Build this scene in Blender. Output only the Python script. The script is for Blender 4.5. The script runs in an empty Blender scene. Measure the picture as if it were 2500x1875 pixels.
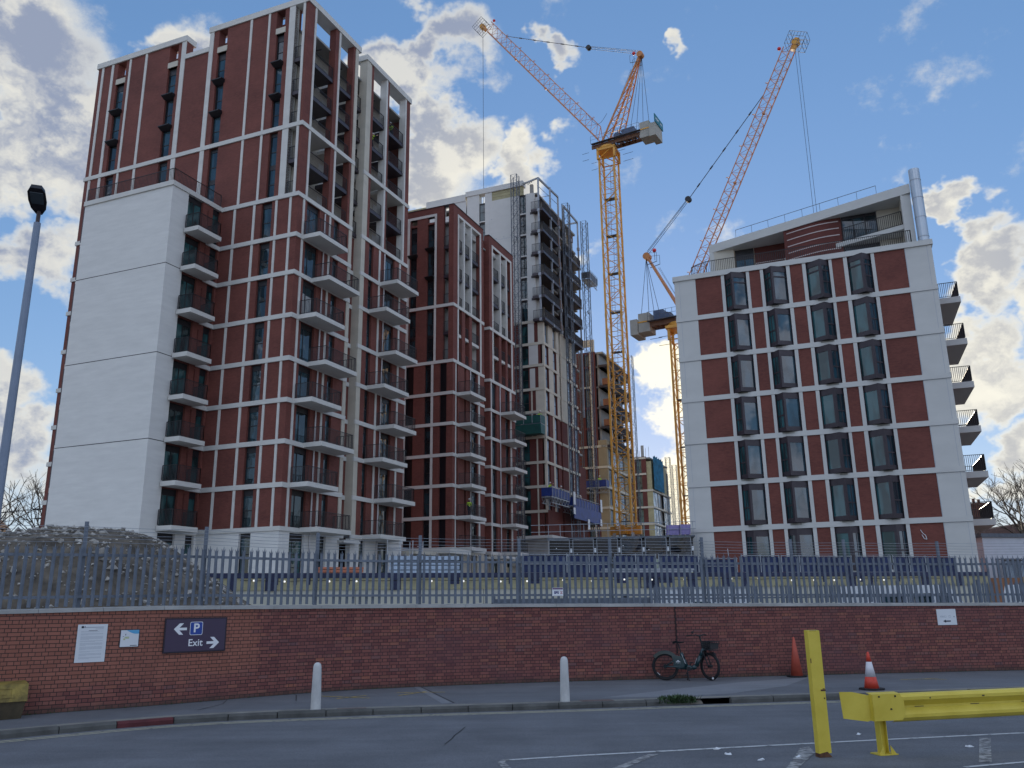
import bpy, bmesh, math, random
from mathutils import Vector, Matrix, noise as mnoise
C = bpy.context.scene
COL = C.collection
R = math.radians
rnd = random.Random(7)

# ------------------------------------------------------------------ camera
CZ = 1.9
PITCH, ROLL = R(14.729), R(-0.7626)
cam_d = bpy.data.cameras.new('camera')
cam_d.sensor_width = 36.0
cam_d.lens = 2045.0 / 2500.0 * 36.0
cam_d.clip_start, cam_d.clip_end = 0.1, 6000
cam = bpy.data.objects.new('camera', cam_d)
COL.objects.link(cam)
_r, _f = Vector((1, 0, 0)), Vector((0, math.cos(PITCH), math.sin(PITCH)))
_u = Vector((0, -math.sin(PITCH), math.cos(PITCH)))
cr = math.cos(ROLL) * _r + math.sin(ROLL) * _u
cu = -math.sin(ROLL) * _r + math.cos(ROLL) * _u
cam.matrix_world = Matrix(((cr.x, cu.x, -_f.x, 0), (cr.y, cu.y, -_f.y, 0), (cr.z, cu.z, -_f.z, CZ), (0, 0, 0, 1)))
C.camera = cam

# ------------------------------------------------------------------ light
SUN_AZ, SUN_EL = R(9.6), R(7.4)
C.view_settings.view_transform = 'Standard'
C.view_settings.look = 'None'
C.view_settings.gamma = 1.0
C.view_settings.exposure = EXPOSURE = 1.7
C.render.film_transparent = False
C.cycles.max_bounces = 5
C.cycles.diffuse_bounces = 3
C.cycles.glossy_bounces = 3
C.cycles.use_denoising = True

sun_d = bpy.data.lights.new('sun', 'SUN')
sun_d.energy = 2.2
sun_d.angle = R(0.5)
sun_d.color = (1.0, 0.86, 0.66)
sun = bpy.data.objects.new('sun', sun_d)
COL.objects.link(sun)
sdir = Vector((math.sin(SUN_AZ) * math.cos(SUN_EL), math.cos(SUN_AZ) * math.cos(SUN_EL), math.sin(SUN_EL)))
sun.rotation_euler = (-sdir).to_track_quat('-Z', 'Y').to_euler()

W = bpy.data.worlds.new('World')
C.world = W
W.use_nodes = True
wt = W.node_tree
wt.nodes.clear()
def wn(t, **k):
    n = wt.nodes.new(t)
    for a, b in k.items():
        if a.startswith('in_'):
            n.inputs[a[3:].replace('_', ' ')].default_value = b
        else:
            setattr(n, a, b)
    return n
def wl(a, b): wt.links.new(a, b)
def wmath(op, a, b=None, clamp=False):
    n = wt.nodes.new('ShaderNodeMath'); n.operation = op; n.use_clamp = clamp
    for i, v in enumerate((a, b)):
        if v is None: continue
        if isinstance(v, (int, float)): n.inputs[i].default_value = v
        else: wl(v, n.inputs[i])
    return n.outputs[0]
def wstep(v, lo, hi):
    n = wt.nodes.new('ShaderNodeMapRange'); n.interpolation_type = 'SMOOTHSTEP'
    wl(v, n.inputs[0])
    for i, x in enumerate((lo, hi, 0.0, 1.0)): n.inputs[i + 1].default_value = x
    return n.outputs[0]
def wmix(f, a, b):
    n = wt.nodes.new('ShaderNodeMix'); n.data_type = 'RGBA'
    wl(f, n.inputs[0])
    for s, v in ((6, a), (7, b)):
        if isinstance(v, tuple): n.inputs[s].default_value = (*v, 1)
        else: wl(v, n.inputs[s])
    return n.outputs[2]
sky = wn('ShaderNodeTexSky', sky_type='NISHITA')
sky.sun_disc = False
sky.sun_elevation, sky.sun_rotation = SUN_EL, SUN_AZ
sky.altitude, sky.air_density, sky.dust_density, sky.ozone_density = 50, 1.0, 0.06, 3.0
tc = wn('ShaderNodeTexCoord')
DIR = tc.outputs['Generated']
# clouds: a fractal field over the whole dome plus the individual banks and puffs, each at its own
# azimuth and elevation in the sky
def wdir(az, el):
    return (math.sin(az) * math.cos(el), math.cos(az) * math.cos(el), math.sin(el))
def blob(az, el, size, w):
    n = wn('ShaderNodeVectorMath', operation='DISTANCE')
    wl(WARP, n.inputs[0]); n.inputs[1].default_value = wdir(R(az), R(el))
    m = wt.nodes.new('ShaderNodeMapRange'); m.interpolation_type = 'SMOOTHERSTEP'
    wl(n.outputs['Value'], m.inputs[0])
    for i, x in enumerate((math.radians(size), 0.0, 0.0, w)): m.inputs[i + 1].default_value = x
    return m.outputs[0]
def wnoise(scale, detail, rough, vec=DIR, stretch=(1, 1, 1.25)):
    mp = wn('ShaderNodeMapping'); mp.inputs['Scale'].default_value = stretch
    wl(vec, mp.inputs[0])
    n = wn('ShaderNodeTexNoise'); n.inputs['Scale'].default_value = scale
    n.inputs['Detail'].default_value = detail; n.inputs['Roughness'].default_value = rough
    wl(mp.outputs[0], n.inputs['Vector'])
    return n
nw = wnoise(4.5, 6, 0.58)
sub = wn('ShaderNodeVectorMath', operation='SUBTRACT'); wl(nw.outputs['Color'], sub.inputs[0]); sub.inputs[1].default_value = (0.5, 0.5, 0.5)
scl = wn('ShaderNodeVectorMath', operation='SCALE'); wl(sub.outputs[0], scl.inputs[0]); scl.inputs['Scale'].default_value = 0.34
add = wn('ShaderNodeVectorMath', operation='ADD'); wl(DIR, add.inputs[0]); wl(scl.outputs[0], add.inputs[1])
WARP = add.outputs[0]
CLOUDS = [(-34.2, 33.0, 7.9, 1.15), (-31.7, 28.5, 9.7, 1.2), (-33.2, 30.0, 7.4, 1.0), (-25.0, 34.6, 4.5, 1.2), (-26.7, 31.5, 6.3, 1.05), (-29.6, 27.1, 6.7, 0.9), (-32.1, 22.5, 4.9, 1.0), (-32.4, 19.2, 5.4, 1.0), (-31.4, 16.9, 5.5, 1.0), (-32.0, 13.8, 4.1, 0.9), (-29.6, 12.4, 3.8, 0.8), (-31.0, 9.5, 3.6, 0.95), (-30.1, 6.3, 3.2, 0.9), (-30.1, 18.5, 3.8, 0.8), (-6.1, 35.8, 5.0, 1.15), (-7.4, 33.2, 4.5, 1.0), (-5.0, 36.6, 2.9, 0.9), (-9.9, 34.5, 5.0, 1.0), (-3.9, 29.9, 5.8, 1.2), (0.0, 30.7, 3.6, 1.1), (-6.3, 31.0, 3.6, 1.0), (1.0, 28.4, 4.0, 1.1), (-4.9, 27.5, 5.5, 1.0), (1.4, 35.3, 2.5, 1.0), (5.9, 24.3, 2.2, 0.85), (7.2, 25.4, 1.8, 0.7), (10.5, 14.0, 3.3, 1.05), (10.0, 12.2, 5.1, 1.2), (12.0, 13.3, 3.9, 1.1), (10.5, 9.7, 6.3, 1.3), (9.1, 7.3, 3.6, 1.0), (11.2, 6.3, 3.3, 0.9), (29.5, 22.6, 2.7, 1.2), (30.2, 20.5, 3.1, 1.15), (30.5, 17.7, 5.0, 1.25), (33.0, 17.2, 4.0, 1.2), (30.7, 13.7, 4.5, 1.1), (32.2, 12.4, 3.8, 1.0), (31.0, 8.7, 3.2, 0.95), (29.2, 6.2, 3.2, 1.0), (30.9, 5.0, 3.1, 0.95), (-32.3, 16.5, 5.6, 1.1), (-34.4, 21.0, 6.2, 1.2), (-33.5, 10.9, 5.7, 1.15), (-32.1, 7.3, 4.3, 1.1), (-28.2, 29.9, 6.3, 1.0), (17.3, 33.2, 1.1, 0.75), (11.4, 34.7, 1.3, 0.7), (2.9, 30.4, 2.7, 0.8)]
acc = None
for c in CLOUDS:
    b = blob(*c)
    acc = b if acc is None else wmath('MAXIMUM', acc, b)
n1 = wnoise(9.0, 12, 0.60)
n2 = wnoise(3.0, 6, 0.55)
nf = wnoise(26.0, 8, 0.62)
# broken cloud added out of view behind the camera, its brightness fills the shade
away = wn('ShaderNodeVectorMath', operation='DOT_PRODUCT'); wl(DIR, away.inputs[0]); away.inputs[1].default_value = wdir(0, R(14))
behind_ = wstep(away.outputs['Value'], 0.72, 0.45)
gen = wmath('MULTIPLY', behind_, wstep(n2.outputs[0], 0.38, 0.58))
acc2 = wmath('MAXIMUM', acc, wmath('MULTIPLY', gen, 0.85))
rag = wmath('ADD', wmath('MULTIPLY', wmath('SUBTRACT', n1.outputs[0], 0.5), 2.6), wmath('MULTIPLY', wmath('SUBTRACT', nf.outputs[0], 0.5), 0.40))
field = wmath('ADD', acc2, rag)
mask = wstep(field, 0.24, 0.84)
thick = wstep(field, 0.52, 1.0)
glow = wn('ShaderNodeVectorMath', operation='DOT_PRODUCT'); wl(DIR, glow.inputs[0]); glow.inputs[1].default_value = wdir(R(11.0), R(11.5))
near = wstep(glow.outputs['Value'], 0.86, 0.985)
near2 = wstep(glow.outputs['Value'], 0.988, 0.9997)
n3 = wnoise(6.0, 7, 0.6, vec=WARP)
core = wmix(near, (0.29, 0.335, 0.45), (0.62, 0.60, 0.55))
rim = wmix(near, (0.80, 0.78, 0.70), (1.0, 0.95, 0.80))
shade = wmath('MULTIPLY', thick, wstep(n3.outputs[0], 0.28, 0.50))
upv = wn('ShaderNodeVectorMath', operation='ADD'); wl(DIR, upv.inputs[0]); upv.inputs[1].default_value = (0.0, -0.012, 0.035)
n1u = wnoise(9.0, 6, 0.60, vec=upv.outputs[0])
lit = wstep(wmath('SUBTRACT', n1.outputs[0], n1u.outputs[0]), 0.0, 0.13)
shade = wmath('MULTIPLY', shade, wmath('SUBTRACT', 1.0, wmath('MULTIPLY', lit, 0.75)))
ccol = wmix(shade, rim, core)
ccol = wmix(near2, ccol, (1.3, 1.18, 0.88))
fill_cloud = wmix(wmath('MULTIPLY', shade, 0.7), (1.12, 1.24, 1.50), (0.72, 0.82, 1.02))  # unseen cloud colour, raised and tinted blue to light the shaded fronts
ccol = wmix(behind_, ccol, fill_cloud)
bg_sky = wn('ShaderNodeBackground', in_Strength=0.112)
gm_ = wn('ShaderNodeGamma', in_Gamma=0.5); wl(sky.outputs[0], gm_.inputs['Color'])
hs = wn('ShaderNodeHueSaturation'); wl(gm_.outputs[0], hs.inputs['Color'])
hs.inputs['Saturation'].default_value = 1.42
tint = wn('ShaderNodeMix'); tint.data_type = 'RGBA'; tint.blend_type = 'MULTIPLY'; tint.inputs[0].default_value = 1.0
wl(hs.outputs[0], tint.inputs[6]); tint.inputs[7].default_value = (1.0, 0.90, 1.05, 1)
wl(tint.outputs[2], bg_sky.inputs['Color'])
bg_cl = wn('ShaderNodeBackground', in_Strength=0.33)
wl(ccol, bg_cl.inputs['Color'])
mx = wn('ShaderNodeMixShader')
wl(wmath('MULTIPLY', mask, 0.96), mx.inputs[0]); wl(bg_sky.outputs[0], mx.inputs[1]); wl(bg_cl.outputs[0], mx.inputs[2])
wo = wn('ShaderNodeOutputWorld')
wl(mx.outputs[0], wo.inputs['Surface'])

# ------------------------------------------------------------------ materials
MATS = {}
def pbr(name, col, rough=0.7, var=0.12, scale=(1.5, 1.5, 1.5), metallic=0.0, col2=None, ior=1.45, bump=0.0, detail=5, coord='Object', per_object=0.0, spec=0.5, coat=0.0):
    """Principled material: two-tone procedural noise (wear, dirt, weathering) in the surface's own coordinates."""
    if name in MATS: return MATS[name]
    m = bpy.data.materials.new(name); m.use_nodes = True
    nt = m.node_tree; P = nt.nodes['Principled BSDF']
    P.inputs['Roughness'].default_value = rough
    P.inputs['Metallic'].default_value = metallic
    P.inputs['IOR'].default_value = ior
    P.inputs['Specular IOR Level'].default_value = spec
    P.inputs['Coat Weight'].default_value = coat
    t = nt.nodes.new('ShaderNodeTexCoord'); mp = nt.nodes.new('ShaderNodeMapping')
    mp.inputs['Scale'].default_value = scale
    nt.links.new(t.outputs[coord], mp.inputs[0])
    n = nt.nodes.new('ShaderNodeTexNoise'); n.inputs['Scale'].default_value = 1.0
    n.inputs['Detail'].default_value = detail; n.inputs['Roughness'].default_value = 0.62
    nt.links.new(mp.outputs[0], n.inputs['Vector'])
    rp = nt.nodes.new('ShaderNodeMapRange'); rp.inputs[1].default_value = 0.32; rp.inputs[2].default_value = 0.68
    nt.links.new(n.outputs[0], rp.inputs[0])
    mx = nt.nodes.new('ShaderNodeMix'); mx.data_type = 'RGBA'
    a = tuple(c * (1 - var) for c in col); b = col2 or tuple(min(1, c * (1 + var)) for c in col)
    mx.inputs[6].default_value = (*a, 1); mx.inputs[7].default_value = (*b, 1)
    nt.links.new(rp.outputs[0], mx.inputs[0])
    out = mx.outputs[2]
    if per_object:
        oi = nt.nodes.new('ShaderNodeObjectInfo'); h = nt.nodes.new('ShaderNodeMapRange')
        h.inputs[3].default_value = 1 - per_object; h.inputs[4].default_value = 1 + per_object
        nt.links.new(oi.outputs['Random'], h.inputs[0])
        vm = nt.nodes.new('ShaderNodeVectorMath'); vm.operation = 'SCALE'
        nt.links.new(out, vm.inputs[0]); nt.links.new(h.outputs[0], vm.inputs['Scale'])
        out = vm.outputs[0]
    nt.links.new(out, P.inputs['Base Color'])
    if bump:
        bp = nt.nodes.new('ShaderNodeBump'); bp.inputs['Strength'].default_value = bump; bp.inputs['Distance'].default_value = 0.02
        nt.links.new(n.outputs[0], bp.inputs['Height']); nt.links.new(bp.outputs[0], P.inputs['Normal'])
    MATS[name] = m
    return m

def emit_mat(name, col, s):
    if name in MATS: return MATS[name]
    m = bpy.data.materials.new(name); m.use_nodes = True
    P = m.node_tree.nodes['Principled BSDF']
    P.inputs['Base Color'].default_value = (*col, 1); P.inputs['Emission Color'].default_value = (*col, 1)
    P.inputs['Emission Strength'].default_value = s
    MATS[name] = m
    return m

def facade_brick(name, c1, c2):
    """Far brickwork: fine courses plus blotchy firing colours, in building coordinates."""
    m = bpy.data.materials.new(name); m.use_nodes = True
    nt = m.node_tree; P = nt.nodes['Principled BSDF']; P.inputs['Roughness'].default_value = 0.85
    t = nt.nodes.new('ShaderNodeTexCoord')
    def nz(scale, det, rough):
        mp = nt.nodes.new('ShaderNodeMapping'); mp.inputs['Scale'].default_value = scale
        nt.links.new(t.outputs['Object'], mp.inputs[0])
        n = nt.nodes.new('ShaderNodeTexNoise'); n.inputs['Scale'].default_value = 1; n.inputs['Detail'].default_value = det; n.inputs['Roughness'].default_value = rough
        nt.links.new(mp.outputs[0], n.inputs['Vector']); return n.outputs[0]
    a, b = nz((3.2, 3.2, 11.0), 3, 0.75), nz((0.35, 0.35, 0.6), 4, 0.6)
    ad = nt.nodes.new('ShaderNodeMath'); ad.operation = 'ADD'
    nt.links.new(a, ad.inputs[0]); nt.links.new(b, ad.inputs[1])
    rp = nt.nodes.new('ShaderNodeMapRange'); rp.inputs[1].default_value = 0.72; rp.inputs[2].default_value = 1.28
    nt.links.new(ad.outputs[0], rp.inputs[0])
    mx = nt.nodes.new('ShaderNodeMix'); mx.data_type = 'RGBA'
    mx.inputs[6].default_value = (*c1, 1); mx.inputs[7].default_value = (*c2, 1)
    nt.links.new(rp.outputs[0], mx.inputs[0]); nt.links.new(mx.outputs[2], P.inputs['Base Color'])
    MATS[name] = m
    return m

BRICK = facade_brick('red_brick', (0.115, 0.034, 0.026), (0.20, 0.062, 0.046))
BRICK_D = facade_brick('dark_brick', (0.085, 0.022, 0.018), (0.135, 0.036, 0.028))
WHITE = pbr('white_precast', (0.60, 0.585, 0.545), 0.75, 0.07, (0.5, 0.5, 1.6))
CREAM = pbr('cream_precast', (0.52, 0.48, 0.40), 0.8, 0.08, (0.6, 0.6, 1.2))
GREY_PANEL = pbr('grey_panel', (0.55, 0.545, 0.52), 0.6, 0.05, (0.4, 0.4, 0.8))
STUCCO = pbr('white_brickwork', (0.66, 0.65, 0.62), 0.8, 0.06, (0.5, 0.5, 3.0))
DARK = pbr('dark_bronze_metal', (0.016, 0.014, 0.017), 0.45, 0.2, (2, 2, 2))
DARKP = pbr('dark_plum_metal', (0.040, 0.030, 0.038), 0.42, 0.15, (2, 2, 2))
BLACK = pbr('black_panel', (0.008, 0.007, 0.010), 0.4, 0.2)
STEEL = pbr('galvanised_steel', (0.30, 0.32, 0.35), 0.5, 0.18, (3, 3, 3), metallic=0.35)
STEELD = pbr('weathered_steel', (0.10, 0.115, 0.14), 0.5, 0.2, (3, 3, 3), metallic=0.3)
INSUL = pbr('yellow_insulation', (0.36, 0.33, 0.20), 0.9, 0.15, (1.2, 1.2, 2.5))
BOARD = pbr('buff_sheathing_board', (0.30, 0.245, 0.16), 0.9, 0.12, (1, 1, 1))
CONC = pbr('raw_concrete', (0.30, 0.295, 0.28), 0.85, 0.12, (0.8, 0.8, 0.8))
YEL = pbr('crane_yellow', (0.62, 0.31, 0.045), 0.45, 0.2, (0.7, 0.7, 0.7))
ORG = pbr('crane_orange', (0.50, 0.20, 0.06), 0.45, 0.2, (0.7, 0.7, 0.7))
BLUE = pbr('blue_safety_panel', (0.010, 0.030, 0.17), 0.5, 0.25, (1.5, 1.5, 1.5))
NAVY = pbr('navy_edge_panel', (0.012, 0.018, 0.06), 0.5, 0.3, (0.6, 0.6, 3))
GREENP = pbr('dark_green_panel', (0.008, 0.07, 0.062), 0.5, 0.2)
HIVIS = pbr('hi_vis_yellow', (0.42, 0.62, 0.04), 0.7, 0.1)
NAVYC = pbr('dark_workwear', (0.016, 0.018, 0.028), 0.9, 0.2)
SKIN = pbr('skin', (0.42, 0.24, 0.17), 0.6, 0.08)
HELMET = pbr('white_helmet', (0.75, 0.75, 0.74), 0.35, 0.03)
RUBBER = pbr('black_rubber', (0.012, 0.012, 0.014), 0.75, 0.2)

def glass(name, col, refl_ior=2.1, rough=0.02, wob=0.012, var=0.4):
    m = bpy.data.materials.new(name); m.use_nodes = True
    nt = m.node_tree; P = nt.nodes['Principled BSDF']
    P.inputs['Roughness'].default_value = rough; P.inputs['IOR'].default_value = refl_ior
    t = nt.nodes.new('ShaderNodeTexCoord'); oi = nt.nodes.new('ShaderNodeObjectInfo')
    ad = nt.nodes.new('ShaderNodeVectorMath'); ad.operation = 'ADD'
    sc = nt.nodes.new('ShaderNodeVectorMath'); sc.operation = 'SCALE'; sc.inputs[0].default_value = (31, 17, 9)
    nt.links.new(oi.outputs['Random'], sc.inputs['Scale'])
    nt.links.new(t.outputs['Object'], ad.inputs[0]); nt.links.new(sc.outputs[0], ad.inputs[1])
    # what can be made out of the rooms behind: darker and paler upright patches
    mp = nt.nodes.new('ShaderNodeMapping'); mp.inputs['Scale'].default_value = (1.3, 1.3, 0.45); nt.links.new(ad.outputs[0], mp.inputs[0])
    n = nt.nodes.new('ShaderNodeTexNoise'); n.inputs['Scale'].default_value = 1.0; n.inputs['Detail'].default_value = 1.5
    nt.links.new(mp.outputs[0], n.inputs['Vector'])
    rp = nt.nodes.new('ShaderNodeMapRange'); rp.inputs[1].default_value = 0.42; rp.inputs[2].default_value = 0.62; rp.interpolation_type = 'SMOOTHSTEP'
    nt.links.new(n.outputs[0], rp.inputs[0])
    mx = nt.nodes.new('ShaderNodeMix'); mx.data_type = 'RGBA'
    mx.inputs[6].default_value = (*[c * (1 - var) for c in col], 1); mx.inputs[7].default_value = (*[c * (1 + 3 * var) for c in col], 1)
    nt.links.new(rp.outputs[0], mx.inputs[0]); nt.links.new(mx.outputs[2], P.inputs['Base Color'])
    nb = nt.nodes.new('ShaderNodeTexNoise'); nb.inputs['Scale'].default_value = 0.9; nb.inputs['Detail'].default_value = 1.0
    nt.links.new(ad.outputs[0], nb.inputs['Vector'])
    bp = nt.nodes.new('ShaderNodeBump'); bp.inputs['Strength'].default_value = 1.0; bp.inputs['Distance'].default_value = wob
    nt.links.new(nb.outputs[0], bp.inputs['Height']); nt.links.new(bp.outputs[0], P.inputs['Normal'])
    MATS[name] = m
    return m
GLASS = glass('window_glass', (0.010, 0.024, 0.030), 1.75)
GLASST = glass('teal_window_glass', (0.014, 0.045, 0.048), 1.6)
GLASSB = glass('dark_hoarding_glass', (0.004, 0.005, 0.009), 1.42, 0.02, 0.10)
GLASSF = glass('film_covered_glass', (0.26, 0.33, 0.40), 1.5, 0.25, 0.01, 0.25)

# ------------------------------------------------------------------ mesh helpers
def empty(name, loc):
    o = bpy.data.objects.new(name, None); o.empty_display_size = 0.3
    o.location = loc; COL.objects.link(o); return o
def tag(o, label, cat, group=None):
    o['label'] = label; o['category'] = cat
    if group: o['group'] = group
    return o
def struct(o, label=None):
    o['kind'] = 'structure'
    if label: o['label'] = label
    return o

class MB:
    """Collects solids; build() links them as ONE mesh object."""
    def __init__(s): s.v = []; s.f = []; s.uv = None
    def hexa(s, p):
        k = len(s.v); s.v += [tuple(q) for q in p]
        for f in ((0, 1, 2, 3), (7, 6, 5, 4), (0, 4, 5, 1), (1, 5, 6, 2), (2, 6, 7, 3), (3, 7, 4, 0)):
            s.f.append(tuple(k + i for i in f))
        return s
    def box(s, x0, x1, y0, y1, z0, z1, F=None):
        g = F or (lambda a, b, c: (a, b, c))
        return s.hexa([g(x0, y0, z0), g(x1, y0, z0), g(x1, y1, z0), g(x0, y1, z0), g(x0, y0, z1), g(x1, y0, z1), g(x1, y1, z1), g(x0, y1, z1)])
    def prism(s, base, top):
        n = len(base); k = len(s.v); s.v += [tuple(q) for q in base] + [tuple(q) for q in top]
        s.f.append(tuple(k + i for i in range(n))); s.f.append(tuple(k + n + i for i in reversed(range(n))))
        for i in range(n): s.f.append((k + i, k + (i + 1) % n, k + n + (i + 1) % n, k + n + i))
        return s
    def tube(s, a, b, r, r2=None, n=6, cap=True):
        a, b = Vector(a), Vector(b); d = b - a
        if d.length < 1e-6: return s
        d.normalize(); x = d.orthogonal().normalized(); y = d.cross(x); r2 = r if r2 is None else r2
        k = len(s.v)
        for c, q in ((a, r), (b, r2)):
            for i in range(n):
                t = 2 * math.pi * (i + 0.5) / n
                s.v.append(tuple(c + (x * math.cos(t) + y * math.sin(t)) * q))
        for i in range(n): s.f.append((k + i, k + (i + 1) % n, k + n + (i + 1) % n, k + n + i))
        if cap: s.f.append(tuple(k + i for i in reversed(range(n)))); s.f.append(tuple(k + n + i for i in range(n)))
        return s
    def path(s, pts, r, n=6):
        for a, b in zip(pts, pts[1:]): s.tube(a, b, r, n=n)
        return s
    def bar(s, a, b, w, h=None, up=(0, 0, 1)):
        a, b = Vector(a), Vector(b); d = (b - a).normalized(); u = Vector(up)
        x = d.cross(u)
        if x.length < 1e-4: x = d.cross(Vector((1, 0, 0)))
        x.normalize(); y = x.cross(d).normalized(); x *= w / 2; y *= (h or w) / 2
        return s.hexa([a - x - y, a + x - y, a + x + y, a - x + y, b - x - y, b + x - y, b + x + y, b - x + y])
    def lathe(s, prof, o=(0, 0, 0), n=20):
        k = len(s.v)
        for r, z in prof:
            for i in range(n):
                t = 2 * math.pi * i / n; s.v.append((o[0] + r * math.cos(t), o[1] + r * math.sin(t), o[2] + z))
        for j in range(len(prof) - 1):
            for i in range(n):
                s.f.append((k + j * n + i, k + j * n + (i + 1) % n, k + (j + 1) * n + (i + 1) % n, k + (j + 1) * n + i))
        s.f.append(tuple(k + i for i in reversed(range(n)))); q = k + (len(prof) - 1) * n; s.f.append(tuple(q + i for i in range(n)))
        return s
    def sphere(s, c, r, n=8, sq=(1, 1, 1)):
        return s.lathe([(max(1e-3, r * math.cos(t)) * sq[0], r * math.sin(t) * sq[2]) for t in [(-0.5 + i / n) * math.pi for i in range(n + 1)]], c, 2 * n)
    def quad(s, *p):
        k = len(s.v); s.v += [tuple(q) for q in p]; s.f.append(tuple(range(k, k + len(p)))); return s
    def mesh(s, name, mat, org=(0, 0, 0), smooth=False, recalc=True):
        me = bpy.data.meshes.new(name)
        ox, oy, oz = org
        me.from_pydata([(x - ox, y - oy, z - oz) for x, y, z in s.v], [], s.f)
        if recalc:
            bm = bmesh.new(); bm.from_mesh(me); bmesh.ops.recalc_face_normals(bm, faces=bm.faces); bm.to_mesh(me); bm.free()
        if mat: me.materials.append(mat)
        if smooth:
            for p in me.polygons: p.use_smooth = True
        return me
    def build(s, name, mat, parent=None, loc=None, smooth=False, recalc=True):
        """World coordinates in; the object sits at its parent's origin (or at loc)."""
        org = parent_org(parent) if parent else (loc or (0, 0, 0))
        o = bpy.data.objects.new(name, s.mesh(name, mat, org, smooth, recalc))
        COL.objects.link(o)
        if parent: o.parent = parent
        else: o.location = org
        return o
def parent_org(p):
    o = Vector((0, 0, 0))
    while p is not None: o = o + Vector(p.location); p = p.parent
    return tuple(o)
def inst(name, mesh, parent, world):
    o = bpy.data.objects.new(name, mesh); COL.objects.link(o); o.parent = parent
    o.location = Vector(world) - Vector(parent_org(parent)); return o
def copy_tree(o, parent=None):
    c = o.copy(); COL.objects.link(c); c.parent = parent
    for ch in o.children: copy_tree(ch, c)
    return c

def text_part(s, size, mat, parent, M, name='lettering', depth=0.002, bold=0.0, align='CENTER'):
    cu_ = bpy.data.curves.new('t', 'FONT'); cu_.body = s; cu_.size = size; cu_.extrude = depth; cu_.offset = bold
    cu_.align_x = align; cu_.align_y = 'CENTER'
    t = bpy.data.objects.new('t', cu_); COL.objects.link(t)
    dg = bpy.context.evaluated_depsgraph_get(); me = bpy.data.meshes.new_from_object(t.evaluated_get(dg))
    bpy.data.objects.remove(t); bpy.data.curves.remove(cu_)
    me.name = name; me.materials.clear(); me.materials.append(mat); me.transform(M)
    o = bpy.data.objects.new(name, me); COL.objects.link(o); o.parent = parent
    return o

# ------------------------------------------------------------------ building kit
class Frame:
    """Building axes: u along its left face (away to the left), v along its right face (away from us), z up.
    Outside the left face is v < 0, outside the right face is u < 0."""
    def __init__(s, P, au, av):
        s.P = P; s.U = Vector((math.sin(au), math.cos(au), 0)); s.V = Vector((math.sin(av), math.cos(av), 0))
    def __call__(s, u, v, z): return (s.P[0] + s.U.x * u + s.V.x * v, s.P[1] + s.U.y * u + s.V.y * v, z)
    def face(s, side, off=0.0):
        """(a along face, d inward, z) -> world"""
        if side == 'L': return lambda a, d, z: s(a, off + d, z)
        return lambda a, d, z: s(off + d, a, z)
    def local(s, side):
        A, B = (s.U, s.V) if side == 'L' else (s.V, s.U)
        return lambda a, d, z: tuple(A * a + B * d + Vector((0, 0, z)))

def wall(mb, f, a0, a1, z0, z1, t, holes=()):
    """Wall slab with real openings; f maps (a, depth, z); holes = (a0, a1, z0, z1)."""
    xs = sorted({a0, a1, *[min(max(x, a0), a1) for h in holes for x in h[:2]]})
    for xa, xb in zip(xs, xs[1:]):
        if xb - xa < 1e-4: continue
        m = (xa + xb) / 2
        hs = sorted((h[2], h[3]) for h in holes if h[0] < m < h[1])
        z = z0
        for h0, h1 in hs:
            if h0 > z + 1e-3: mb.box(xa, xb, 0, t, z, h0, f)
            z = max(z, h1)
        if z < z1 - 1e-3: mb.box(xa, xb, 0, t, z, z1, f)

MESHC = {}
def window(root, fr, side, off, a, z, w, h, head=0.35, trans=(0.45,), mull=(), gm=None, recess=0.18, fm=None, name='window'):
    gm = gm or GLASS; fm = fm or DARK
    key = (id(fr), side, round(w, 2), round(h, 2), head, trans, mull, gm.name, fm.name)
    if key not in MESHC:
        g = fr.local(side); m = MB(); b = 0.06
        m.box(0, b, 0, 0.08, 0, h, g).box(w - b, w, 0, 0.08, 0, h, g).box(b, w - b, 0, 0.08, 0, b, g)
        m.box(b, w - b, 0, 0.08, h - max(head, b), h, g)
        for t in trans: m.box(b, w - b, 0.005, 0.075, h * t - 0.03, h * t + 0.03, g)
        for t in mull: m.box(w * t - 0.035, w * t + 0.035, 0.008, 0.072, b, h - max(head, b), g)
        p = MB().box(b * 0.5, w - b * 0.5, 0.035, 0.05, b * 0.5, h - max(head, b) + 0.02, g)
        MESHC[key] = (m.mesh('window', fm), p.mesh('pane', gm))
    f = fr.face(side, off)
    o = inst(name, MESHC[key][0], root, f(a, recess, z))
    p = bpy.data.objects.new('pane', MESHC[key][1]); COL.objects.link(p); p.parent = o
    return o

def rail_mesh(g, segs, h=1.1, step=0.12, r=0.012, mat=None, infill=None):
    """Railing of flat bars along polyline segs [(a,d),...] in local face axes."""
    m = MB()
    for (a0, d0), (a1, d1) in zip(segs, segs[1:]):
        L = math.hypot(a1 - a0, d1 - d0); n = max(2, int(L / step))
        P = lambda t, z: Vector(g(a0 + (a1 - a0) * t, d0 + (d1 - d0) * t, z))
        for i in range(n + 1): m.bar(P(i / n, 0.08), P(i / n, h), 2 * r if 0 < i < n else 0.05)
        m.bar(P(0, h), P(1, h), 0.05, 0.035); m.bar(P(0, 0.09), P(1, 0.09), 0.035, 0.03)
    return m.mesh('railing', mat or DARK)

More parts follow.
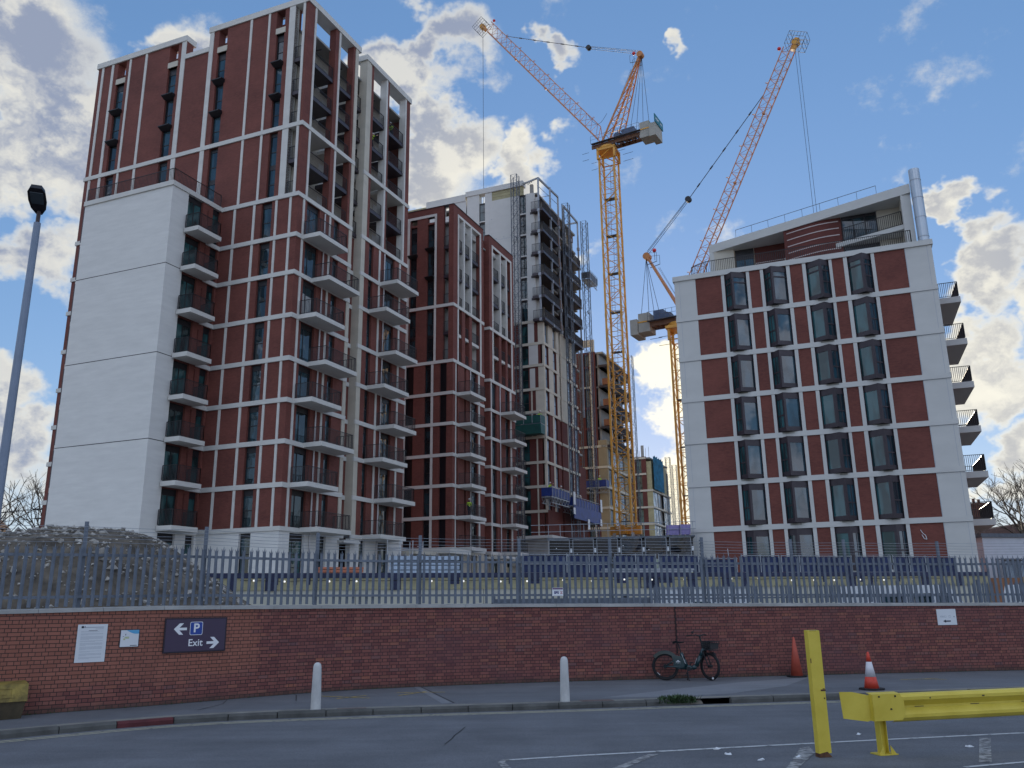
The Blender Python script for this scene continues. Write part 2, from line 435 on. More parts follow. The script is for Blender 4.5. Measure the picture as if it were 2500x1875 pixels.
def balcony(root, fr, side, off, a0, a1, ztop, proj, slab=None, th=0.33, rh=1.1, step=0.115):
    key = ('bal', id(fr), side, round(a1 - a0, 2), proj, th, step)
    L = a1 - a0
    if key not in MESHC:
        g = fr.local(side)
        s = MB().box(0, L, -proj, -0.09, -th, 0, g)
        i = 0.09
        MESHC[key] = (s.mesh('balcony', slab or WHITE), rail_mesh(g, [(i, -0.11), (i, -proj + i), (L - i, -proj + i), (L - i, -0.11)], rh, step))
    f = fr.face(side, off)
    o = inst('balcony', MESHC[key][0], root, f(a0, 0, ztop))
    r = bpy.data.objects.new('railing', MESHC[key][1]); COL.objects.link(r); r.parent = o
    return o

def loggia(root, fr, side, off, a0, a1, z, depth, slab=DARKP, th=0.32, step=0.11):
    """Inset balcony floor with a front railing."""
    key = ('log', id(fr), side, round(a1 - a0, 2), round(depth, 2), th, slab.name, step)
    L = a1 - a0
    if key not in MESHC:
        g = fr.local(side)
        MESHC[key] = (MB().box(0.004, L - 0.004, 0.1, depth, -th, 0, g).mesh('balcony', slab), rail_mesh(g, [(0.04, 0.16), (L - 0.04, 0.16)], 1.1, step))
    f = fr.face(side, off)
    o = inst('balcony', MESHC[key][0], root, f(a0, 0, z))
    r = bpy.data.objects.new('railing', MESHC[key][1]); COL.objects.link(r); r.parent = o
    return o

def lattice(m, p0, p1, a, b, n, rc, rb, taper=1.0, skip=()):
    """Square lattice boom: four chords at +-a +-b, zig-zag braces and rings."""
    p0, p1, a, b = Vector(p0), Vector(p1), Vector(a), Vector(b)
    c = [(-1, -1), (1, -1), (1, 1), (-1, 1)]
    def q(t, k):
        s = 1 + (taper - 1) * t
        return p0.lerp(p1, t) + (a * c[k][0] + b * c[k][1]) * s
    for k in range(4): m.bar(q(0, k), q(1, k), rc * 2, rc * 2, up=a)
    for i in range(n):
        t0, t1 = i / n, (i + 1) / n
        for k in range(4):
            j = (k + 1) % 4
            m.tube(q(t0, k), q(t0, j), rb, n=4, cap=False)
            if (i + k) % 2: m.tube(q(t0, k), q(t1, j), rb, n=4, cap=False)
            else: m.tube(q(t1, k), q(t0, j), rb, n=4, cap=False)
    for k in range(4): m.tube(q(1, k), q(1, (k + 1) % 4), rb, n=4, cap=False)
def trilattice(m, p0, p1, side, up, n, rb_, rt, rd):
    """Triangular jib: two lower chords at +-side, one upper chord at +up."""
    p0, p1, side, up = Vector(p0), Vector(p1), Vector(side), Vector(up)
    def q(t, k): return p0.lerp(p1, t) + (side * (1, -1, 0)[k] + (up if k == 2 else Vector()))
    m.tube(q(0, 0), q(1, 0), rb_); m.tube(q(0, 1), q(1, 1), rb_); m.tube(q(0, 2), q(1, 2), rt)
    for i in range(n):
        t0, t1, tm = i / n, (i + 1) / n, (i + 0.5) / n
        m.tube(q(t0, 0), q(t0, 1), rd, n=4, cap=False)
        m.tube(q(t0, 0), q(t1, 1), rd, n=4, cap=False)
        for k in (0, 1):
            m.tube(q(t0, k), q(tm, 2), rd, n=4, cap=False); m.tube(q(tm, 2), q(t1, k), rd, n=4, cap=False)

# ------------------------------------------------------------------ ground, road, pavement
def spline(P, n=8):
    P = [Vector(p) for p in P]; o = []
    for i in range(len(P) - 1):
        a, b, c, d = P[max(i - 1, 0)], P[i], P[i + 1], P[min(i + 2, len(P) - 1)]
        for k in range(n):
            t = k / n
            o.append(0.5 * ((2 * b) + (-a + c) * t + (2 * a - 5 * b + 4 * c - d) * t * t + (-a + 3 * b - 3 * c + d) * t ** 3))
    o.append(P[-1]); return o
class Path:
    def __init__(s, P, n=8):
        s.p = spline(P, n); s.s = [0.0]
        for a, b in zip(s.p, s.p[1:]): s.s.append(s.s[-1] + (b - a).length)
    def at(s, t, off=0.0):
        i = 0
        while i < len(s.p) - 2 and s.s[i + 1] < t: i += 1
        a, b = s.p[i], s.p[i + 1]; k = (t - s.s[i]) / (s.s[i + 1] - s.s[i]); d = (b - a).normalized()
        p = a.lerp(b, k); n = Vector((-d.y, d.x)); return p + n * off, d
WALLP = Path([(-16, 11.9), (-12.2, 14.6), (-9.5, 16.6), (-7.24, 18.2), (-5.6, 19.6), (-3.7, 20.9), (-.17, 22.0), (3.4, 22.6), (7.2, 23.15), (11, 23.6), (14, 23.9), (22, 24.6), (34, 25.5)])
KERBP = Path([(-13.5, 9.6), (-10.6, 12.4), (-8.35, 14.45), (-6.55, 15.85), (-5.0, 16.5), (-1.9, 17.1), (1, 17.5), (4, 18.02), (6.1, 18.35), (11, 19.15), (20, 20.4), (36, 22.4)])
WEND, KEND = WALLP.s[-1], KERBP.s[-1]
def lin(t, tab):
    for (a, x), (b, y) in zip(tab, tab[1:]):
        if t <= b: return x + (y - x) * max(0, (t - a)) / (b - a)
    return tab[-1][1]
def wall_top(t): return lin(t, [(0, 1.76), (7.7, 1.84), (10.6, 1.88), (19, 1.83), (33.3, 1.68), (60, 1.6)])

def tarmac(name, c, grain, patch):
    m = bpy.data.materials.new(name); m.use_nodes = True
    nt = m.node_tree; P = nt.nodes['Principled BSDF']; P.inputs['Roughness'].default_value = 0.82
    t = nt.nodes.new('ShaderNodeTexCoord')
    def nz(s, d, r, st=(1, 1, 1)):
        mp = nt.nodes.new('ShaderNodeMapping'); mp.inputs['Scale'].default_value = st; nt.links.new(t.outputs['Object'], mp.inputs[0])
        n = nt.nodes.new('ShaderNodeTexNoise'); n.inputs['Scale'].default_value = s; n.inputs['Detail'].default_value = d; n.inputs['Roughness'].default_value = r
        nt.links.new(mp.outputs[0], n.inputs['Vector']); return n.outputs[0]
    a, b, s = nz(55, 3, 0.8), nz(0.6, 6, 0.65), nz(1.0, 4, 0.6, (0.25, 2.2, 1))
    def mr(x, lo, hi, o0, o1):
        n = nt.nodes.new('ShaderNodeMapRange'); nt.links.new(x, n.inputs[0])
        for i, v in enumerate((lo, hi, o0, o1)): n.inputs[i + 1].default_value = v
        return n.outputs[0]
    def mul(x, y):
        n = nt.nodes.new('ShaderNodeMath'); n.operation = 'MULTIPLY'; nt.links.new(x, n.inputs[0]); nt.links.new(y, n.inputs[1]); return n.outputs[0]
    k = mul(mul(mr(a, 0.3, 0.7, 1 - grain, 1 + grain), mr(b, 0.35, 0.65, 1 - patch, 1 + patch)), mr(s, 0.35, 0.65, 1 - patch * 0.6, 1 + patch * 0.6))
    vm = nt.nodes.new('ShaderNodeVectorMath'); vm.operation = 'SCALE'; vm.inputs[0].default_value = c; nt.links.new(k, vm.inputs['Scale'])
    nt.links.new(vm.outputs[0], P.inputs['Base Color'])
    bp = nt.nodes.new('ShaderNodeBump'); bp.inputs['Strength'].default_value = 0.5; bp.inputs['Distance'].default_value = 0.008
    nt.links.new(a, bp.inputs['Height']); nt.links.new(bp.outputs[0], P.inputs['Normal'])
    MATS[name] = m; return m
ROADM = tarmac('road_asphalt', (0.112, 0.118, 0.130), 0.40, 0.16)
PAVEM = tarmac('pavement_asphalt', (0.118, 0.124, 0.135), 0.28, 0.13)
PATCHM = tarmac('pale_asphalt_patch', (0.175, 0.182, 0.195), 0.2, 0.10)
KERBM = pbr('kerb_stone', (0.085, 0.085, 0.08), 0.85, 0.3, (2.5, 2.5, 2.5), bump=0.3)
EDGEM = pbr('edging_concrete', (0.20, 0.19, 0.165), 0.9, 0.25, (2, 2, 2), bump=0.2)
EARTH = pbr('site_earth', (0.12, 0.105, 0.085), 0.95, 0.25, (0.3, 0.3, 0.3))
def worn_paint(name, col, under, thr=(0.40, 0.52)):
    m = pbr(name, under, 0.8, 0.0, (9, 9, 9), col2=col, detail=7)
    for n in m.node_tree.nodes:
        if n.type == 'MAP_RANGE': n.inputs[1].default_value, n.inputs[2].default_value = thr
    return m
LINEM = worn_paint('white_line_paint', (0.48, 0.49, 0.49), (0.13, 0.13, 0.135), (0.34, 0.46))
FADEM = worn_paint('faded_line_paint', (0.36, 0.36, 0.35), (0.10, 0.10, 0.105), (0.42, 0.60))
YLINEM = worn_paint('faded_yellow_paint', (0.46, 0.43, 0.31), (0.14, 0.14, 0.135), (0.33, 0.47))
YMARKM = worn_paint('yellow_marking_paint', (0.50, 0.36, 0.07), (0.13, 0.125, 0.115), (0.36, 0.56))

g = MB().quad((-2500, -400, -0.16), (2500, -400, -0.16), (2500, 3500, -0.16), (-2500, 3500, -0.16)).build('ground', EARTH, recalc=False)
struct(g, 'bare earth ground running out to the horizon')
m = MB(); N = 90
for i in range(N):
    a, _ = KERBP.at(KEND * i / N); b, _ = KERBP.at(KEND * (i + 1) / N)
    m.quad((a.x, -45, -0.1), (b.x, -45, -0.1), (b.x, b.y, -0.1), (a.x, a.y, -0.1))
a, _ = KERBP.at(0)
m.quad((-70, -45, -0.1), (a.x, -45, -0.1), (a.x, a.y, -0.1), (-70, a.y - 50 + 10, -0.1))
b, _ = KERBP.at(KEND)
m.quad((b.x, -45, -0.1), (90, -45, -0.1), (90, b.y + 6, -0.1), (b.x, b.y, -0.1))
road = struct(m.build('road', ROADM, recalc=False), 'grey blue asphalt road in front of the brick wall')
m = MB()
for i in range(N):
    k0, _ = KERBP.at(KEND * i / N, 0.1); k1, _ = KERBP.at(KEND * (i + 1) / N, 0.1)
    w0, _ = WALLP.at(WEND * i / N, 0.1); w1, _ = WALLP.at(WEND * (i + 1) / N, 0.1)
    m.quad((k0.x, k0.y, 0), (k1.x, k1.y, 0), (w1.x, w1.y, 0), (w0.x, w0.y, 0))
pave = struct(m.build('pavement', PAVEM, recalc=False), 'grey asphalt pavement along the foot of the brick wall')
def strip_along(path, s0, s1, o0, o1, z, n=60):
    q = MB()
    for i in range(n):
        ta, tb = s0 + (s1 - s0) * i / n, s0 + (s1 - s0) * (i + 1) / n
        P = [path.at(ta, o0)[0], path.at(tb, o0)[0], path.at(tb, o1)[0], path.at(ta, o1)[0]]
        q.quad(*[(p.x, p.y, z) for p in P])
    return q
k0_, _ = KERBP.at(19.05); k1_, _ = KERBP.at(19.95); k2_, _ = KERBP.at(19.95, .16); k3_, _ = KERBP.at(19.05, .16)
struct(MB().quad((k0_.x, k0_.y, -.092), (k1_.x, k1_.y, -.092), (k2_.x, k2_.y, -.02), (k3_.x, k3_.y, -.02)).build('kerb_gap_soil', EARTH, recalc=False), 'soil in the gap where a kerb stone is missing')
struct(strip_along(KERBP, 0, KEND, 0.14, 0.42, 0.004).build('pavement_edging', EDGEM, recalc=False), 'pale concrete edging strip behind the kerb')
m = MB(); t = 0.0
REDK = None
while t < KEND - 0.9:
    L = rnd.uniform(0.86, 0.94)
    if not (19.1 < t < 19.75):
        (a, d), (b, _) = KERBP.at(t + 0.008), KERBP.at(t + L - 0.008)
        n = Vector((-d.y, d.x)); dz = rnd.uniform(-0.008, 0.006)
        A = [a, b, b + n * 0.15, a + n * 0.15]; T = [a + n * 0.022, b + n * 0.022, b + n * 0.15, a + n * 0.15]
        bs = [(p.x, p.y, -0.14) for p in A]; md = [(p.x, p.y, -0.03) for p in A]; tp = [(p.x, p.y, 0.012 + dz) for p in T]
        if 8.4 < t < 9.3: REDK = MB().prism(bs, md).prism(md, tp)
        else: m.prism(bs, md).prism(md, tp)
    t += L
kerb = struct(m.build('kerb', KERBM), 'weathered stone kerb between road and pavement')
if REDK:
    o = REDK.build('kerb_red_paint', pbr('red_kerb_paint', (0.10, 0.022, 0.025), 0.8, 0.3, (3, 3, 3))); o.parent = kerb; o['label'] = 'dull red painted kerb stone'
struct(strip_along(KERBP, 0, KEND, -0.30, -0.235, -0.095).build('yellow_lines', YLINEM, recalc=False), 'faded double yellow lines beside the kerb')
yl = bpy.data.objects['yellow_lines']
o = strip_along(KERBP, 0, KEND, -0.45, -0.385, -0.095).build('yellow_line', YLINEM, recalc=False); o.parent = yl
def poly_z(pts, z): return [(x, y, z) for x, y in pts]
def ribbon(pts, w, z):
    q = MB()
    for (ax, ay), (bx, by) in zip(pts, pts[1:]):
        d = Vector((bx - ax, by - ay)).normalized(); n = Vector((-d.y, d.x)) * w / 2
        q.quad((ax - n.x, ay - n.y, z), (bx - n.x, by - n.y, z), (bx + n.x, by + n.y, z), (ax + n.x, ay + n.y, z))
    return q
def mark(name, mb, mat, label, parent=None):
    o = mb.build(name, mat, recalc=False); struct(o, label); return o
mk = mark('parking_bay_line', ribbon([(-0.11, 12.01), (0.84, 12.27), (2.16, 12.56), (3.51, 12.86), (5.18, 13.22), (7.72, 13.73), (16, 15.4)], 0.085, -0.095), LINEM, 'long white painted bay line on the road')
mark('bay_end_line', ribbon([(-0.10, 12.03), (-0.19, 11.98), (-0.21, 11.86), (-0.14, 11.5), (-0.03, 11.0), (0.3, 9.6)], 0.1, -0.0945), FADEM, 'short worn white line closing the bay end')
mark('hatch_stripe', MB().quad(*poly_z([(1.77, 12.28), (1.92, 12.29), (1.36, 11.36), (0.4, 9.9), (0.25, 9.9), (1.21, 11.37)], -0.0945)), FADEM, 'worn white diagonal hatch stripe, left one')
mark('hatch_stripe', MB().quad(*poly_z([(4.0, 12.72), (4.12, 12.72), (4.04, 12.25), (3.47, 11.21), (2.8, 10.1), (2.65, 10.1), (3.33, 11.22)], -0.0945)), FADEM, 'worn white diagonal hatch stripe by the yellow post')
mark('bay_bar', MB().quad(*poly_z([(6.83, 13.31), (6.99, 13.3), (5.95, 11.38), (5.81, 11.42)], -0.0945)), FADEM, 'broad worn white bar under the guard rail')
mark('bay_line', ribbon([(5.47, 11.11), (6.35, 11.38), (9, 12.15)], 0.07, -0.0945), LINEM, 'white line at the lower right corner')
def cross_mark(strokes, label): mark('survey_mark', [q := MB(), [q.quad(*[(x, y, 0.006) for x, y in s_]) for s_ in strokes]][0], YMARKM, label)
def stroke(a, b, w=0.06):
    d = (Vector(b) - Vector(a)).normalized(); n = Vector((-d.y, d.x)) * w / 2; a, b = Vector(a), Vector(b)
    return [(p.x, p.y) for p in (a - n, b - n, b + n, a + n)]
cross_mark([stroke((-4.44, 19.58), (-3.13, 18.96)), stroke((-3.83, 18.9), (-3.29, 19.53))], 'yellow sprayed cross on the pavement behind the first bollard')
cross_mark([stroke((-2.69, 20.0), (-1.6, 20.03)), stroke((-2.57, 19.4), (-2.05, 20.2))], 'yellow sprayed cross near the patched trench')
cross_mark([stroke((9.35, 21.55), (10.34, 21.75)), stroke((9.9, 21.66), (10.43, 21.45))], 'faint yellow sprayed mark right of the banded cone')
DARKT = tarmac('trench_asphalt', (0.085, 0.088, 0.095), 0.3, 0.1)
mark('trench_patch', MB().quad(*poly_z([(-2.51, 21.53), (-2.36, 21.51), (-1.27, 17.84), (-1.48, 17.78)], 0.003)), PATCHM, 'narrow filled trench across the pavement')
mark('trench_edge', ribbon([(-2.33, 21.5), (-1.24, 17.84)], 0.025, 0.005), RUBBER, 'dark open joint along the trench')
mark('pavement_patch', MB().quad(*poly_z([(1.75, 18.45), (3.55, 20.0), (5.4, 21.45), (7.5, 22.6), (6.2, 20.4), (4.6, 18.95), (3.95, 18.75), (3.0, 18.45)], 0.003)), PATCHM, 'pale newer asphalt patch beside the bike')
GRATE = pbr('rusty_cover', (0.13, 0.085, 0.07), 0.8, 0.3, (9, 9, 9))
mark('inspection_cover', MB().quad(*poly_z([(1.25, 17.98), (1.9, 18.1), (1.98, 17.84), (1.33, 17.72)], 0.009)), GRATE, 'rusty cover by the middle bollard')
mark('inspection_cover', MB().quad(*poly_z([(-3.44, 17.12), (-2.9, 17.24), (-2.86, 17.0), (-3.4, 16.88)], 0.009)), GRATE, 'rusty slotted cover right of the left bollard')
CRK = RUBBER
mark('road_crack', ribbon([(-0.87, 15.17), (-0.93, 14.6), (-0.98, 14.3), (-1.0, 13.9), (-1.07, 13.37)], 0.018, -0.096), CRK, 'thin crack in the road')
for pts, l in (([(-6.2, 19.1), (-6.0, 18.2), (-6.15, 17.2)], 'dark joint across the pavement below the map poster'), ([(-4.9, 19.8), (-4.6, 18.6)], 'short dark joint left of the first bollard')):
    mark('pavement_joint', ribbon(pts, 0.02, 0.005), CRK, l)

# ------------------------------------------------------------------ street wall
def street_brick():
    m = bpy.data.materials.new('street_brick'); m.use_nodes = True
    nt = m.node_tree; P = nt.nodes['Principled BSDF']; P.inputs['Roughness'].default_value = 0.85
    uv = nt.nodes.new('ShaderNodeUVMap')
    def mapped(sc):
        mp = nt.nodes.new('ShaderNodeMapping'); mp.inputs['Scale'].default_value = (*sc, 1); nt.links.new(uv.outputs[0], mp.inputs[0]); return mp.outputs[0]
    def nz(sc, d=4, r=0.6):
        n = nt.nodes.new('ShaderNodeTexNoise'); n.inputs['Scale'].default_value = 1; n.inputs['Detail'].default_value = d; n.inputs['Roughness'].default_value = r
        nt.links.new(mapped(sc), n.inputs['Vector']); return n.outputs[0]
    def mr(x, lo, hi, o0=0, o1=1, smooth=True):
        n = nt.nodes.new('ShaderNodeMapRange'); nt.links.new(x, n.inputs[0]); n.interpolation_type = 'SMOOTHSTEP' if smooth else 'LINEAR'
        for i, v in enumerate((lo, hi, o0, o1)): n.inputs[i + 1].default_value = v
        return n.outputs[0]
    def mix(f, a, b, mode='MIX'):
        n = nt.nodes.new('ShaderNodeMix'); n.data_type = 'RGBA'; n.blend_type = mode
        if isinstance(f, float): n.inputs[0].default_value = f
        else: nt.links.new(f, n.inputs[0])
        for s_, v in ((6, a), (7, b)):
            if isinstance(v, tuple): n.inputs[s_].default_value = (*v, 1)
            else: nt.links.new(v, n.inputs[s_])
        return n.outputs[2]
    def math_(op, a, b):
        n = nt.nodes.new('ShaderNodeMath'); n.operation = op
        for i, v in enumerate((a, b)):
            if isinstance(v, (int, float)): n.inputs[i].default_value = v
            else: nt.links.new(v, n.inputs[i])
        return n.outputs[0]
    def bricks(c1, c2, cm):
        b = nt.nodes.new('ShaderNodeTexBrick'); b.offset = 0.5; b.offset_frequency = 2; b.squash = 0.5; b.squash_frequency = 2
        b.inputs['Scale'].default_value = 1; b.inputs['Brick Width'].default_value = 0.225; b.inputs['Row Height'].default_value = 0.075
        b.inputs['Mortar Size'].default_value = 0.0065; b.inputs['Mortar Smooth'].default_value = 0.15; b.inputs['Bias'].default_value = 0.0
        nt.links.new(uv.outputs[0], b.inputs['Vector'])
        for k, v in (('Color1', c1), ('Color2', c2), ('Mortar', cm)): b.inputs[k].default_value = (*v, 1)
        return b
    old = bricks((0.150, 0.048, 0.044), (0.255, 0.090, 0.070), (0.026, 0.017, 0.019))
    new = bricks((0.265, 0.098, 0.066), (0.32, 0.122, 0.084), (0.042, 0.027, 0.025))
    # scattered blue-grey and orange bricks: cell noise quantised to the brick grid
    fl = nt.nodes.new('ShaderNodeVectorMath'); fl.operation = 'FLOOR'
    dv = nt.nodes.new('ShaderNodeVectorMath'); dv.operation = 'DIVIDE'; dv.inputs[1].default_value = (0.225, 0.075, 1); nt.links.new(uv.outputs[0], dv.inputs[0]); nt.links.new(dv.outputs[0], fl.inputs[0])
    wn_ = nt.nodes.new('ShaderNodeTexWhiteNoise'); wn_.noise_dimensions = '2D'; nt.links.new(fl.outputs[0], wn_.inputs['Vector'])
    clump = nz((0.55, 1.1), 3)
    odd = math_('MULTIPLY', mr(math_('ADD', wn_.outputs['Value'], math_('MULTIPLY', clump, 0.9)), 1.22, 1.3), math_('SUBTRACT', 1.0, old.outputs['Fac']))
    oc = mix(wn_.outputs['Color'], (0.085, 0.072, 0.095), (0.35, 0.13, 0.07))
    col_old = mix(math_('MULTIPLY', odd, 0.55), old.outputs['Color'], oc)
    col_old = mix(math_('MULTIPLY', mr(nz((0.3, 0.8), 5), 0.45, 0.7), 0.5), col_old, (0.115, 0.050, 0.060))
    col_new = mix(math_('MULTIPLY', mr(nz((0.5, 0.9), 5), 0.5, 0.75), 0.35), new.outputs['Color'], (0.13, 0.05, 0.045))
    sep = nt.nodes.new('ShaderNodeSeparateXYZ'); nt.links.new(uv.outputs[0], sep.inputs[0])
    jag = math_('ADD', sep.outputs['X'], math_('MULTIPLY', math_('SUBTRACT', wn_.outputs['Value'], 0.5), 0.35))
    right = mr(jag, 12.75, 12.8)
    low = mr(math_('ADD', sep.outputs['Y'], math_('MULTIPLY', nz((0.6, 2), 3), 0.9)), 1.05, 0.85)
    col = mix(math_('MAXIMUM', right, math_('MULTIPLY', low, 0.85)), col_new, col_old)
    # damp, mossy foot
    moss = math_('MULTIPLY', mr(math_('ADD', sep.outputs['Y'], math_('MULTIPLY', nz((2.5, 5), 4), 0.25)), 0.30, 0.12), 0.6)
    col = mix(moss, col, (0.032, 0.034, 0.026))
    nt.links.new(col, P.inputs['Base Color'])
    bp = nt.nodes.new('ShaderNodeBump'); bp.inputs['Strength'].default_value = 0.8; bp.inputs['Distance'].default_value = 0.012; bp.invert = True
    nt.links.new(old.outputs['Fac'], bp.inputs['Height']); nt.links.new(bp.outputs[0], P.inputs['Normal'])
    return m
SBRICK = street_brick()
bw = tag(empty('brick_wall', (0, 22, 0)), 'long curving red brick wall with pale coping behind the pavement', 'wall')
verts, faces, uvs = [], [], []
n = 220
for i in range(n + 1):
    s_ = WEND * i / n; (p, d) = WALLP.at(s_); q, _ = WALLP.at(s_, 0.33); zt = wall_top(s_)
    verts += [(p.x, p.y - 22, -0.05), (p.x, p.y - 22, zt), (q.x, q.y - 22, zt), (q.x, q.y - 22, -0.05)]
for i in range(n):
    k, s0, s1 = 4 * i, WEND * i / n, WEND * (i + 1) / n
    for a, b, va, vb in ((0, 1, -0.05, None), (1, 2, None, None), (2, 3, None, -0.05)):
        faces.append((k + a, k + 4 + a, k + 4 + b, k + b))
        t0, t1 = wall_top(s0), wall_top(s1)
        if a == 0: uvs += [(s0, -0.05), (s1, -0.05), (s1, t1), (s0, t0)]
        elif a == 1: uvs += [(s0, t0), (s1, t1), (s1, t1 + .33), (s0, t0 + .33)]
        else: uvs += [(s0 + .11, t0), (s1 + .11, t1), (s1 + .11, -0.05), (s0 + .11, -0.05)]
me = bpy.data.meshes.new('wall'); me.from_pydata(verts, [], faces)
ul = me.uv_layers.new(name='UVMap')
for i, c in enumerate(uvs): ul.data[i].uv = c
me.materials.append(SBRICK)
wo_ = bpy.data.objects.new('wall', me); COL.objects.link(wo_); wo_.parent = bw
m = MB(); t = 0.0
COPE = pbr('coping_stone', (0.36, 0.355, 0.34), 0.85, 0.22, (1.5, 1.5, 1.5), bump=0.2)
while t < WEND - 1.2:
    L = rnd.uniform(1.15, 1.25); h = 0.07
    a0, _ = WALLP.at(t + .004, -0.04); b0, _ = WALLP.at(t + L - .004, -0.04); a1, _ = WALLP.at(t + .004, 0.37); b1, _ = WALLP.at(t + L - .004, 0.37)
    za, zb = wall_top(t) + 0.002, wall_top(t + L) + 0.002; zm = (za + zb) / 2 + rnd.uniform(-.004, .004)
    m.prism([(a0.x, a0.y, za), (b0.x, b0.y, zb), (b1.x, b1.y, zb), (a1.x, a1.y, za)], [(a0.x, a0.y, za + h), (b0.x, b0.y, zb + h), (b1.x, b1.y, zb + h + .015), (a1.x, a1.y, za + h + .015)])
    t += L
m.build('coping', COPE, bw)
p, d = WALLP.at(23.37, -0.012)
MB().bar((p.x, p.y, 0.62), (p.x, p.y, wall_top(23.4) - .01), 0.022, 0.02).build('movement_joint', RUBBER, bw)

# ------------------------------------------------------------------ palisade fence on top of the wall
FENCE_OFF = 0.30
PALE = pbr('grey_fence_paint', (0.135, 0.158, 0.195), 0.55, 0.16, (4, 4, 4), metallic=0.2)
pf = tag(empty('palisade_fence', (0, 22, 1.9)), 'grey steel palisade fence with spiked pales and barbed wire above the brick wall', 'fence')
def pale(m, P, d, z0, h, w=0.034, lean=0.0):
    n = Vector((-d.y, d.x)); th = 0.012
    prof = [(0, 0), (w, 0), (w, h - .13), (w * 1.3, h - .055), (w * 0.45, h - .11), (0, h)]
    for sg in (-1, 1):
        base = []
        for x, z in prof:
            yy = -0.022 * (1 - min(1, abs(x) / w)); base.append((x * sg, yy, z))
        f = lambda x, y, z: (P.x + d.x * (x + lean * z) + n.x * y, P.y + d.y * (x + lean * z) + n.y * y, z0 + z)
        m.prism([f(x, y, z) for x, y, z in base], [f(x, y + th, z) for x, y, z in base])
POSTS = [1.3, 3.9, 6.5, 9.08, 11.56, 14.25, 16.76, 19.34, 21.8, 24.35, 26.93, 28.48, 31.23, 33.9, 36.5, 39.1, 41.7]
for pi_, (a, b) in enumerate(zip(POSTS, POSTS[1:])):
    m = MB(); k = max(2, round((b - a) / 0.158))
    for i in range(k):
        s_ = a + (b - a) * (i + 0.5) / k; P, d = WALLP.at(s_, FENCE_OFF - 0.05)
        pale(m, P, d, wall_top(s_) + 0.10 + rnd.uniform(-.012, .012), 1.27 + rnd.uniform(-.012, .014), lean=rnd.uniform(-.012, .012))
    m.build('pale_panel', PALE, pf)
    m = MB()
    for dz in (0.30, 1.13):
        P, d = WALLP.at(a, FENCE_OFF); Q, _ = WALLP.at(b, FENCE_OFF)
        m.bar((P.x, P.y, wall_top(a) + dz), (Q.x, Q.y, wall_top(b) + dz), 0.045, 0.055)
    m.build('rail', PALE, pf)
for i, s_ in enumerate(POSTS):
    P, d = WALLP.at(s_, FENCE_OFF + 0.06); n = Vector((-d.y, d.x))
    top = wall_top(s_) + (1.80 if 8 < s_ < 35 else 1.75) + rnd.uniform(-.05, .05)
    m = MB(); ln = rnd.uniform(-0.03, 0.03)
    m.bar((P.x, P.y, wall_top(s_) - 0.3), (P.x + d.x * ln, P.y + d.y * ln, top), 0.075, 0.05, up=(n.x, n.y, 0))
    if s_ > 23:
        for z in range(9): m.tube((P.x - d.x * .05, P.y - d.y * .05, top - .08 - z * .09), (P.x - d.x * .02, P.y - d.y * .02, top - .08 - z * .09), 0.022)
    m.build('post', PALE, pf)
m = MB()
for k in range(5):
    pts = []
    for s_ in POSTS[2:]:
        P, d = WALLP.at(s_, FENCE_OFF + 0.03); pts.append((P.x, P.y, wall_top(s_) + 1.40 + k * 0.078 + rnd.uniform(-.006, .006)))
    for a, b in zip(pts, pts[1:]):
        mid = tuple((x + y) / 2 for x, y in zip(a, b)); mid = (mid[0], mid[1], mid[2] - 0.012)
        m.tube(a, mid, 0.0045, n=4, cap=False); m.tube(mid, b, 0.0045, n=4, cap=False)
m.build('barbed_wire', STEEL, pf)

# ------------------------------------------------------------------ signs on the wall and fence
def wall_frame(s0, off):
    P, d = WALLP.at(s0, off); n = Vector((-d.y, d.x))
    return P, Vector((d.x, d.y, 0)), Vector((n.x, n.y, 0))
def plate(m, P, X, N, a0, a1, z0, z1, d0, d1):
    f = lambda a, d, z: tuple(Vector((P.x, P.y, 0)) + X * a + N * d + Vector((0, 0, z)))
    return m.box(a0, a1, d0, d1, z0, z1, f)
def sign_root(name, s0, z, off, label, cat='sign', group=None):  # sign places and sizes computed from image pixels projected onto the wall curve
    P, X, N = wall_frame(s0, off)
    r = empty(name, (P.x, P.y, z)); tag(r, label, cat, group)
    M = Matrix.Identity(4)
    for i, v in enumerate((X, Vector((0, 0, 1)), -N)):
        for j in range(3): M[j][i] = v[j]
    return r, P, X, N, M
def tmat(M, x, y, d): return M @ Matrix.Translation((x, y, d))
PAPER = pbr('white_paper', (0.66, 0.68, 0.70), 0.6, 0.03, (2, 2, 2))
INK = pbr('grey_print', (0.36, 0.39, 0.44), 0.8, 0.05)
INKD = pbr('dark_print', (0.03, 0.035, 0.05), 0.7, 0.05)
PURP = pbr('dark_purple_sign', (0.050, 0.032, 0.068), 0.4, 0.06)
PURPD = pbr('sign_border', (0.018, 0.011, 0.022), 0.5, 0.05)
SWHITE = pbr('sign_white', (0.75, 0.76, 0.78), 0.5, 0.02)
PBLUE = pbr('parking_blue', (0.012, 0.055, 0.30), 0.4, 0.05)
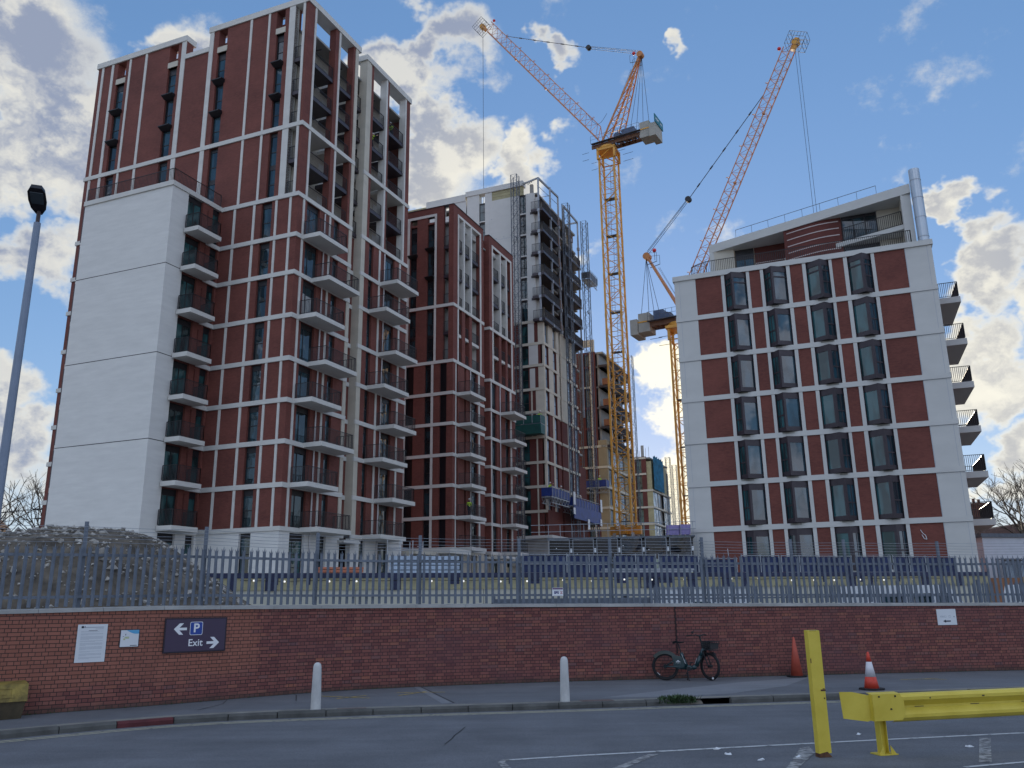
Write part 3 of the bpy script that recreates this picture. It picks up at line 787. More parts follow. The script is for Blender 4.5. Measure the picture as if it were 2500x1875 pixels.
# notice
r, P, X, N, M = sign_root('notice_poster', 9.34, 1.25, -0.004, 'tall white typed notice sheet, leftmost on the brick wall')
plate(MB(), P, X, N, -.27, .27, .90, 1.62, -.012, 0).build('sheet', PAPER, r)
m = MB(); z = 1.49; row = 0
plate(m, P, X, N, -.2, .2, 1.555, 1.570, -.0135, -.012); plate(m, P, X, N, .05, .2, 1.525, 1.535, -.0135, -.012)
for blk in (2, 3, 5, 2, 4, 5, 2, 4, 3):
    for i in range(blk):
        L = 0.2 if i < blk - 1 else rnd.uniform(-.1, .15)
        plate(m, P, X, N, -.205, L, z - .004, z, -.0135, -.012); z -= 0.0135
    z -= 0.016
m.build('print', INK, r)
m = MB(); plate(m, P, X, N, -.205, -.16, 1.55, 1.59, -.0136, -.012); plate(m, P, X, N, -.145, -.135, 1.56, 1.59, -.0136, -.012); plate(m, P, X, N, -.07, .09, 1.495, 1.503, -.0137, -.012)
m.build('heading', INKD, r)
# map
r, P, X, N, M = sign_root('map_poster', 10.04, 1.33, -0.004, 'small square white map with blue corner between the notice and the purple sign')
plate(MB(), P, X, N, -.185, .185, 1.155, 1.505, -.012, 0).build('frame', PURPD, r)
plate(MB(), P, X, N, -.172, .172, 1.168, 1.492, -.0135, -.012).build('sheet', PAPER, r)
f = lambda a, d, z: tuple(Vector((P.x, P.y, 0)) + X * a + N * d + Vector((0, 0, z)))
pts = [(.170, 1.490), (-.07, 1.490)] + [(-.07 + .24 * t, 1.490 - .075 * math.sin(t * math.pi * 0.62)) for t in (.15, .3, .45, .6, .75, .9, 1)]
MB().prism([f(a, -.0135, z) for a, z in pts], [f(a, -.015, z) for a, z in pts]).build('corner', pbr('map_blue', (0.10, 0.36, 0.60), 0.6, 0.03), r)
m = MB()
for a, z, w, h in ((-.12, 1.30, .04, .02), (-.08, 1.325, .07, .022), (-.10, 1.345, .05, .018), (-.06, 1.35, .05, .014), (-.115, 1.318, .03, .014)): plate(m, P, X, N, a, a + w, z, z + h, -.0146, -.0135)
m.build('map_area', pbr('map_green', (0.46, 0.50, 0.28), 0.7, 0.1), r)
m = MB()
for a, z, w, h in ((-.085, 1.39, .012, .03), (-.13, 1.365, .02, .008), (0.02, 1.185, .13, .012)): plate(m, P, X, N, a, a + w, z, z + h, -.0147, -.0135)
m.build('print', INKD, r)
# purple P / Exit sign
r, P, X, N, M = sign_root('direction_sign', 11.355, 1.355, -0.01, 'large dark purple sign with blue P square, two white arrows and Exit')
f = lambda a, d, z: tuple(Vector((P.x, P.y, 0)) + X * a + N * d + Vector((0, 0, z)))
plate(MB(), P, X, N, -.66, .66, 1.005, 1.71, -.02, 0).build('border', PURPD, r)
plate(MB(), P, X, N, -.63, .63, 1.035, 1.68, -.0225, -.02).build('panel', PURP, r)
def rrect(m, a0, a1, z0, z1, rad, d0, d1):
    pts = []
    for cx, cz, st in ((a1 - rad, z1 - rad, 0), (a0 + rad, z1 - rad, 90), (a0 + rad, z0 + rad, 180), (a1 - rad, z0 + rad, 270)):
        for k in range(5): t = R(st + 22.5 * k); pts.append((cx + rad * math.cos(t), cz + rad * math.sin(t)))
    return m.prism([f(a, d0, z) for a, z in pts], [f(a, d1, z) for a, z in pts])
rrect(MB(), -.135, .135, 1.355, 1.625, .03, -.0225, -.0235).build('square_border', SWHITE, r)
rrect(MB(), -.125, .125, 1.365, 1.615, .026, -.0235, -.0245).build('blue_square', PBLUE, r)
text_part('P', 0.25, SWHITE, r, tmat(M, 0, 1.49 - 1.355, 0.0255), bold=0.006)
text_part('Exit', 0.20, SWHITE, r, tmat(M, -.0, 1.195 - 1.355, 0.0235), bold=0.002)
def arrow(m, tip, zc, dirn, L=.27, hh=.115, sh=.026, d=-.0242):
    a = lambda x, z: f(tip - dirn * x, d, zc + z)
    b = lambda x, z: f(tip - dirn * x, -.0225, zc + z)
    P1 = [(0, 0), (.115, hh), (.20, hh), (.115, sh), (L, sh), (L, -sh), (.115, -sh), (.20, -hh), (.115, -hh)]
    for poly in ([0, 1, 2, 3], [0, 3, 4, 5, 6], [0, 6, 7, 8]): m.prism([b(*P1[i]) for i in poly], [a(*P1[i]) for i in poly])
    return m
arrow(MB(), -.47, 1.485, -1).build('arrow', SWHITE, r)
arrow(MB(), .51, 1.19, 1).build('arrow', SWHITE, r)
# white arrow sign on the right
r, P, X, N, M = sign_root('arrow_sign', 30.98, 1.41, -0.004, 'white rectangular board with black left arrow, high on the right of the wall')
f = lambda a, d, z: tuple(Vector((P.x, P.y, 0)) + X * a + N * d + Vector((0, 0, z)))
plate(MB(), P, X, N, -.275, .275, 1.205, 1.62, -.012, 0).build('board', PAPER, r)
m = MB(); P1 = [(-.12, 1.305), (-.04, 1.345), (-.04, 1.322), (.10, 1.322), (.10, 1.288), (-.04, 1.288), (-.04, 1.262)]
m.prism([f(a, -.012, z) for a, z in P1], [f(a, -.0135, z) for a, z in P1]).build('arrow', INKD, r)
text_part('VINCI', 0.072, INK, r, tmat(M, -.10, 1.42 - 1.41, 0.0135), name='lettering', depth=0.0005)
m = MB()
for k in range(8):
    t = k * math.pi / 4; a, z = .085 + .028 * math.cos(t), 1.425 + .028 * math.sin(t); plate(m, P, X, N, a - .006, a + .006, z - .006, z + .006, -.0135, -.012)
plate(m, P, X, N, .19, .23, 1.405, 1.435, -.0135, -.012)
m.build('emblem', INK, r)
# SPS sign on the fence
r, P, X, N, M = sign_root('security_sign', 20.31, 2.195, FENCE_OFF - 0.09, 'small white plate with purple top band and bold blue letters, fixed to the fence pales')
plate(MB(), P, X, N, -.145, .145, 2.09, 2.30, -.006, 0).build('plate', SWHITE, r)
plate(MB(), P, X, N, -.137, .137, 2.258, 2.292, -.0075, -.006).build('band', pbr('sign_plum', (0.10, 0.035, 0.13), 0.5, 0.05), r)
text_part('SPS', 0.088, pbr('letter_blue', (0.02, 0.03, 0.16), 0.5, 0.03), r, tmat(M, -.035, -.02, 0.0075), bold=0.004)
m = MB()
for i in range(3):
    for j in range(3):
        if (i + j) % 2 == 0 or i == 1: plate(m, P, X, N, .065 + .022 * i, .083 + .022 * i, 2.145 + .022 * j, 2.163 + .022 * j, -.0075, -.006)
m.build('emblem', pbr('emblem_red', (0.35, 0.06, 0.10), 0.5, 0.3, (30, 30, 30)), r)
m = MB(); plate(m, P, X, N, -.12, .12, 2.105, 2.113, -.0075, -.006); plate(m, P, X, N, -.12, .12, 2.235, 2.243, -.0075, -.006); m.build('print', INK, r)

# ------------------------------------------------------------------ street furniture
BOLL = pbr('painted_bollard', (0.50, 0.50, 0.49), 0.75, 0.14, (5, 5, 3), bump=0.1)
def bollard(x, y, h, label):
    b = MB().lathe([(.098, -.05), (.098, .02), (.092, .3), (.078, h - .09), (.075, h - .07), (.066, h - .035), (.045, h - .01), (.015, h)], (x, y, 0), 24).build('bollard', BOLL, loc=(x, y, 0), smooth=True)
    return tag(b, label, 'bollard', 'white bollards along the kerb')
bollard(-3.83, 17.02, 0.86, 'white rounded concrete bollard, the left one, standing right of the purple sign')
bollard(0.98, 17.86, 0.86, 'white rounded concrete bollard with chipped base, standing by the rusty cover')
CONE_O = pbr('faded_orange_plastic', (0.42, 0.075, 0.045), 0.55, 0.15, (5, 5, 5))
CONE_R = pbr('bright_cone_orange', (0.58, 0.055, 0.03), 0.5, 0.1, (5, 5, 5))
CONE_W = pbr('cone_reflective_band', (0.62, 0.60, 0.63), 0.4, 0.06, (5, 5, 5))
def cone(x, y, h, rb, base, label, band, ob):
    r = tag(empty('traffic_cone', (x, y, 0)), label, 'traffic cone', 'traffic cones on the pavement')
    rt = 0.022; f = lambda z: rb + (rt - rb) * (z - .03) / (h - .03)
    segs = [(.03, band[0], ob), (band[0], band[1], CONE_W), (band[1], h, ob)] if band else [(.03, h, ob)]
    for i, (a, b, mt) in enumerate(segs):
        prof = [(f(a), a), (f(b), b)] + ([(0.012, b + .004)] if b == h else [])
        MB().lathe(prof, (x, y, 0), 20).build('cone_body' if mt is ob else 'reflective_band', mt, r, smooth=True)
    c, s_ = math.cos(.3), math.sin(.3); pts = [(base, base * .45), (base * .45, base), (-base * .45, base), (-base, base * .45), (-base, -base * .45), (-base * .45, -base), (base * .45, -base), (base, -base * .45)]
    q = [(x + a * c - b * s_, y + a * s_ + b * c) for a, b in pts]
    MB().prism([(a, b, 0.004) for a, b in q], [(a, b, .035) for a, b in q]).build('base', RUBBER, r)
cone(7.22, 22.74, 0.98, .155, .235, 'tall plain faded orange cone leaning against the brick wall', None, CONE_O)
cone(7.75, 19.36, 0.78, .155, .25, 'short red cone with white band, near the kerb', (.27, .58), CONE_R)

YPAINT = pbr('yellow_barrier_paint', (0.62, 0.47, 0.045), 0.42, 0.10, (2.5, 2.5, 2.5), col2=(0.66, 0.52, 0.07), bump=0.05)
RUST = pbr('rust', (0.10, 0.045, 0.025), 0.9, 0.4, (14, 14, 14))
px, py = 4.05, 11.95
r = tag(empty('yellow_post', (px, py, -0.1)), 'tall flat yellow steel post with rusty foot, left of the guard rail', 'post')
D1, D2 = Vector((0.985, 0.17, 0)), Vector((-0.17, 0.985, 0))
fp = lambda a, d, z: (px + D1.x * a + D2.x * d, py + D1.y * a + D2.y * d, z)
m = MB().prism([fp(-.088, -.05, -.05), fp(.088, -.05, -.05), fp(.088, .05, -.05), fp(-.088, .05, -.05)], [fp(-.086, -.05, 1.50), fp(.086, -.05, 1.50), fp(.086, .05, 1.505), fp(-.086, .05, 1.505)])
m.build('shaft', YPAINT, r)
m = MB().prism([fp(-.092, -.054, -.099), fp(.092, -.054, -.099), fp(.092, .054, -.099), fp(-.092, .054, -.099)], [fp(-.091, -.053, -.052), fp(.03, -.053, -.03), fp(.091, .053, -.055), fp(-.091, .053, -.055)])
for a, z, w, h in ((.02, .72, .07, .022), (.05, .745, .03, .01), (.055, .62, .018, .02), (-.085, 1.08, .012, .06), (-.06, 1.494, .1, .006)): m.box(a, a + w, -.0525, -.049, z, z + h, fp)
m.build('rust_stain', RUST, r)
# guard rail
GA = R(76); gx, gy = 4.87, 12.02
G = lambda a, d, z: (gx + math.sin(GA) * a - math.cos(GA) * d, gy + math.cos(GA) * a + math.sin(GA) * d, z)
r = tag(empty('guard_rail', (gx, gy, -0.1)), 'yellow corrugated guard rail with flared end on a short post', 'guard rail')
prof = [(.335, -.0), (.30, .0), (.315, -.045), (.36, -.085), (.40, -.085), (.445, -.045), (.475, -.02), (.505, -.02), (.535, -.045), (.58, -.085), (.62, -.085), (.655, -.05), (.665, -.0)]
m = MB(); L0, L1 = .18, 11
t = .006
for (z0, d0), (z1, d1) in zip(prof[1:], prof[2:]):
    m.prism([G(L0, d0, z0), G(L1, d0, z0), G(L1, d1, z1), G(L0, d1, z1)], [G(L0, d0 + t, z0), G(L1, d0 + t, z0), G(L1, d1 + t, z1), G(L0, d1 + t, z1)])
m.build('beam', YPAINT, r)
m = MB()
for a in (0.55, 1.45, 2.3): m.box(a, a + .14, -.026, -.0205, .485, .492, G)
for a in (.75, 1.6, 1.62, 2.5): m.box(a, a + .02, -.0905, -.086, .59, .605, G)
m.build('slot', BLACK, r)
# flared end: flat wing, turned-up plate and sleeve over the beam
m = MB()
wing = [(-.50, .365), (-.52, .70), (-.36, .70), (-.15, .655), (-.15, .34), (-.20, .325)]
m.prism([G(a, -.03 - .10 * (-.15 - a) / .35 * -1, z) for a, z in wing], [G(a, -.022 - .10 * (-.15 - a) / .35 * -1, z) for a, z in wing])
m.build('end_wing', YPAINT, r)
m = MB()
m.prism([G(-.15, -.10, .335), G(.28, -.10, .335), G(.33, -.10, .40), G(.33, -.10, .58), G(.28, -.10, .665), G(-.15, -.10, .665)], [G(-.15, -.094, .335), G(.28, -.094, .335), G(.33, -.094, .40), G(.33, -.094, .58), G(.28, -.094, .665), G(-.15, -.094, .665)])
m.prism([G(-.15, -.10, .665), G(.28, -.10, .665), G(.28, .02, .68), G(-.15, .02, .68)], [G(-.15, -.10, .671), G(.28, -.10, .671), G(.28, .02, .686), G(-.15, .02, .686)])
m.prism([G(-.152, -.10, .335), G(-.152, -.03, .335), G(-.152, -.03, .671), G(-.152, -.10, .671)], [G(-.146, -.10, .335), G(-.146, -.03, .335), G(-.146, -.03, .671), G(-.146, -.10, .671)])
m.build('end_sleeve', YPAINT, r)
m = MB()
for a, z in ((.12, .48), (-.05, .64), (.2, .64)): m.tube(G(a, -.112, z), G(a, -.098, z), .012, n=8)
m.build('bolt', BLACK, r)
for a0 in (0.04, 3.24, 6.4):
    m = MB()
    m.box(a0 - .05, a0 - .042, 0.0, .11, -.1, .60, G).box(a0 + .042, a0 + .05, 0.0, .11, -.1, .60, G).box(a0 - .042, a0 + .042, .05, .058, -.1, .60, G)
    m.prism([G(a0 - .13, -.05, -.098), G(a0 + .15, -.05, -.098), G(a0 + .15, .16, -.098), G(a0 - .13, .16, -.098)], [G(a0 - .13, -.05, -.085), G(a0 + .15, -.05, -.085), G(a0 + .15, .16, -.085), G(a0 - .13, .16, -.085)])
    for s_ in (-1, 1):
        m.prism([G(a0 + s_ * .05, -.04, -.085), G(a0 + s_ * .13, -.04, -.085), G(a0 + s_ * .05, -.04, .02)], [G(a0 + s_ * .05, -.03, -.085), G(a0 + s_ * .13, -.03, -.085), G(a0 + s_ * .05, -.03, .02)])
    m.box(a0 - .06, a0 + .06, -.02, .0, .36, .50, G)
    m.build('post', YPAINT, r)

# lamp post standing on the pavement at the left edge
lx, ly = -9.14, 14.85
r = tag(empty('street_lamp', (lx, ly, 0)), 'tall grey lamp post with dark flat lantern at the left edge', 'street lamp')
LAMPG = pbr('lamp_column_grey', (0.20, 0.24, 0.31), 0.5, 0.08, (2, 2, 2), metallic=0.3)
MB().tube((lx, ly, 0), (lx, ly, 1.6), 0.11, n=16).tube((lx, ly, 1.6), (lx, ly, 9.15), 0.088, 0.062, n=16).build('column', LAMPG, r, smooth=False)
MB().tube((lx, ly, 9.15), (lx, ly, 9.42), 0.037, n=12).build('spigot', pbr('brown_spigot', (0.07, 0.045, 0.045), 0.6, 0.1), r)
# lantern: flat shield leaning out over the road (toward us)
hd = Vector((-lx * .62, -ly, 0)).normalized(); hs = Vector((-hd.y, hd.x, 0)); hu = Vector((0, 0, 1))
Lf = lambda a, b, c: tuple(Vector((lx, ly, 9.36)) + hs * a + hd * b + hu * c)
out = [(-.05, -.06), (.05, -.06), (.13, .08), (.16, .26), (.155, .46), (.10, .56), (-.10, .56), (-.155, .46), (-.16, .26), (-.13, .08)]
tilt = 0.42
m = MB().prism([Lf(x, y, 0.02 + y * tilt) for x, y in out], [Lf(x * .86, y * .95 + .01, .12 + y * tilt * 0.9) for x, y in out]); m.build('lantern', pbr('lantern_black', (0.012, 0.012, 0.018), 0.4, 0.1), r)
inn = [(-.10, .20), (.10, .20), (.115, .30), (.11, .46), (-.11, .46), (-.115, .30)]
MB().prism([Lf(x, y, .008 + y * tilt) for x, y in inn], [Lf(x, y, .022 + y * tilt) for x, y in inn]).build('lens', pbr('lamp_lens', (0.055, 0.075, 0.09), 0.25, 0.1), r)

# grit bin / cast block at the left edge of the pavement
bx, by = -8.98, 16.28
r = tag(empty('yellow_bin', (bx, by, 0)), 'dirty yellow box with recessed panel at the far left of the pavement', 'grit bin')
BINY = pbr('dirty_yellow_plastic', (0.16, 0.115, 0.03), 0.6, 0.4, (4, 4, 4), col2=(0.40, 0.29, 0.06))
E1, E2 = Vector((-0.80, -0.60, 0)), Vector((-0.60, 0.80, 0))
Bf = lambda a, d, z: (bx + E1.x * a + E2.x * d, by + E1.y * a + E2.y * d, z)
m = MB().prism([Bf(.04, .03, .003), Bf(.96, .03, .003), Bf(.96, .5, .003), Bf(.04, .5, .003)], [Bf(.0, .0, .30), Bf(1.0, .0, .30), Bf(1.0, .52, .30), Bf(.0, .52, .30)])
m.build('body', pbr('bin_base_dark', (0.07, 0.052, 0.028), 0.7, 0.4, (4, 4, 4)), r)
m = MB().prism([Bf(-.02, -.03, .302), Bf(1.02, -.03, .302), Bf(1.02, .54, .302), Bf(-.02, .54, .302)], [Bf(-.02, .05, .60), Bf(1.02, .05, .60), Bf(1.02, .54, .63), Bf(-.02, .54, .63)])
m.build('lid', BINY, r)
lid = lambda a, t: Bf(a, -.03 + .08 * t, .302 + .298 * t)
lo = lambda a, t: Bf(a, -.03 + .08 * t - .012, .302 + .298 * t + .003)
m = MB()
for a0, a1, t0, t1 in ((.18, .9, .22, .28), (.18, .9, .74, .80), (.18, .24, .28, .74), (.84, .9, .28, .74), (.34, .74, .40, .60)): m.prism([lid(a0, t0), lid(a1, t0), lid(a1, t1), lid(a0, t1)], [lo(a0, t0), lo(a1, t0), lo(a1, t1), lo(a0, t1)])
m.build('panel_rim', BINY, r)

# weeds in the broken kerb and small litter
WEED = pbr('weed_green', (0.035, 0.065, 0.022), 0.8, 0.3, (9, 9, 9))
m = MB(); wr = random.Random(3)
for i in range(700):
    k, d = KERBP.at(19.42 + wr.gauss(0, .17), wr.uniform(-.04, .20)); a = wr.uniform(0, 6.28); h = wr.uniform(.02, .11); w = .014
    p = Vector((k.x, k.y, -.06 if wr.random() < .5 else 0.0)); t = p + Vector((math.cos(a) * h * .8, math.sin(a) * h * .8, h)); s_ = Vector((-math.sin(a), math.cos(a), 0)) * w
    m.quad(tuple(p - s_), tuple(p + s_), tuple((p + t) / 2 + s_ * 1.4), tuple(t))
tag(m.build('weed_clump', WEED, recalc=False), 'clump of green weeds in the broken kerb below the bike', 'weeds')
m = MB()
for i in range(420):
    s_ = wr.uniform(6, 36); P, d = WALLP.at(s_, -wr.random() ** 2 * .05)
    a = wr.uniform(0, 6.28); h = wr.uniform(.01, .05); p = Vector((P.x, P.y, 0)); t = p + Vector((math.cos(a) * h, -abs(math.sin(a)) * h * .5, h)); q = Vector((d.x, d.y, 0)) * .01
    m.quad(tuple(p - q), tuple(p + q), tuple(t))
o = m.build('wall_foot_moss', WEED, recalc=False); o['kind'] = 'stuff'; tag(o, 'thin line of moss and weeds along the foot of the brick wall', 'moss')
for (x, y), a, l in zip([(3.15, 11.75), (5.23, 13.78), (2.84, 12.2), (6.27, 12.54), (3.7, 11.93), (2.79, 12.62)], (.1, .9, 1.7, 2.2, .5, 2.9),
        ['largest crumpled white scrap, lowest, left of the yellow post', 'white scrap beyond the bay line behind the guard rail', 'white scrap furthest left on the bay hatching', 'crumpled white scrap right of the guard rail post', 'small white scrap touching the foot of the yellow post', 'tiny white scrap just below the bay line left of the post']):
    c, s_ = math.cos(a), math.sin(a); q = [(x + .05 * u * c - .03 * v * s_, y + .05 * u * s_ + .03 * v * c) for u, v in ((-1, -1), (.2, -1.2), (1, -.4), (.8, 1), (-.5, .8))]
    o = MB().prism([(a_, b_, -.096) for a_, b_ in q], [(a_ + .01, b_, -.096 + .016 * (i % 2 + .4)) for i, (a_, b_) in enumerate(q)]).build('paper_scrap', PAPER, loc=(x, y, -.096))
    tag(o, l, 'litter', 'white paper scraps on the road')

# ------------------------------------------------------------------ podium
def ray_line(x0, y0, x1, y1): return Vector((x0, y0)), Vector((x1, y1))
RW0, RW1 = Vector((-31, 31.3)), Vector((27.4, 50.0)); RWD = (RW1 - RW0).normalized(); RWN = Vector((-RWD.y, RWD.x))
RWL = (RW1 - RW0).length
RWf = lambda a, d, z: (RW0.x + RWD.x * a + RWN.x * d, RW0.y + RWD.y * a + RWN.y * d, z)
PZ = 3.30
DECKM = pbr('podium_concrete', (0.24, 0.235, 0.22), 0.9, 0.2, (0.5, 0.5, 0.5))
a, b = RWf(-25, .2, PZ), RWf(RWL - .05, .2, PZ)
struct(MB().quad(a, b, (62, 200, PZ), (-150, 200, PZ)).build('podium_deck', DECKM, recalc=False), 'concrete podium deck the blocks stand on')
rw = tag(empty('retaining_wall', RWf(30, 0, 0)), 'long cream retaining wall with navy edge trim, seen through the fence', 'wall')
RWC = pbr('cream_render', (0.50, 0.485, 0.40), 0.85, 0.05, (0.3, 0.3, 0.6))
MB().box(-25, RWL, 0, .25, -.2, 2.62, RWf).build('wall', RWC, rw)
MB().box(-25, RWL + .02, -.05, .26, 2.62, 3.14, RWf).build('insulation_band', INSUL, rw)
m = MB().box(-25, RWL + .04, -.09, .27, 3.14, 3.36, RWf)
for i in range(40):
    a = rnd.uniform(10, RWL - 2); w = rnd.choice((.15, .3, .5)); m.box(a, a + w, -.07, 0, 2.95 - rnd.choice((.1, .35)), 3.14, RWf)
m.build('edge_trim', NAVY, rw)
m = MB()
for a in range(0, int(RWL), 6): m.box(a + 1.0, a + 1.02, -.004, .01, 0, 2.62, RWf)
for a, z in ((31.5, 1.9), (38.3, 2.15), (44, 2.3)): m.tube(RWf(a, -.03, z), RWf(a, .02, z), .13, n=12)
m.build('weep_hole', BLACK, rw)

SITE_Z = 0.25
struct(MB().quad((-40, 20, -.12), (60, 26, -.12), (60, 60, SITE_Z), (-40, 33, SITE_Z)).build('yard_ground', EARTH, recalc=False), 'site yard ground behind the brick wall')

# ------------------------------------------------------------------ A: the tall tower on the left
FA = Frame((-16.034, 57.818), R(-67.97), R(23.79))
ZA = [7.28, 10.30, 13.36, 16.36, 19.45, 22.73, 26.10, 29.13, 32.47, 35.47, 38.53, 41.50, 44.50, 47.55]
TOP = 49.98
A = tag(empty('apartment_tower', FA(0, 0, PZ)), 'tallest red brick tower with white bands, on the left, with a white windowless wing', 'apartment building')
T = 0.42
def multi(parts, name, mat, root):
    m = MB()
    for p in parts: m.box(*p)
    return m.build(name, mat, root)
L, Rr = FA.face('L'), FA.face('R')
# --- left face wall, one plane; window columns are real slots
WC_LO = [(2.46, 3.36)]
hL = []
hL += [(2.40, 3.38, ZA[i] + .02, ZA[i + 1] - .36) for i in range(0, 8)]
hL += [(2.30, 3.08, 32.50, 38.16), (2.30, 3.08, 38.58, 47.2), (8.2, 9.1, 32.5, 38.16), (8.2, 9.1, 38.58, 47.2), (13.5, 14.48, 32.5, 38.16), (13.5, 14.48, 38.58, 47.2), (19.5, 20.48, 32.5, 38.16), (19.5, 20.48, 38.58, 47.2)]
hL += [(a, b, 47.98, 49.42) for a, b in ((2.30, 3.15), (8.2, 9.1), (13.5, 14.48), (19.5, 20.48))]
m = MB()
wall(m, L, 0.0, 1.27, 7.28, 32.47, T)
wall(m, L, 1.27, 10.05, 7.28, 47.55, T, hL)
wall(m, L, 10.05, 12.64, 7.28, 47.62, T, hL)
wall(m, L, 12.64, 22.87, 3.0, 47.55, T, hL)
# parapet screens, thicker so that the sky shows through their slots
wall(m, L, 1.27, 10.05, 47.55, 49.45, 0.75, hL)
wall(m, L, 12.64, 22.87, 47.55, 49.45, 0.75, hL)
m.box(0.0, 0.30, 0.0, 0.80, 32.47, 49.45, L)        # brick corner pier
# right face, tower one (v 0.42..7.2) and tower two (8.4..15.95)
hR = []
for i in range(0, 8):
    z0, z1 = ZA[i] + .02, ZA[i + 1] - .36
    hR += [(1.12, 2.72, z0, z1), (4.60, 5.32, z0, z1)]
wall(m, Rr, T, 6.60, 7.28, 32.47, T, hR)
m.box(3.72, 4.18, 0.0, 0.62, 32.47, 49.45, Rr).box(6.32, 6.80, 0.0, 0.62, 32.47, 49.45, Rr).box(0.80, 0.86, 0, .6, 32.47, 49.45, Rr)
hR2 = []
for i in range(0, 8):
    z0, z1 = ZA[i] + .02, ZA[i + 1] - .36
    hR2 += [(9.70, 10.38, z0, z1), (12.25, 13.80, z0, z1)]
wall(m, Rr, 8.95, 15.94, 7.28, 32.47, T, hR2)
m.box(9.22, 9.58, 0, .62, 32.47, 49.45, Rr).box(11.90, 12.22, 0, .62, 32.47, 49.45, Rr).box(15.24, 15.94, 0, .62, 32.47, 49.45, Rr)
m.box(.68, 1.1, 6.6, 8.95, 7.28, 32.47, FA)          # back of the recess between the two towers
m.box(22.45, 22.87, .42, 16, 3.0, 47.55, FA)         # far left flank
m.box(0.42, 22.4, 15.5, 15.94, 3.0, 47.5, FA)
m.build('wall', BRICK, A)
# back walls of the loggias, upper floors
m = MB()
m.box(1.9, 2.2, 0.75, 7.0, 32.47, 47.40, FA).box(1.35, 1.9, .75, 1.1, 32.47, 47.4, FA)
m.box(1.9, 2.2, 7.0, 15.4, 32.47, 47.40, FA)
m.build('loggia_wall', CREAM, A)
m = MB()
for v0, v1 in ((1.5, 3.2), (4.7, 5.9), (10.0, 11.3), (12.9, 14.3)):
    for z in ZA[8:13]: m.box(1.86, 1.92, v0, v1, z + .05, z + 2.2, FA)
m.build('loggia_door', GREY_PANEL, A)
MB().box(.5, 22.3, .76, 15.4, 47.42, 47.60, FA).build('roof', CONC, A)
# white cornice beams
m = MB()
m.box(-.10, 10.15, -.10, 1.02, 49.45, TOP, FA)
m.box(12.58, 22.98, -.12, 1.02, 49.45, TOP, FA)
m.box(-.12, 1.05, 1.02, 7.36, 49.45, TOP, FA)
m.box(-.12, 1.05, 8.28, 16.05, 49.45, TOP, FA)
m.box(10.05, 12.60, -.10, .6, 47.62, 48.06, FA)
m.build('cornice', WHITE, A)
# floor bands
m = MB()
for i, z in enumerate(ZA[:9]):
    h = .34 if i else .30
    m.box(-.10, 7.2, -.10, .05, z - h, z, FA)
    m.box(-.10, .05, .05, 7.02, z - h, z, FA)
    m.box(-.10, .05, 8.38, 15.98, z - h, z, FA)
    m.box(.58, .70, 6.6, 8.35, z - h, z, FA)
    if i and i < 8: m.box(15.5, 22.95, -.10, .05, z - h, z, FA)
z = ZA[10]
m.box(-.10, 22.95, -.10, .05, z - .36, z, FA).box(-.10, .05, .05, 7.02, z - .36, z, FA).box(-.10, .05, 8.38, 15.98, z - .36, z, FA)
m.build('floor_band', WHITE, A)
z = ZA[8]; MB().box(7.2, 22.95, -.10, .05, z - .36, z - .005, FA).build('floor_band', WHITE, A)
# pilaster strips
S = []
for a, w in ((.66, .2), (1.96, .2), (4.05, .21), (5.93, .21)): S.append((a - w / 2, a + w / 2, -.055, .03, 7.28, 32.2, FA))
for a, b, z1 in ((.28, .50, 49.45), (1.27, 1.84, 49.45), (3.75, 3.95, 49.45), (5.58, 5.80, 49.45), (9.62, 10.05, 49.45), (12.64, 13.1, 49.45), (17.0, 17.25, 49.45), (18.88, 19.1, 49.45), (20.95, 21.22, 49.45), (22.15, 22.4, 49.45)):
    S.append((a, b, -.055, .5 if a < 2 else .03, 32.47, z1, FA))
for v0, v1, z0, z1 in ((.58, .80, 7.28, 32.2), (3.92, 4.14, 7.28, 32.2), (11.2, 11.44, 7.28, 32.2), (14.55, 14.8, 7.28, 32.2), (.82, 1.04, 32.47, 49.45), (4.18, 4.40, 32.47, 49.45), (11.62, 11.88, 32.47, 49.45), (15.0, 15.22, 32.47, 49.45)):
    S.append((-.055, .62 if z0 > 30 and v0 > 8 else (.5 if z0 > 30 else .03), v0, v1, z0, z1, FA))
S.append((15.0, 15.3, .8, .81, 40, 40.1, FA))
S.append((22.1, 22.38, -.05, .03, 7.3, 32.1, FA))
multi(S, 'pilaster_strip', WHITE, A)
m = MB()
m.box(-.06, .46, 6.60, 7.02, 7.28, 49.45, FA)
m.box(-.06, .72, 8.40, 8.96, 7.28, 49.45, FA).box(.0, .62, 8.96, 9.22, 32.47, 49.45, FA)
m.build('corner_pilaster', CREAM, A)
# downpipes on the right face
m = MB()
for v in (3.27, 12.0): m.tube(FA(-.10, v, 3.6), FA(-.10, v, 32.0), .06, n=8)
m.build('downpipe', pbr('pale_downpipe', (0.55, 0.52, 0.52), 0.35, 0.05), A)
# lintels over the top windows
m = MB()
for a, b in ((2.18, 3.12), (8.12, 9.12), (13.42, 14.5), (19.42, 20.5)): m.box(a, b, -.07, .45, 47.2, 47.72, FA)
m.build('lintel', CREAM, A)
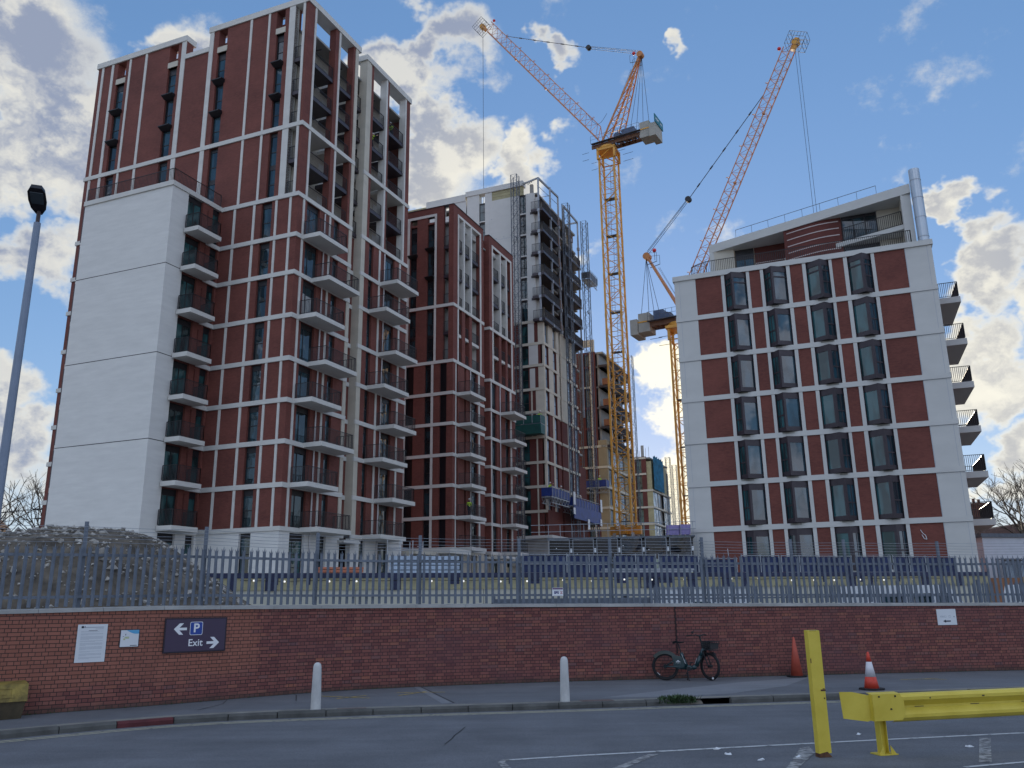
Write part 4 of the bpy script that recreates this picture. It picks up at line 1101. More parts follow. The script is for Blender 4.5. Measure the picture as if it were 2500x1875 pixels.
# windows
for i in range(0, 8):
    z0, h = ZA[i] + .02, ZA[i + 1] - .38 - ZA[i]
    window(A, FA, 'L', 0, 2.41, z0, .96, h, head=.42)
    window(A, FA, 'R', 0, 1.13, z0, 1.58, h, head=.40, trans=(), mull=(.36,))
    window(A, FA, 'R', 0, 4.61, z0, .70, h, head=.40, trans=(.42,))
    window(A, FA, 'R', 0, 9.71, z0, .66, h, head=.40, trans=(.42,))
    window(A, FA, 'R', 0, 12.26, z0, 1.53, h, head=.40, trans=(), mull=(.5,))
for a, w in ((2.31, .76), (8.21, .88), (13.51, .96), (19.51, .96)):
    for z0, z1, hd in ((32.5, 35.3, .35), (35.3, 38.14, .3), (38.6, 41.4, .3), (41.4, 44.35, .3), (44.35, 47.18, .62)):
        window(A, FA, 'L', 0, a, z0, w, z1 - z0 - .01, head=hd, trans=(.42,))
# black hoods between upper windows
for a, b in ((2.2, 3.15), (8.1, 9.15), (13.42, 14.55), (19.42, 20.55)):
    for z in (41.05, 44.05):
        MB().prism([FA(a, -.42, z + .28), FA(b, -.42, z + .28), FA(b, .14, z + .02), FA(a, .14, z + .02)], [FA(a, -.42, z + .36), FA(b, -.42, z + .36), FA(b, .14, z + .45), FA(a, .14, z + .45)]).build('window_hood', BLACK, A)
# projecting balconies, alternating in position
for i in range(0, 8):
    z = ZA[i]
    if i % 2: balcony(A, FA, 'R', 0, .70, 4.30, z + .04, 1.62); balcony(A, FA, 'R', 0, 11.42, 15.02, z + .04, 1.80)
    else: balcony(A, FA, 'R', 0, 2.05, 6.05, z + .04, 1.66); balcony(A, FA, 'R', 0, 9.82, 13.65, z + .04, 1.80)
# loggias
for i in range(8, 13):
    z = ZA[i] + (.02 if i in (8, 10) else 0)
    for v0, v1 in ((1.05, 3.72), (4.40, 6.32), (9.58, 11.62), (12.22, 15.0)):
        loggia(A, FA, 'R', 0, v0, v1, z, 1.9, slab=WHITE if i in (8, 10) else DARKP)
    loggia(A, FA, 'L', 0, .52, 1.27, z, .76, slab=WHITE if i in (8, 10) else DARKP)
    loggia(A, FA, 'R', .35, 7.03, 8.39, z, 1.5, slab=DARKP)
# rain outlets
m = MB()
for v in (2.8, 5.7, 10.9): m.tube(FA(1.9, v, 47.1), FA(.7, v, 47.0), .05, n=6)
m.build('spout', DARK, A)

# --- white wing (block) in front of the left face
BV, BU0, BU1, BT = -5.08, 7.2, 15.95, 32.10
m = MB()
m.box(BU0 + .4, BU1, BV, BV + .4, 3.0, BT, FA)
hB = []
for i in range(0, 8):
    z0, z1 = ZA[i] + .02, ZA[i + 1] - .36
    hB += [(-3.52, -2.02, z0, z1), (-.98, -.18, z0, z1)]
fB = FA.face('R', BU0)
wall(m, fB, BV, -3.52, 3.0, BT, .4)
m.box(BU1 - .3, BU1, BV + .4, 0, 3.0, BT, FA)
m.box(-.06 + BU0, .3 + BU0, BV - .0, BV + .01, 3.0, 3.01, FA)
m.build('wing_wall', STUCCO, A)
m = MB(); wall(m, fB, -3.52, 0.0, 7.28, BT, .4, hB); m.build('wing_brick', BRICK, A)
m = MB()
m.box(BU0 - .10, BU1 + .05, BV - .10, BV + .5, BT, 32.47, FA).box(BU0 - .10, BU0 + .5, BV + .5, -.1, BT, 32.47, FA)
m.build('wing_coping', WHITE, A)
m = MB()
for i, z in enumerate(ZA[:8]): m.box(BU0 - .10, BU0 + .05, -1.45, -.1, z - .33, z, FA)
m.build('floor_band', WHITE, A)
MB().box(BU0 + .4, BU1 - .3, BV + .4, -.02, BT - .2, BT + .1, FA).build('roof_terrace', CONC, A)
m = MB()
for z in (26.0, 19.3, 13.15):
    m.box(BU0 - .006, BU1, BV - .006, BV + .01, z - .05, z, FA); m.box(BU0 - .006, BU0 + .01, BV + .01, -3.6, z - .05, z, FA)
m.build('shadow_joint', BLACK, A)
m = MB()
for i, z in enumerate(ZA[:8]): m.box(BU1 - .0, BU1 + .16, BV + .05, BV + .2, z + .02, ZA[i + 1] - .36, FA)
m.build('edge_strip', DARKP, A)
for i in range(0, 8):
    z0, h = ZA[i] + .02, ZA[i + 1] - .38 - ZA[i]
    window(A, FA, 'R', BU0, -3.51, z0, 1.48, h, head=.45, trans=(), mull=(.5,), gm=GLASST)
    window(A, FA, 'R', BU0, -.97, z0, .78, h, head=.45, trans=(.42,), gm=GLASST)
    balcony(A, FA, 'R', BU0, -3.78, -1.38, ZA[i] + .04, 1.42)
m = MB()
for z in ZA[:8]: m.tube(FA(BU0 - .05, -1.5, z + .1), FA(BU0 - .05, -1.5, z + 2.5), .04, n=6)
m.build('downpipe', BRICK_D, A)
o = bpy.data.objects.new('terrace_railing', rail_mesh(lambda a, d, z: FA(a, d, z), [(BU1, BV + .12), (BU0 + .12, BV + .12), (BU0 + .12, -.12)], 1.1, .13)); COL.objects.link(o); o.parent = A
o.data.transform(Matrix.Translation(-Vector(A.location))); o.location = (0, 0, 32.47)
# --- ground storey, white
hg = [(2.40, 3.40, 3.3, 6.9)]
m = MB()
wall(m, L, 0.02, 7.2, 3.0, 6.98, T, hg)
wall(m, Rr, T, 6.98, 3.0, 6.98, T, [(1.1, 2.75, 3.3, 6.9), (4.5, 5.3, 3.3, 6.9)])
wall(m, Rr, 8.42, 15.9, 3.0, 6.98, T, [(9.6, 10.4, 3.3, 6.9), (12.2, 13.8, 3.3, 6.9)])
m.box(1.6, 1.9, 6.6, 8.9, 3.0, 6.98, FA)
fB2 = FA.face('R', BU0)
wall(m, fB2, -3.52, 0.0, 3.0, 6.98, .4, [(-3.52, -1.95, 3.3, 6.9), (-1.0, -.2, 3.3, 6.9)])
m.build('ground_floor_wall', STUCCO, A)
MB().box(-.6, 1.6, 6.7, 8.9, 6.55, 6.75, FA).build('entrance_canopy', GREY_PANEL, A)
window(A, FA, 'L', 0, 2.42, 3.3, .96, 3.6, head=.3, trans=(.6,))
window(A, FA, 'R', 0, 1.12, 3.3, 1.6, 3.6, head=.5, trans=(.35, .6), mull=(.35,), gm=GLASST)
window(A, FA, 'R', 0, 4.52, 3.3, .76, 3.6, head=.3, trans=(.5,))
window(A, FA, 'R', 0, 9.62, 3.3, .76, 3.6, head=.3, trans=(.5,))
window(A, FA, 'R', 0, 12.22, 3.3, 1.56, 3.6, head=.5, trans=(.5,), mull=(.5,))
window(A, FA, 'R', BU0, -3.5, 3.3, 1.53, 3.6, head=.6, trans=(.3, .5), mull=(.5,), gm=GLASST)
window(A, FA, 'R', BU0, -.99, 3.3, .78, 3.6, head=.6, trans=(.4,), gm=GLASST)
MB().box(-1.2, 0, 16.2, 20.5, 6.15, 6.5, FA).box(-.6, -.2, 16.2, 16.6, 3.3, 6.15, FA).box(-.6, -.2, 20, 20.4, 3.3, 6.15, FA).box(.3, .7, 15.95, 24, 3.0, 5.6, FA).build('entrance_link', CREAM, A)

# ------------------------------------------------------------------ B: middle brick block with framed upper floors
FB = Frame((-5.865, 80.254), R(-67.97), R(23.79))
ZB = [7.19, 10.15, 13.2, 16.2, 19.3, 22.4, 25.7, 28.7, 31.65, 34.85, 38.1]
BTOP = 42.65
B = tag(empty('apartment_block', FB(0, 0, PZ)), 'mid height red brick block with white framed balcony grids, right of the tall tower', 'apartment building')
LB, RB = FB.face('L'), FB.face('R')
UW = 9.0
h = []
for i in range(0, 6):
    z0, z1 = ZB[i] + .01, ZB[i + 1] - .34
    h += [(.70, 1.47, z0, z1), (2.44, 3.17, z0, z1), (4.42, 5.36, z0, z1)]
h += [(2.22, 3.05, 25.72, 31.3), (2.22, 3.05, 31.68, 40.8), (4.28, 5.08, 25.72, 31.3), (4.28, 5.08, 31.68, 40.8), (.55, 1.17, 25.72, 31.3), (.55, 1.17, 31.68, BTOP + 1)]
h += [(2.22, 3.05, 41.0, 41.62), (4.28, 5.08, 41.0, 41.62)]
m = MB()
wall(m, LB, 0, UW, 7.0, BTOP, .42, h)
hr = []
for i in range(0, 6):
    z0, z1 = ZB[i] + .01, ZB[i + 1] - .34
    hr += [(.72, 1.08, z0, z1), (2.50, 2.92, z0, z1), (3.84, 5.42, z0, z1)]
hr += [(1.16, 6.1, 25.72, 31.3), (1.16, 6.1, 31.66, 41.6)]
wall(m, RB, .42, 7.04, 7.0, BTOP, .42, hr)
for v0, v1 in ((1.98, 2.68), (3.66, 4.24)): m.box(0, .55, v0, v1, 25.7, 31.3, FB)
h2 = []
for i in range(0, 6):
    z0, z1 = ZB[i] + .01, ZB[i + 1] - .34
    h2 += [(8.98, 10.24, z0, z1), (11.05, 11.45, z0, z1), (12.6, 13.6, z0, z1)]
h2 += [(9.52, 14.4, 25.72, 31.3), (9.52, 14.4, 31.66, 41.4)]
wall(m, RB, 8.57, 15.3, 7.0, BTOP, .42, h2)
for v0, v1 in ((11.1, 11.7), (12.9, 13.4)): m.box(0, .55, v0, v1, 25.7, 31.3, FB)
m.box(.42, .62, 8.57, 8.98, 7.0, BTOP, FB).box(.62, 1.0, 6.7, 8.98, 7.0, BTOP - .6, FB)
m.box(.5, UW, 14.9, 15.3, 7, BTOP, FB).box(UW - .4, UW, .42, 15, 7, BTOP, FB)
m.build('wall', BRICK, B)
MB().box(.43, UW - .4, .43, 14.9, 40.8, 40.95, FB).build('roof', CONC, B)
MB().box(-.06, 1.6, -.06, .48, BTOP, BTOP + .06, FB).box(1.6, UW, -.06, .48, BTOP, BTOP + .06, FB).box(-.06, .48, .48, 7.1, BTOP, BTOP + .06, FB).box(-.06, .48, 8.5, 15.36, BTOP, BTOP + .06, FB).build('coping', DARKP, B)
MB().box(1.9, 2.2, .9, 14.9, 25.7, 41, FB).box(.6, 1.9, 1.0, 1.1, 25.7, 41, FB).build('loggia_wall', GREY_PANEL, B)
m = MB()
for i, z in enumerate(ZB[:7]):
    m.box(-.09, UW, -.09, .05, z - .32, z, FB).box(-.09, .05, .05, 7.08, z - .32, z, FB).box(-.09, .05, 8.5, 15.36, z - .32, z, FB).box(-.0, .62, 8.48, 8.58, z - .32, z, FB)
z = ZB[8]; m.box(-.09, UW, -.09, .05, z - .32, z, FB).box(-.09, .05, .05, 7.08, z - .32, z, FB).box(-.09, .05, 8.5, 15.36, z - .32, z, FB).box(-.0, .62, 8.48, 8.58, z - .32, z, FB)
m.build('floor_band', WHITE, B)
S = [(2.17, 2.42, -.05, .03, 7.1, 25.5, FB), (5.30, 5.48, -.05, .03, 7.1, 25.5, FB)]
S += [(1.95, 2.17, -.06, .35, 25.7, 41.9, FB), (5.15, 5.44, -.06, .35, 25.7, 41.9, FB), (2.17, 5.15, -.06, .35, 41.62, 41.9, FB)]
for a, b, z0, z1, d in ((.92, 1.14, 25.7, 41.85, .5), (2.19, 2.48, 31.65, 41.6, 1.7), (3.89, 4.18, 31.65, 41.6, 1.7), (6.13, 6.42, 25.7, 41.85, 1.7), (9.25, 9.50, 25.7, 41.7, .5), (11.36, 11.66, 31.65, 41.4, 1.7), (13.1, 13.36, 31.65, 41.4, 1.7), (14.42, 14.70, 25.7, 41.7, 1.7)):
    S.append((-.06, d, a, b, z0, z1, FB))
S += [(-.06, .5, 1.14, 6.13, 41.58, 41.85, FB), (-.06, .5, 9.5, 14.42, 41.42, 41.7, FB)]
S += [(-.05, .03, .52, .68, 7.1, 25.5, FB), (-.05, .03, 5.66, 6.0, 7.1, 25.5, FB), (-.05, .03, 8.75, 8.95, 7.1, 25.5, FB), (-.05, .03, 13.82, 14.22, 7.1, 25.5, FB)]
multi(S, 'white_frame', WHITE, B)
m = MB()
for v in (3.72, 11.0): m.tube(FB(-.10, v, 4), FB(-.10, v, 25.4), .06, n=8)
m.build('downpipe', MATS['pale_downpipe'], B)
for i in range(0, 6):
    z0, hh = ZB[i] + .01, ZB[i + 1] - .36 - ZB[i]
    window(B, FB, 'L', 0, 2.45, z0, .71, hh, head=.4)
    window(B, FB, 'L', 0, .71, z0, .75, hh, head=hh - .1, trans=(), fm=BLACK, name='louvre')
    window(B, FB, 'L', 0, 4.43, z0, .92, hh, head=hh - .1, trans=(), fm=BLACK)
    window(B, FB, 'R', 0, .73, z0, .34, hh, head=.3, trans=())
    window(B, FB, 'R', 0, 2.51, z0, .40, hh, head=.3, trans=())
    window(B, FB, 'R', 0, 3.85, z0, 1.56, hh, head=.35, trans=(), mull=(.5,))
    window(B, FB, 'R', 0, 8.99, z0, 1.24, hh, head=.35, trans=(), mull=(.5,))
    window(B, FB, 'R', 0, 11.06, z0, .38, hh, head=.3, trans=())
    window(B, FB, 'R', 0, 12.61, z0, .98, hh, head=.35, trans=())
    balcony(B, FB, 'R', 0, .95 if i % 2 else 1.15, 4.36, ZB[i] + .03, 1.5)
    balcony(B, FB, 'R', 0, 11.12, 14.4, ZB[i] + .03, 1.75)
for a, w in ((2.23, .81), (4.29, .78)):
    for z0, z1, hd in ((25.72, 28.5, .3), (28.5, 31.3, .3), (31.68, 34.6, .25), (34.6, 37.8, .25), (37.8, 40.8, .6)):
        window(B, FB, 'L', 0, a, z0, w, z1 - z0 - .01, head=hd, trans=(.42,))
for a, b, zs in ((2.15, 3.15, (34.5, 37.7)), (4.2, 5.2, (37.2,))):
    for z in zs: MB().prism([FB(a, -.40, z + .25), FB(b, -.40, z + .25), FB(b, .14, z), FB(a, .14, z)], [FB(a, -.40, z + .32), FB(b, -.40, z + .32), FB(b, .14, z + .4), FB(a, .14, z + .4)]).build('window_hood', BLACK, B)
for z in ZB[6:11]:
    if z < 39: loggia(B, FB, 'L', 0, .56, 1.16, z + .01, 1.0)
    up = z > 31
    for v0, v1 in (((1.14, 2.19), (2.48, 3.89), (4.18, 6.13)) if up else ((1.16, 1.98), (2.68, 3.66), (4.24, 6.1))): loggia(B, FB, 'R', 0, v0, v1, z + .01, 1.85, slab=DARKP if up and z != ZB[8] else WHITE)
    for v0, v1 in (((9.5, 11.36), (11.66, 13.1), (13.36, 14.42)) if up else ((9.52, 11.1), (11.7, 12.9), (13.4, 14.4))): loggia(B, FB, 'R', 0, v0, v1, z + .01, 1.85, slab=DARKP if up and z != ZB[8] else WHITE)
m = MB()
wall(m, LB, 0, UW, PZ, 7.0, .3); wall(m, RB, .3, 7.0, PZ, 7.0, .3, [(1.1, 2.3, 3.3, 6.6), (3.8, 5.4, 3.3, 6.6)]); wall(m, RB, 8.6, 15.3, PZ, 7.0, .3, [(9, 10.4, 3.3, 6.6), (12.6, 14, 3.3, 6.6)])
m.build('ground_floor_wall', CREAM, B)
for a, w in ((1.12, 1.16), (3.82, 1.56)): window(B, FB, 'R', 0, a, 3.3, w, 3.3, head=.3, trans=(), mull=(.5,))
for a, w in ((9.02, 1.36), (12.62, 1.36)): window(B, FB, 'R', 0, a, 3.3, w, 3.3, head=.3, trans=(), mull=(.5,))
MB().box(-2.4, .2, 7.1, 9.6, 6.35, 6.6, FB).box(-1.6, -.1, 13.5, 18, 5.9, 6.25, FB).box(-2.2, 3.2, -4.6, -.4, 6.35, 6.75, FB).build('entrance_canopy', WHITE, B)

# ------------------------------------------------------------------ C: tall white block still being clad
FC = Frame((4.062, 102.064), R(-67.97), R(23.79))
ZC = [6.75, 9.85, 12.95, 15.95, 18.95, 22.1, 25.35, 28.3, 31.4, 34.3, 37.3, 40.4, 43.5, 46.5, 49.55, 52.6, 55.6]
Cb = tag(empty('unfinished_tower', FC(0, 0, PZ)), 'tall half clad tower with bare steel columns and lattice masts, behind the brick block', 'building under construction')
LC, RC = FC.face('L'), FC.face('R')
UCW = 22.0
# white clad upper part, left face
hu = [(2.04, 2.95, z + .05, ZC[i + 11] - .15 if i + 11 < len(ZC) else 55.3) for i, z in enumerate(ZC[10:16])]
hu += [(8.04, 8.92, z + .05, ZC[i + 11] - .1 if i + 11 < len(ZC) else 54.6) for i, z in enumerate(ZC[10:16])]
hu += [(8.04, 8.95, 55.2, 56.9)]
m = MB()
wall(m, LC, .86, 7.9, 37.3, 55.4, .4, hu); wall(m, LC, 7.0, 7.9, 55.4, 57.0, .9); wall(m, LC, 7.9, 10.75, 37.3, 57.0, .9, hu)
wall(m, LC, 10.9, 17.0, 30, 56.2, .5, [(13.2, 14.2, 54.4, 55.9)])
m.box(.42, .86, .3, .7, 37.3, 54.8, FC)
m.build('white_cladding', GREY_PANEL, Cb)
m = MB()
m.box(2.4, 10.95, -.10, .9, 56.75, 57.5, FC).box(11.0, 17.1, -.08, .6, 56.2, 57.2, FC)
m.build('cornice', GREY_PANEL, Cb)
m = MB()
for k, (z0, z1) in enumerate(((55.4, 55.85), (55.9, 56.3), (56.35, 56.74))): m.box(2.5, 7.0, .05 + .02 * k, .5, z0, z1, FC)
m.box(17.2, 21.5, .0, .5, 54.8, 56.5, FC)
m.build('insulation', INSUL, Cb)
m = MB()
for a, z in ((7.3, 49.6), (6.3, 49.65), (5.2, 49.7), (4.2, 49.75), (7.0, 52.6)): m.box(a, a + .16, -.02, .02, z, z + .1, FC)
for z in (46.4, 49.5): m.box(3.0, 7.9, -.004, .02, z - .02, z + .02, FC)
m.box(7.4, 7.42, -.004, .02, 40, 55, FC)
m.build('panel_joint', INK, Cb)
for i, z in enumerate(ZC[10:16]):
    hh = (ZC[i + 11] if i + 11 < len(ZC) else 55.5) - z - .22
    window(Cb, FC, 'L', 0, 2.05, z + .05, .89, hh, head=.25, trans=(.45,))
    if z < 54: window(Cb, FC, 'L', 0, 8.05, z + .05, .86, hh, head=.25, trans=(.5,))
# concrete frame: floors, recessed walls behind the balconies
m = MB()
for z in ZC[1:17]:
    m.box(.5, 21, .5, 15.3, z - .28, z - .02, FC)
for v in (3.0, 6.2, 9.2, 12.3, 15.0): m.box(.9, 1.3, v - .2, v + .2, 6, 55.3, FC)
m.build('concrete_frame', CONC, Cb)
m = MB()
m.box(1.5, 1.8, .7, 15.2, 37, 55.2, FC).box(20.8, 21.0, .5, 15, 6, 55, FC).box(1.0, 21, 15.0, 15.2, 6, 55, FC)
m.build('sheathed_wall', BOARD, Cb)
m = MB()
for z in ZC[10:16]:
    for v0, v1 in ((1.2, 2.4), (3.4, 4.7), (8.6, 9.8), (10.8, 12.2)): m.box(1.42, 1.5, v0, v1, z + .05, z + 2.3, FC)
m.build('dark_opening', BLACK, Cb)
m = MB()
for z in ZC[10:16]:
    for v in (1.5, 5.1, 10.2): m.box(-.55, -.45, v, v + .35, z, z + 1.25, FC); m.box(-.35, -.2, v + 1.2, v + 1.6, z, z + 1.1, FC)
m.build('timber_panel', pbr('brown_timber_panel', (0.13, 0.07, 0.045), 0.7, 0.2), Cb)
# wrap-round dark balconies at the corner and along the right face
for i, z in enumerate(ZC[10:16]):
    s = MB()
    s.box(-.62, 1.05, -.72, -.02, z - .34, z, FC).box(-.62, 1.45, -.02, 5.0, z - .34, z, FC)
    o = s.build('balcony', DARKP, Cb)
    g = lambda a, d, zz, z=z: (Vector(FC(a, d, z + zz)) - Vector(Cb.location))
    rr = bpy.data.objects.new('railing', rail_mesh(g, [(1.0, -.66), (-.56, -.66), (-.56, 4.95)], 1.1, .10, r=.015)); COL.objects.link(rr); rr.parent = o
    s = MB().box(-.62, 1.45, 7.35, 14.2, z - .34, z, FC)
    if i != 5:
        o = s.build('balcony', DARKP, Cb)
        rr = bpy.data.objects.new('railing', rail_mesh(g, [(1.0, 7.4), (-.56, 7.4), (-.56, 14.1)], 1.1, .10, r=.015)); COL.objects.link(rr); rr.parent = o
for (u, v, z0, z1) in ((-.0, -.55, 36.9, 57.1), (-.45, 2.6, 36.9, 57.1), (-.45, 5.65, 36.9, 57.1), (-.45, 7.7, 34.3, 56.7), (-.45, 10.3, 34.3, 56.7), (-.45, 13.75, 27, 56.7)):
    m = MB().bar(FC(u, v, z0), FC(u, v, z1), .2, .2, up=tuple(FC.U))
    for z in ZC[10:16]: m.bar(FC(u, v, z - .4), FC(u, v, z + .02), .36, .36, up=tuple(FC.U))
    m.build('steel_column', STEEL, Cb)
m = MB()
m.bar(FC(0, -.55, 57.1), FC(-.45, 5.65, 57.1), .2, .25); m.bar(FC(-.45, 7.7, 56.7), FC(-.45, 13.75, 56.7), .2, .25); m.bar(FC(0, -.55, 57.1), FC(2.4, .2, 57.1), .18, .2)
m.bar(FC(-.45, 13.75, 56.7), FC(3.0, 13.75, 56.7), .18, .2); m.bar(FC(-.45, 2.6, 55.9), FC(2, 2.6, 55.9), .06); m.bar(FC(0, -.55, 55.9), FC(-.45, 5.65, 55.9), .05)
m.build('roof_beam', STEEL, Cb)
m = MB()
for k in range(6): m.box(1.0 + .25 * k, 1.1 + .25 * k, -.3, -.2, 56.8 - .12 * (k % 3), 57.0, FC)
m.box(1.1, 1.5, .2, .6, 55.4, 56.8, FC)
m.build('roof_fixing', CONC, Cb)
# lower clad part (left face): brick and cream panels between bands
m, cr_, bo = MB(), MB(), MB()
lw = []
for i in range(1, 10):
    z0, z1 = ZC[i] + .01, ZC[i + 1] - .34
    if z0 > 36.9: break
    lw.append((z0, z1))
hole = [(2.10, 3.00, z0, z1) for z0, z1 in lw]
wall(m, LC, 0.45, 9.0, 9.85, 37.0, .35, hole + [(0.45, 9.0, ZC[i] - .34, ZC[i] + .01) for i in range(2, 10)])
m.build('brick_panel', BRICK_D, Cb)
def cbox(mb, u0, u1, z0, z1, d=-.02): mb.box(u0, u1, d, .3, z0, z1, FC)
for i in range(1, 10):
    z0, z1 = ZC[i], ZC[i + 1] - .34
    if i >= 9: cbox(cr_, .0, .72, z0, z1); cbox(bo, 1.22, 2.06, z0, z1, -.05)
    elif i == 8: cbox(bo, .75, 2.0, z0, z1, -.05)
    elif i == 7: cbox(cr_, .0, .75, z0, z1); cbox(bo, 1.2, 1.9, z0, z1 - .2, -.05)
    elif i in (5, 6): cbox(cr_, .0, 1.15, z0, z1); cbox(cr_, 1.6, 1.8, z0, z1)
    else: cbox(cr_, 1.0, 1.2, z0, z1)
for i in range(2, 11): cr_.box(-.10, 9.0, -.10, .05, ZC[i] - .34, ZC[i], FC)
cr_.box(3.0, 3.2, -.05, .1, 9.9, 37, FC)
cr_.build('cream_panel', CREAM, Cb); bo.build('white_panel', GREY_PANEL, Cb)
for z0, z1 in lw: window(Cb, FC, 'L', 0, 2.11, z0, .88, z1 - z0 - .01, head=.3, trans=(.42,), gm=GLASST)
# right face, clad floors
m, c2, gl = MB(), MB(), []
hh2 = []
for i in range(2, 10):
    z0, z1 = ZC[i] + .01, ZC[i + 1] - .34
    hh2 += [(.46, 1.6, z0, z1), (3.3, 4.4, z0, z1), (8.5, 9.85, z0, z1), (10.9, 12.3, z0, z1)]
wall(m, RC, .35, 15.0, 9.85, 34.3, .35, hh2 + [(5.4, 6.0, 0, 99), (12.6, 15.0, 20, 99)])
m.build('brick_panel', BRICK_D, Cb)
for i in range(2, 10):
    z0, z1 = ZC[i], ZC[i + 1] - .34
    up = i >= 6
    for v0, v1 in ((.05, .44), (2.7, 3.25), (8.07, 8.46), (10.0, 10.2)): c2.box(-.04, .2, v0, v1, z0, z1, FC)
    if up:
        for v0, v1 in ((1.7, 2.9), (4.5, 5.4), (6.0, 8.0), (10.2, 10.8)): c2.box(-.05, .2, v0, v1, z0, z1, FC)
    c2.box(-.09, .05, .05, 5.4, z1, z1 + .34, FC).box(-.09, .05, 6.0, 12.5, z1, z1 + .34, FC)
    c2.box(.05, .8, 5.98, 6.05, z1, z1 + .34, FC)
    for v, w in ((.47, 1.12), (3.31, 1.08), (8.51, 1.33), (10.91, 1.38)): window(Cb, FC, 'R', 0, v, z0 + .01, w, z1 - z0 - .02, head=.15, trans=(.5,), mull=(.5,) if w > 1.2 else (), gm=GLASSF)
c2.build('cream_panel', CREAM, Cb)
m = MB(); wall(m, LC, -.0, 9, PZ, 9.5, .3); wall(m, RC, .3, 15, PZ, 9.5, .3, [(1, 3, 4, 9), (4, 6, 4, 9), (7, 9, 4, 9), (10, 13, 4, 9)]); m.build('ground_floor_wall', CONC, Cb)
MB().box(-.8, 9, -.6, .3, 9.5, 9.85, FC).box(-.8, .3, .3, 15, 9.5, 9.85, FC).build('canopy_edge', GREY_PANEL, Cb)

# ------------------------------------------------------------------ E: farther block behind the big crane
FE = Frame((14.3135, 125.7745), R(-67.97), R(23.79))
ZE = [6.7, 9.8, 12.85, 15.85, 18.9, 22.0, 25.2, 28.1, 31.3, 34.6, 37.9, 40.2]
Eb = tag(empty('far_block', FE(0, 0, PZ)), 'half clad block with brown and cream panels, directly behind the yellow crane mast', 'building under construction')
m = MB(); LE, RE = FE.face('L'), FE.face('R')
he = [(2.34, 3.2, ZE[i] + .02, ZE[i + 1] - .36) for i in range(1, 11)]
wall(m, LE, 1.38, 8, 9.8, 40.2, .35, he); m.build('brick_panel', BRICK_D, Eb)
m = MB(); wall(m, LE, 0, 1.38, 9.8, 26.0, .3); wall(m, RE, .3, 13, 9.8, 26, .3, [(.6, 2.2, ZE[i] + .3, ZE[i + 1] - .4) for i in range(1, 6)] + [(3, 5.4, ZE[i] + .3, ZE[i + 1] - .4) for i in range(1, 6)] + [(6.5, 9, ZE[i] + .3, ZE[i + 1] - .4) for i in range(1, 6)]); m.build('sheathed_wall', BOARD, Eb)
m = MB()
for i in range(1, 7): m.box(-.1, 8, -.1, .05, ZE[i] - .34, ZE[i], FE).box(-.1, .05, .05, 13, ZE[i] - .34, ZE[i], FE)
m.box(2.02, 2.26, -.06, .1, 9.8, 40.2, FE).box(2.0, 4, -.05, .3, 41.1, 42.2, FE).box(1.45, 2.0, -.05, .3, 40.2, 42.2, FE).box(2.3, 4, -.06, .1, 34.3, 34.6, FE)
m.build('cream_band', CREAM, Eb)
for i in range(1, 11):
    window(Eb, FE, 'L', 0, 2.35, ZE[i] + .03, .83, ZE[i + 1] - ZE[i] - .4, head=.25, trans=(.45,), gm=GLASST if i < 8 else GLASS)
    if i < 6:
        for v, w in ((.6, 1.6), (3, 2.4), (6.5, 2.5)): window(Eb, FE, 'R', 0, v, ZE[i] + .31, w, ZE[i + 1] - ZE[i] - .72, head=.1, trans=(.5,), mull=(.5,), gm=GLASSF)
m = MB()
for z in ZE[5:12]: m.box(.2, 8, .4, 13, z - .3, z - .02, FE)
m.box(.9, 1.2, .5, 12.8, 25, 40, FE); m.box(7.7, 8, .4, 13, 9.8, 40, FE); m.box(1, 8, 12.7, 13, 9.8, 40, FE)
m.build('concrete_frame', CONC, Eb)
m = MB()
for z in ZE[7:10]:
    m.box(-.66, .3, .0, .9, z + .1, z + 1.1, FE)
m.build('timber_panel', pbr('orange_board', (0.22, 0.085, 0.04), 0.7, 0.15), Eb)
for u, v, z1 in ((-.35, 1.6, 44.3), (-.35, 4.0, 40), (-.35, 7, 39), (-.35, 10, 39)): MB().bar(FE(u, v, 25), FE(u, v, z1), .28, .28, up=tuple(FE.U)).build('steel_column', STEEL, Eb)
for z in ZE[6:11]:
    o = MB().box(-.7, .9, -.1, 6, z - .3, z, FE).box(-.7, .9, 6.5, 12, z - .3, z, FE).build('balcony', DARKP, Eb)
    g = lambda a, d, zz, z=z: (Vector(FE(a, d, z + zz)) - Vector(Eb.location))
    rr = bpy.data.objects.new('railing', rail_mesh(g, [(-.6, 1.3), (-.6, 6), (-.6, 12)], 1.1, .16, r=.02)); COL.objects.link(rr); rr.parent = o
MB().box(0, 8, 0, .3, PZ, 9.5, FE).box(0, .3, .3, 13, PZ, 9.5, FE).build('ground_floor_wall', CONC, Eb)

# ------------------------------------------------------------------ F: farthest block with blue netting
FF = Frame((25.783, 155.217), R(-67.97), R(23.79))
Fb = tag(empty('netted_block', FF(0, 0, PZ)), 'lowest farthest block with blue netting and new glazing, left of the right hand building', 'building under construction')
ZF = [9.9, 13.0, 16.05, 19.1, 22.2, 25.3, 28.3]
LF, RF = FF.face('L'), FF.face('R')
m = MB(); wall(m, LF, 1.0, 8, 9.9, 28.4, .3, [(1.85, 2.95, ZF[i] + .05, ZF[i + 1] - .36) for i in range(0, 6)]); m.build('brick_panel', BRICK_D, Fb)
m = MB(); wall(m, LF, 0, 1.0, 9.9, 22.0, .3); m.box(.1, 1.0, .2, 12, 22, 27.5, FF); m.build('sheathed_wall', INSUL, Fb)
m = MB()
for z in ZF: m.box(-.1, 8, -.1, .05, z - .36, z, FF) if z < 23 else m.box(1.0, 8, -.1, .05, z - .36, z, FF)
for z in ZF[:5]: m.box(-.1, .05, .05, 14, z - .3, z, FF)
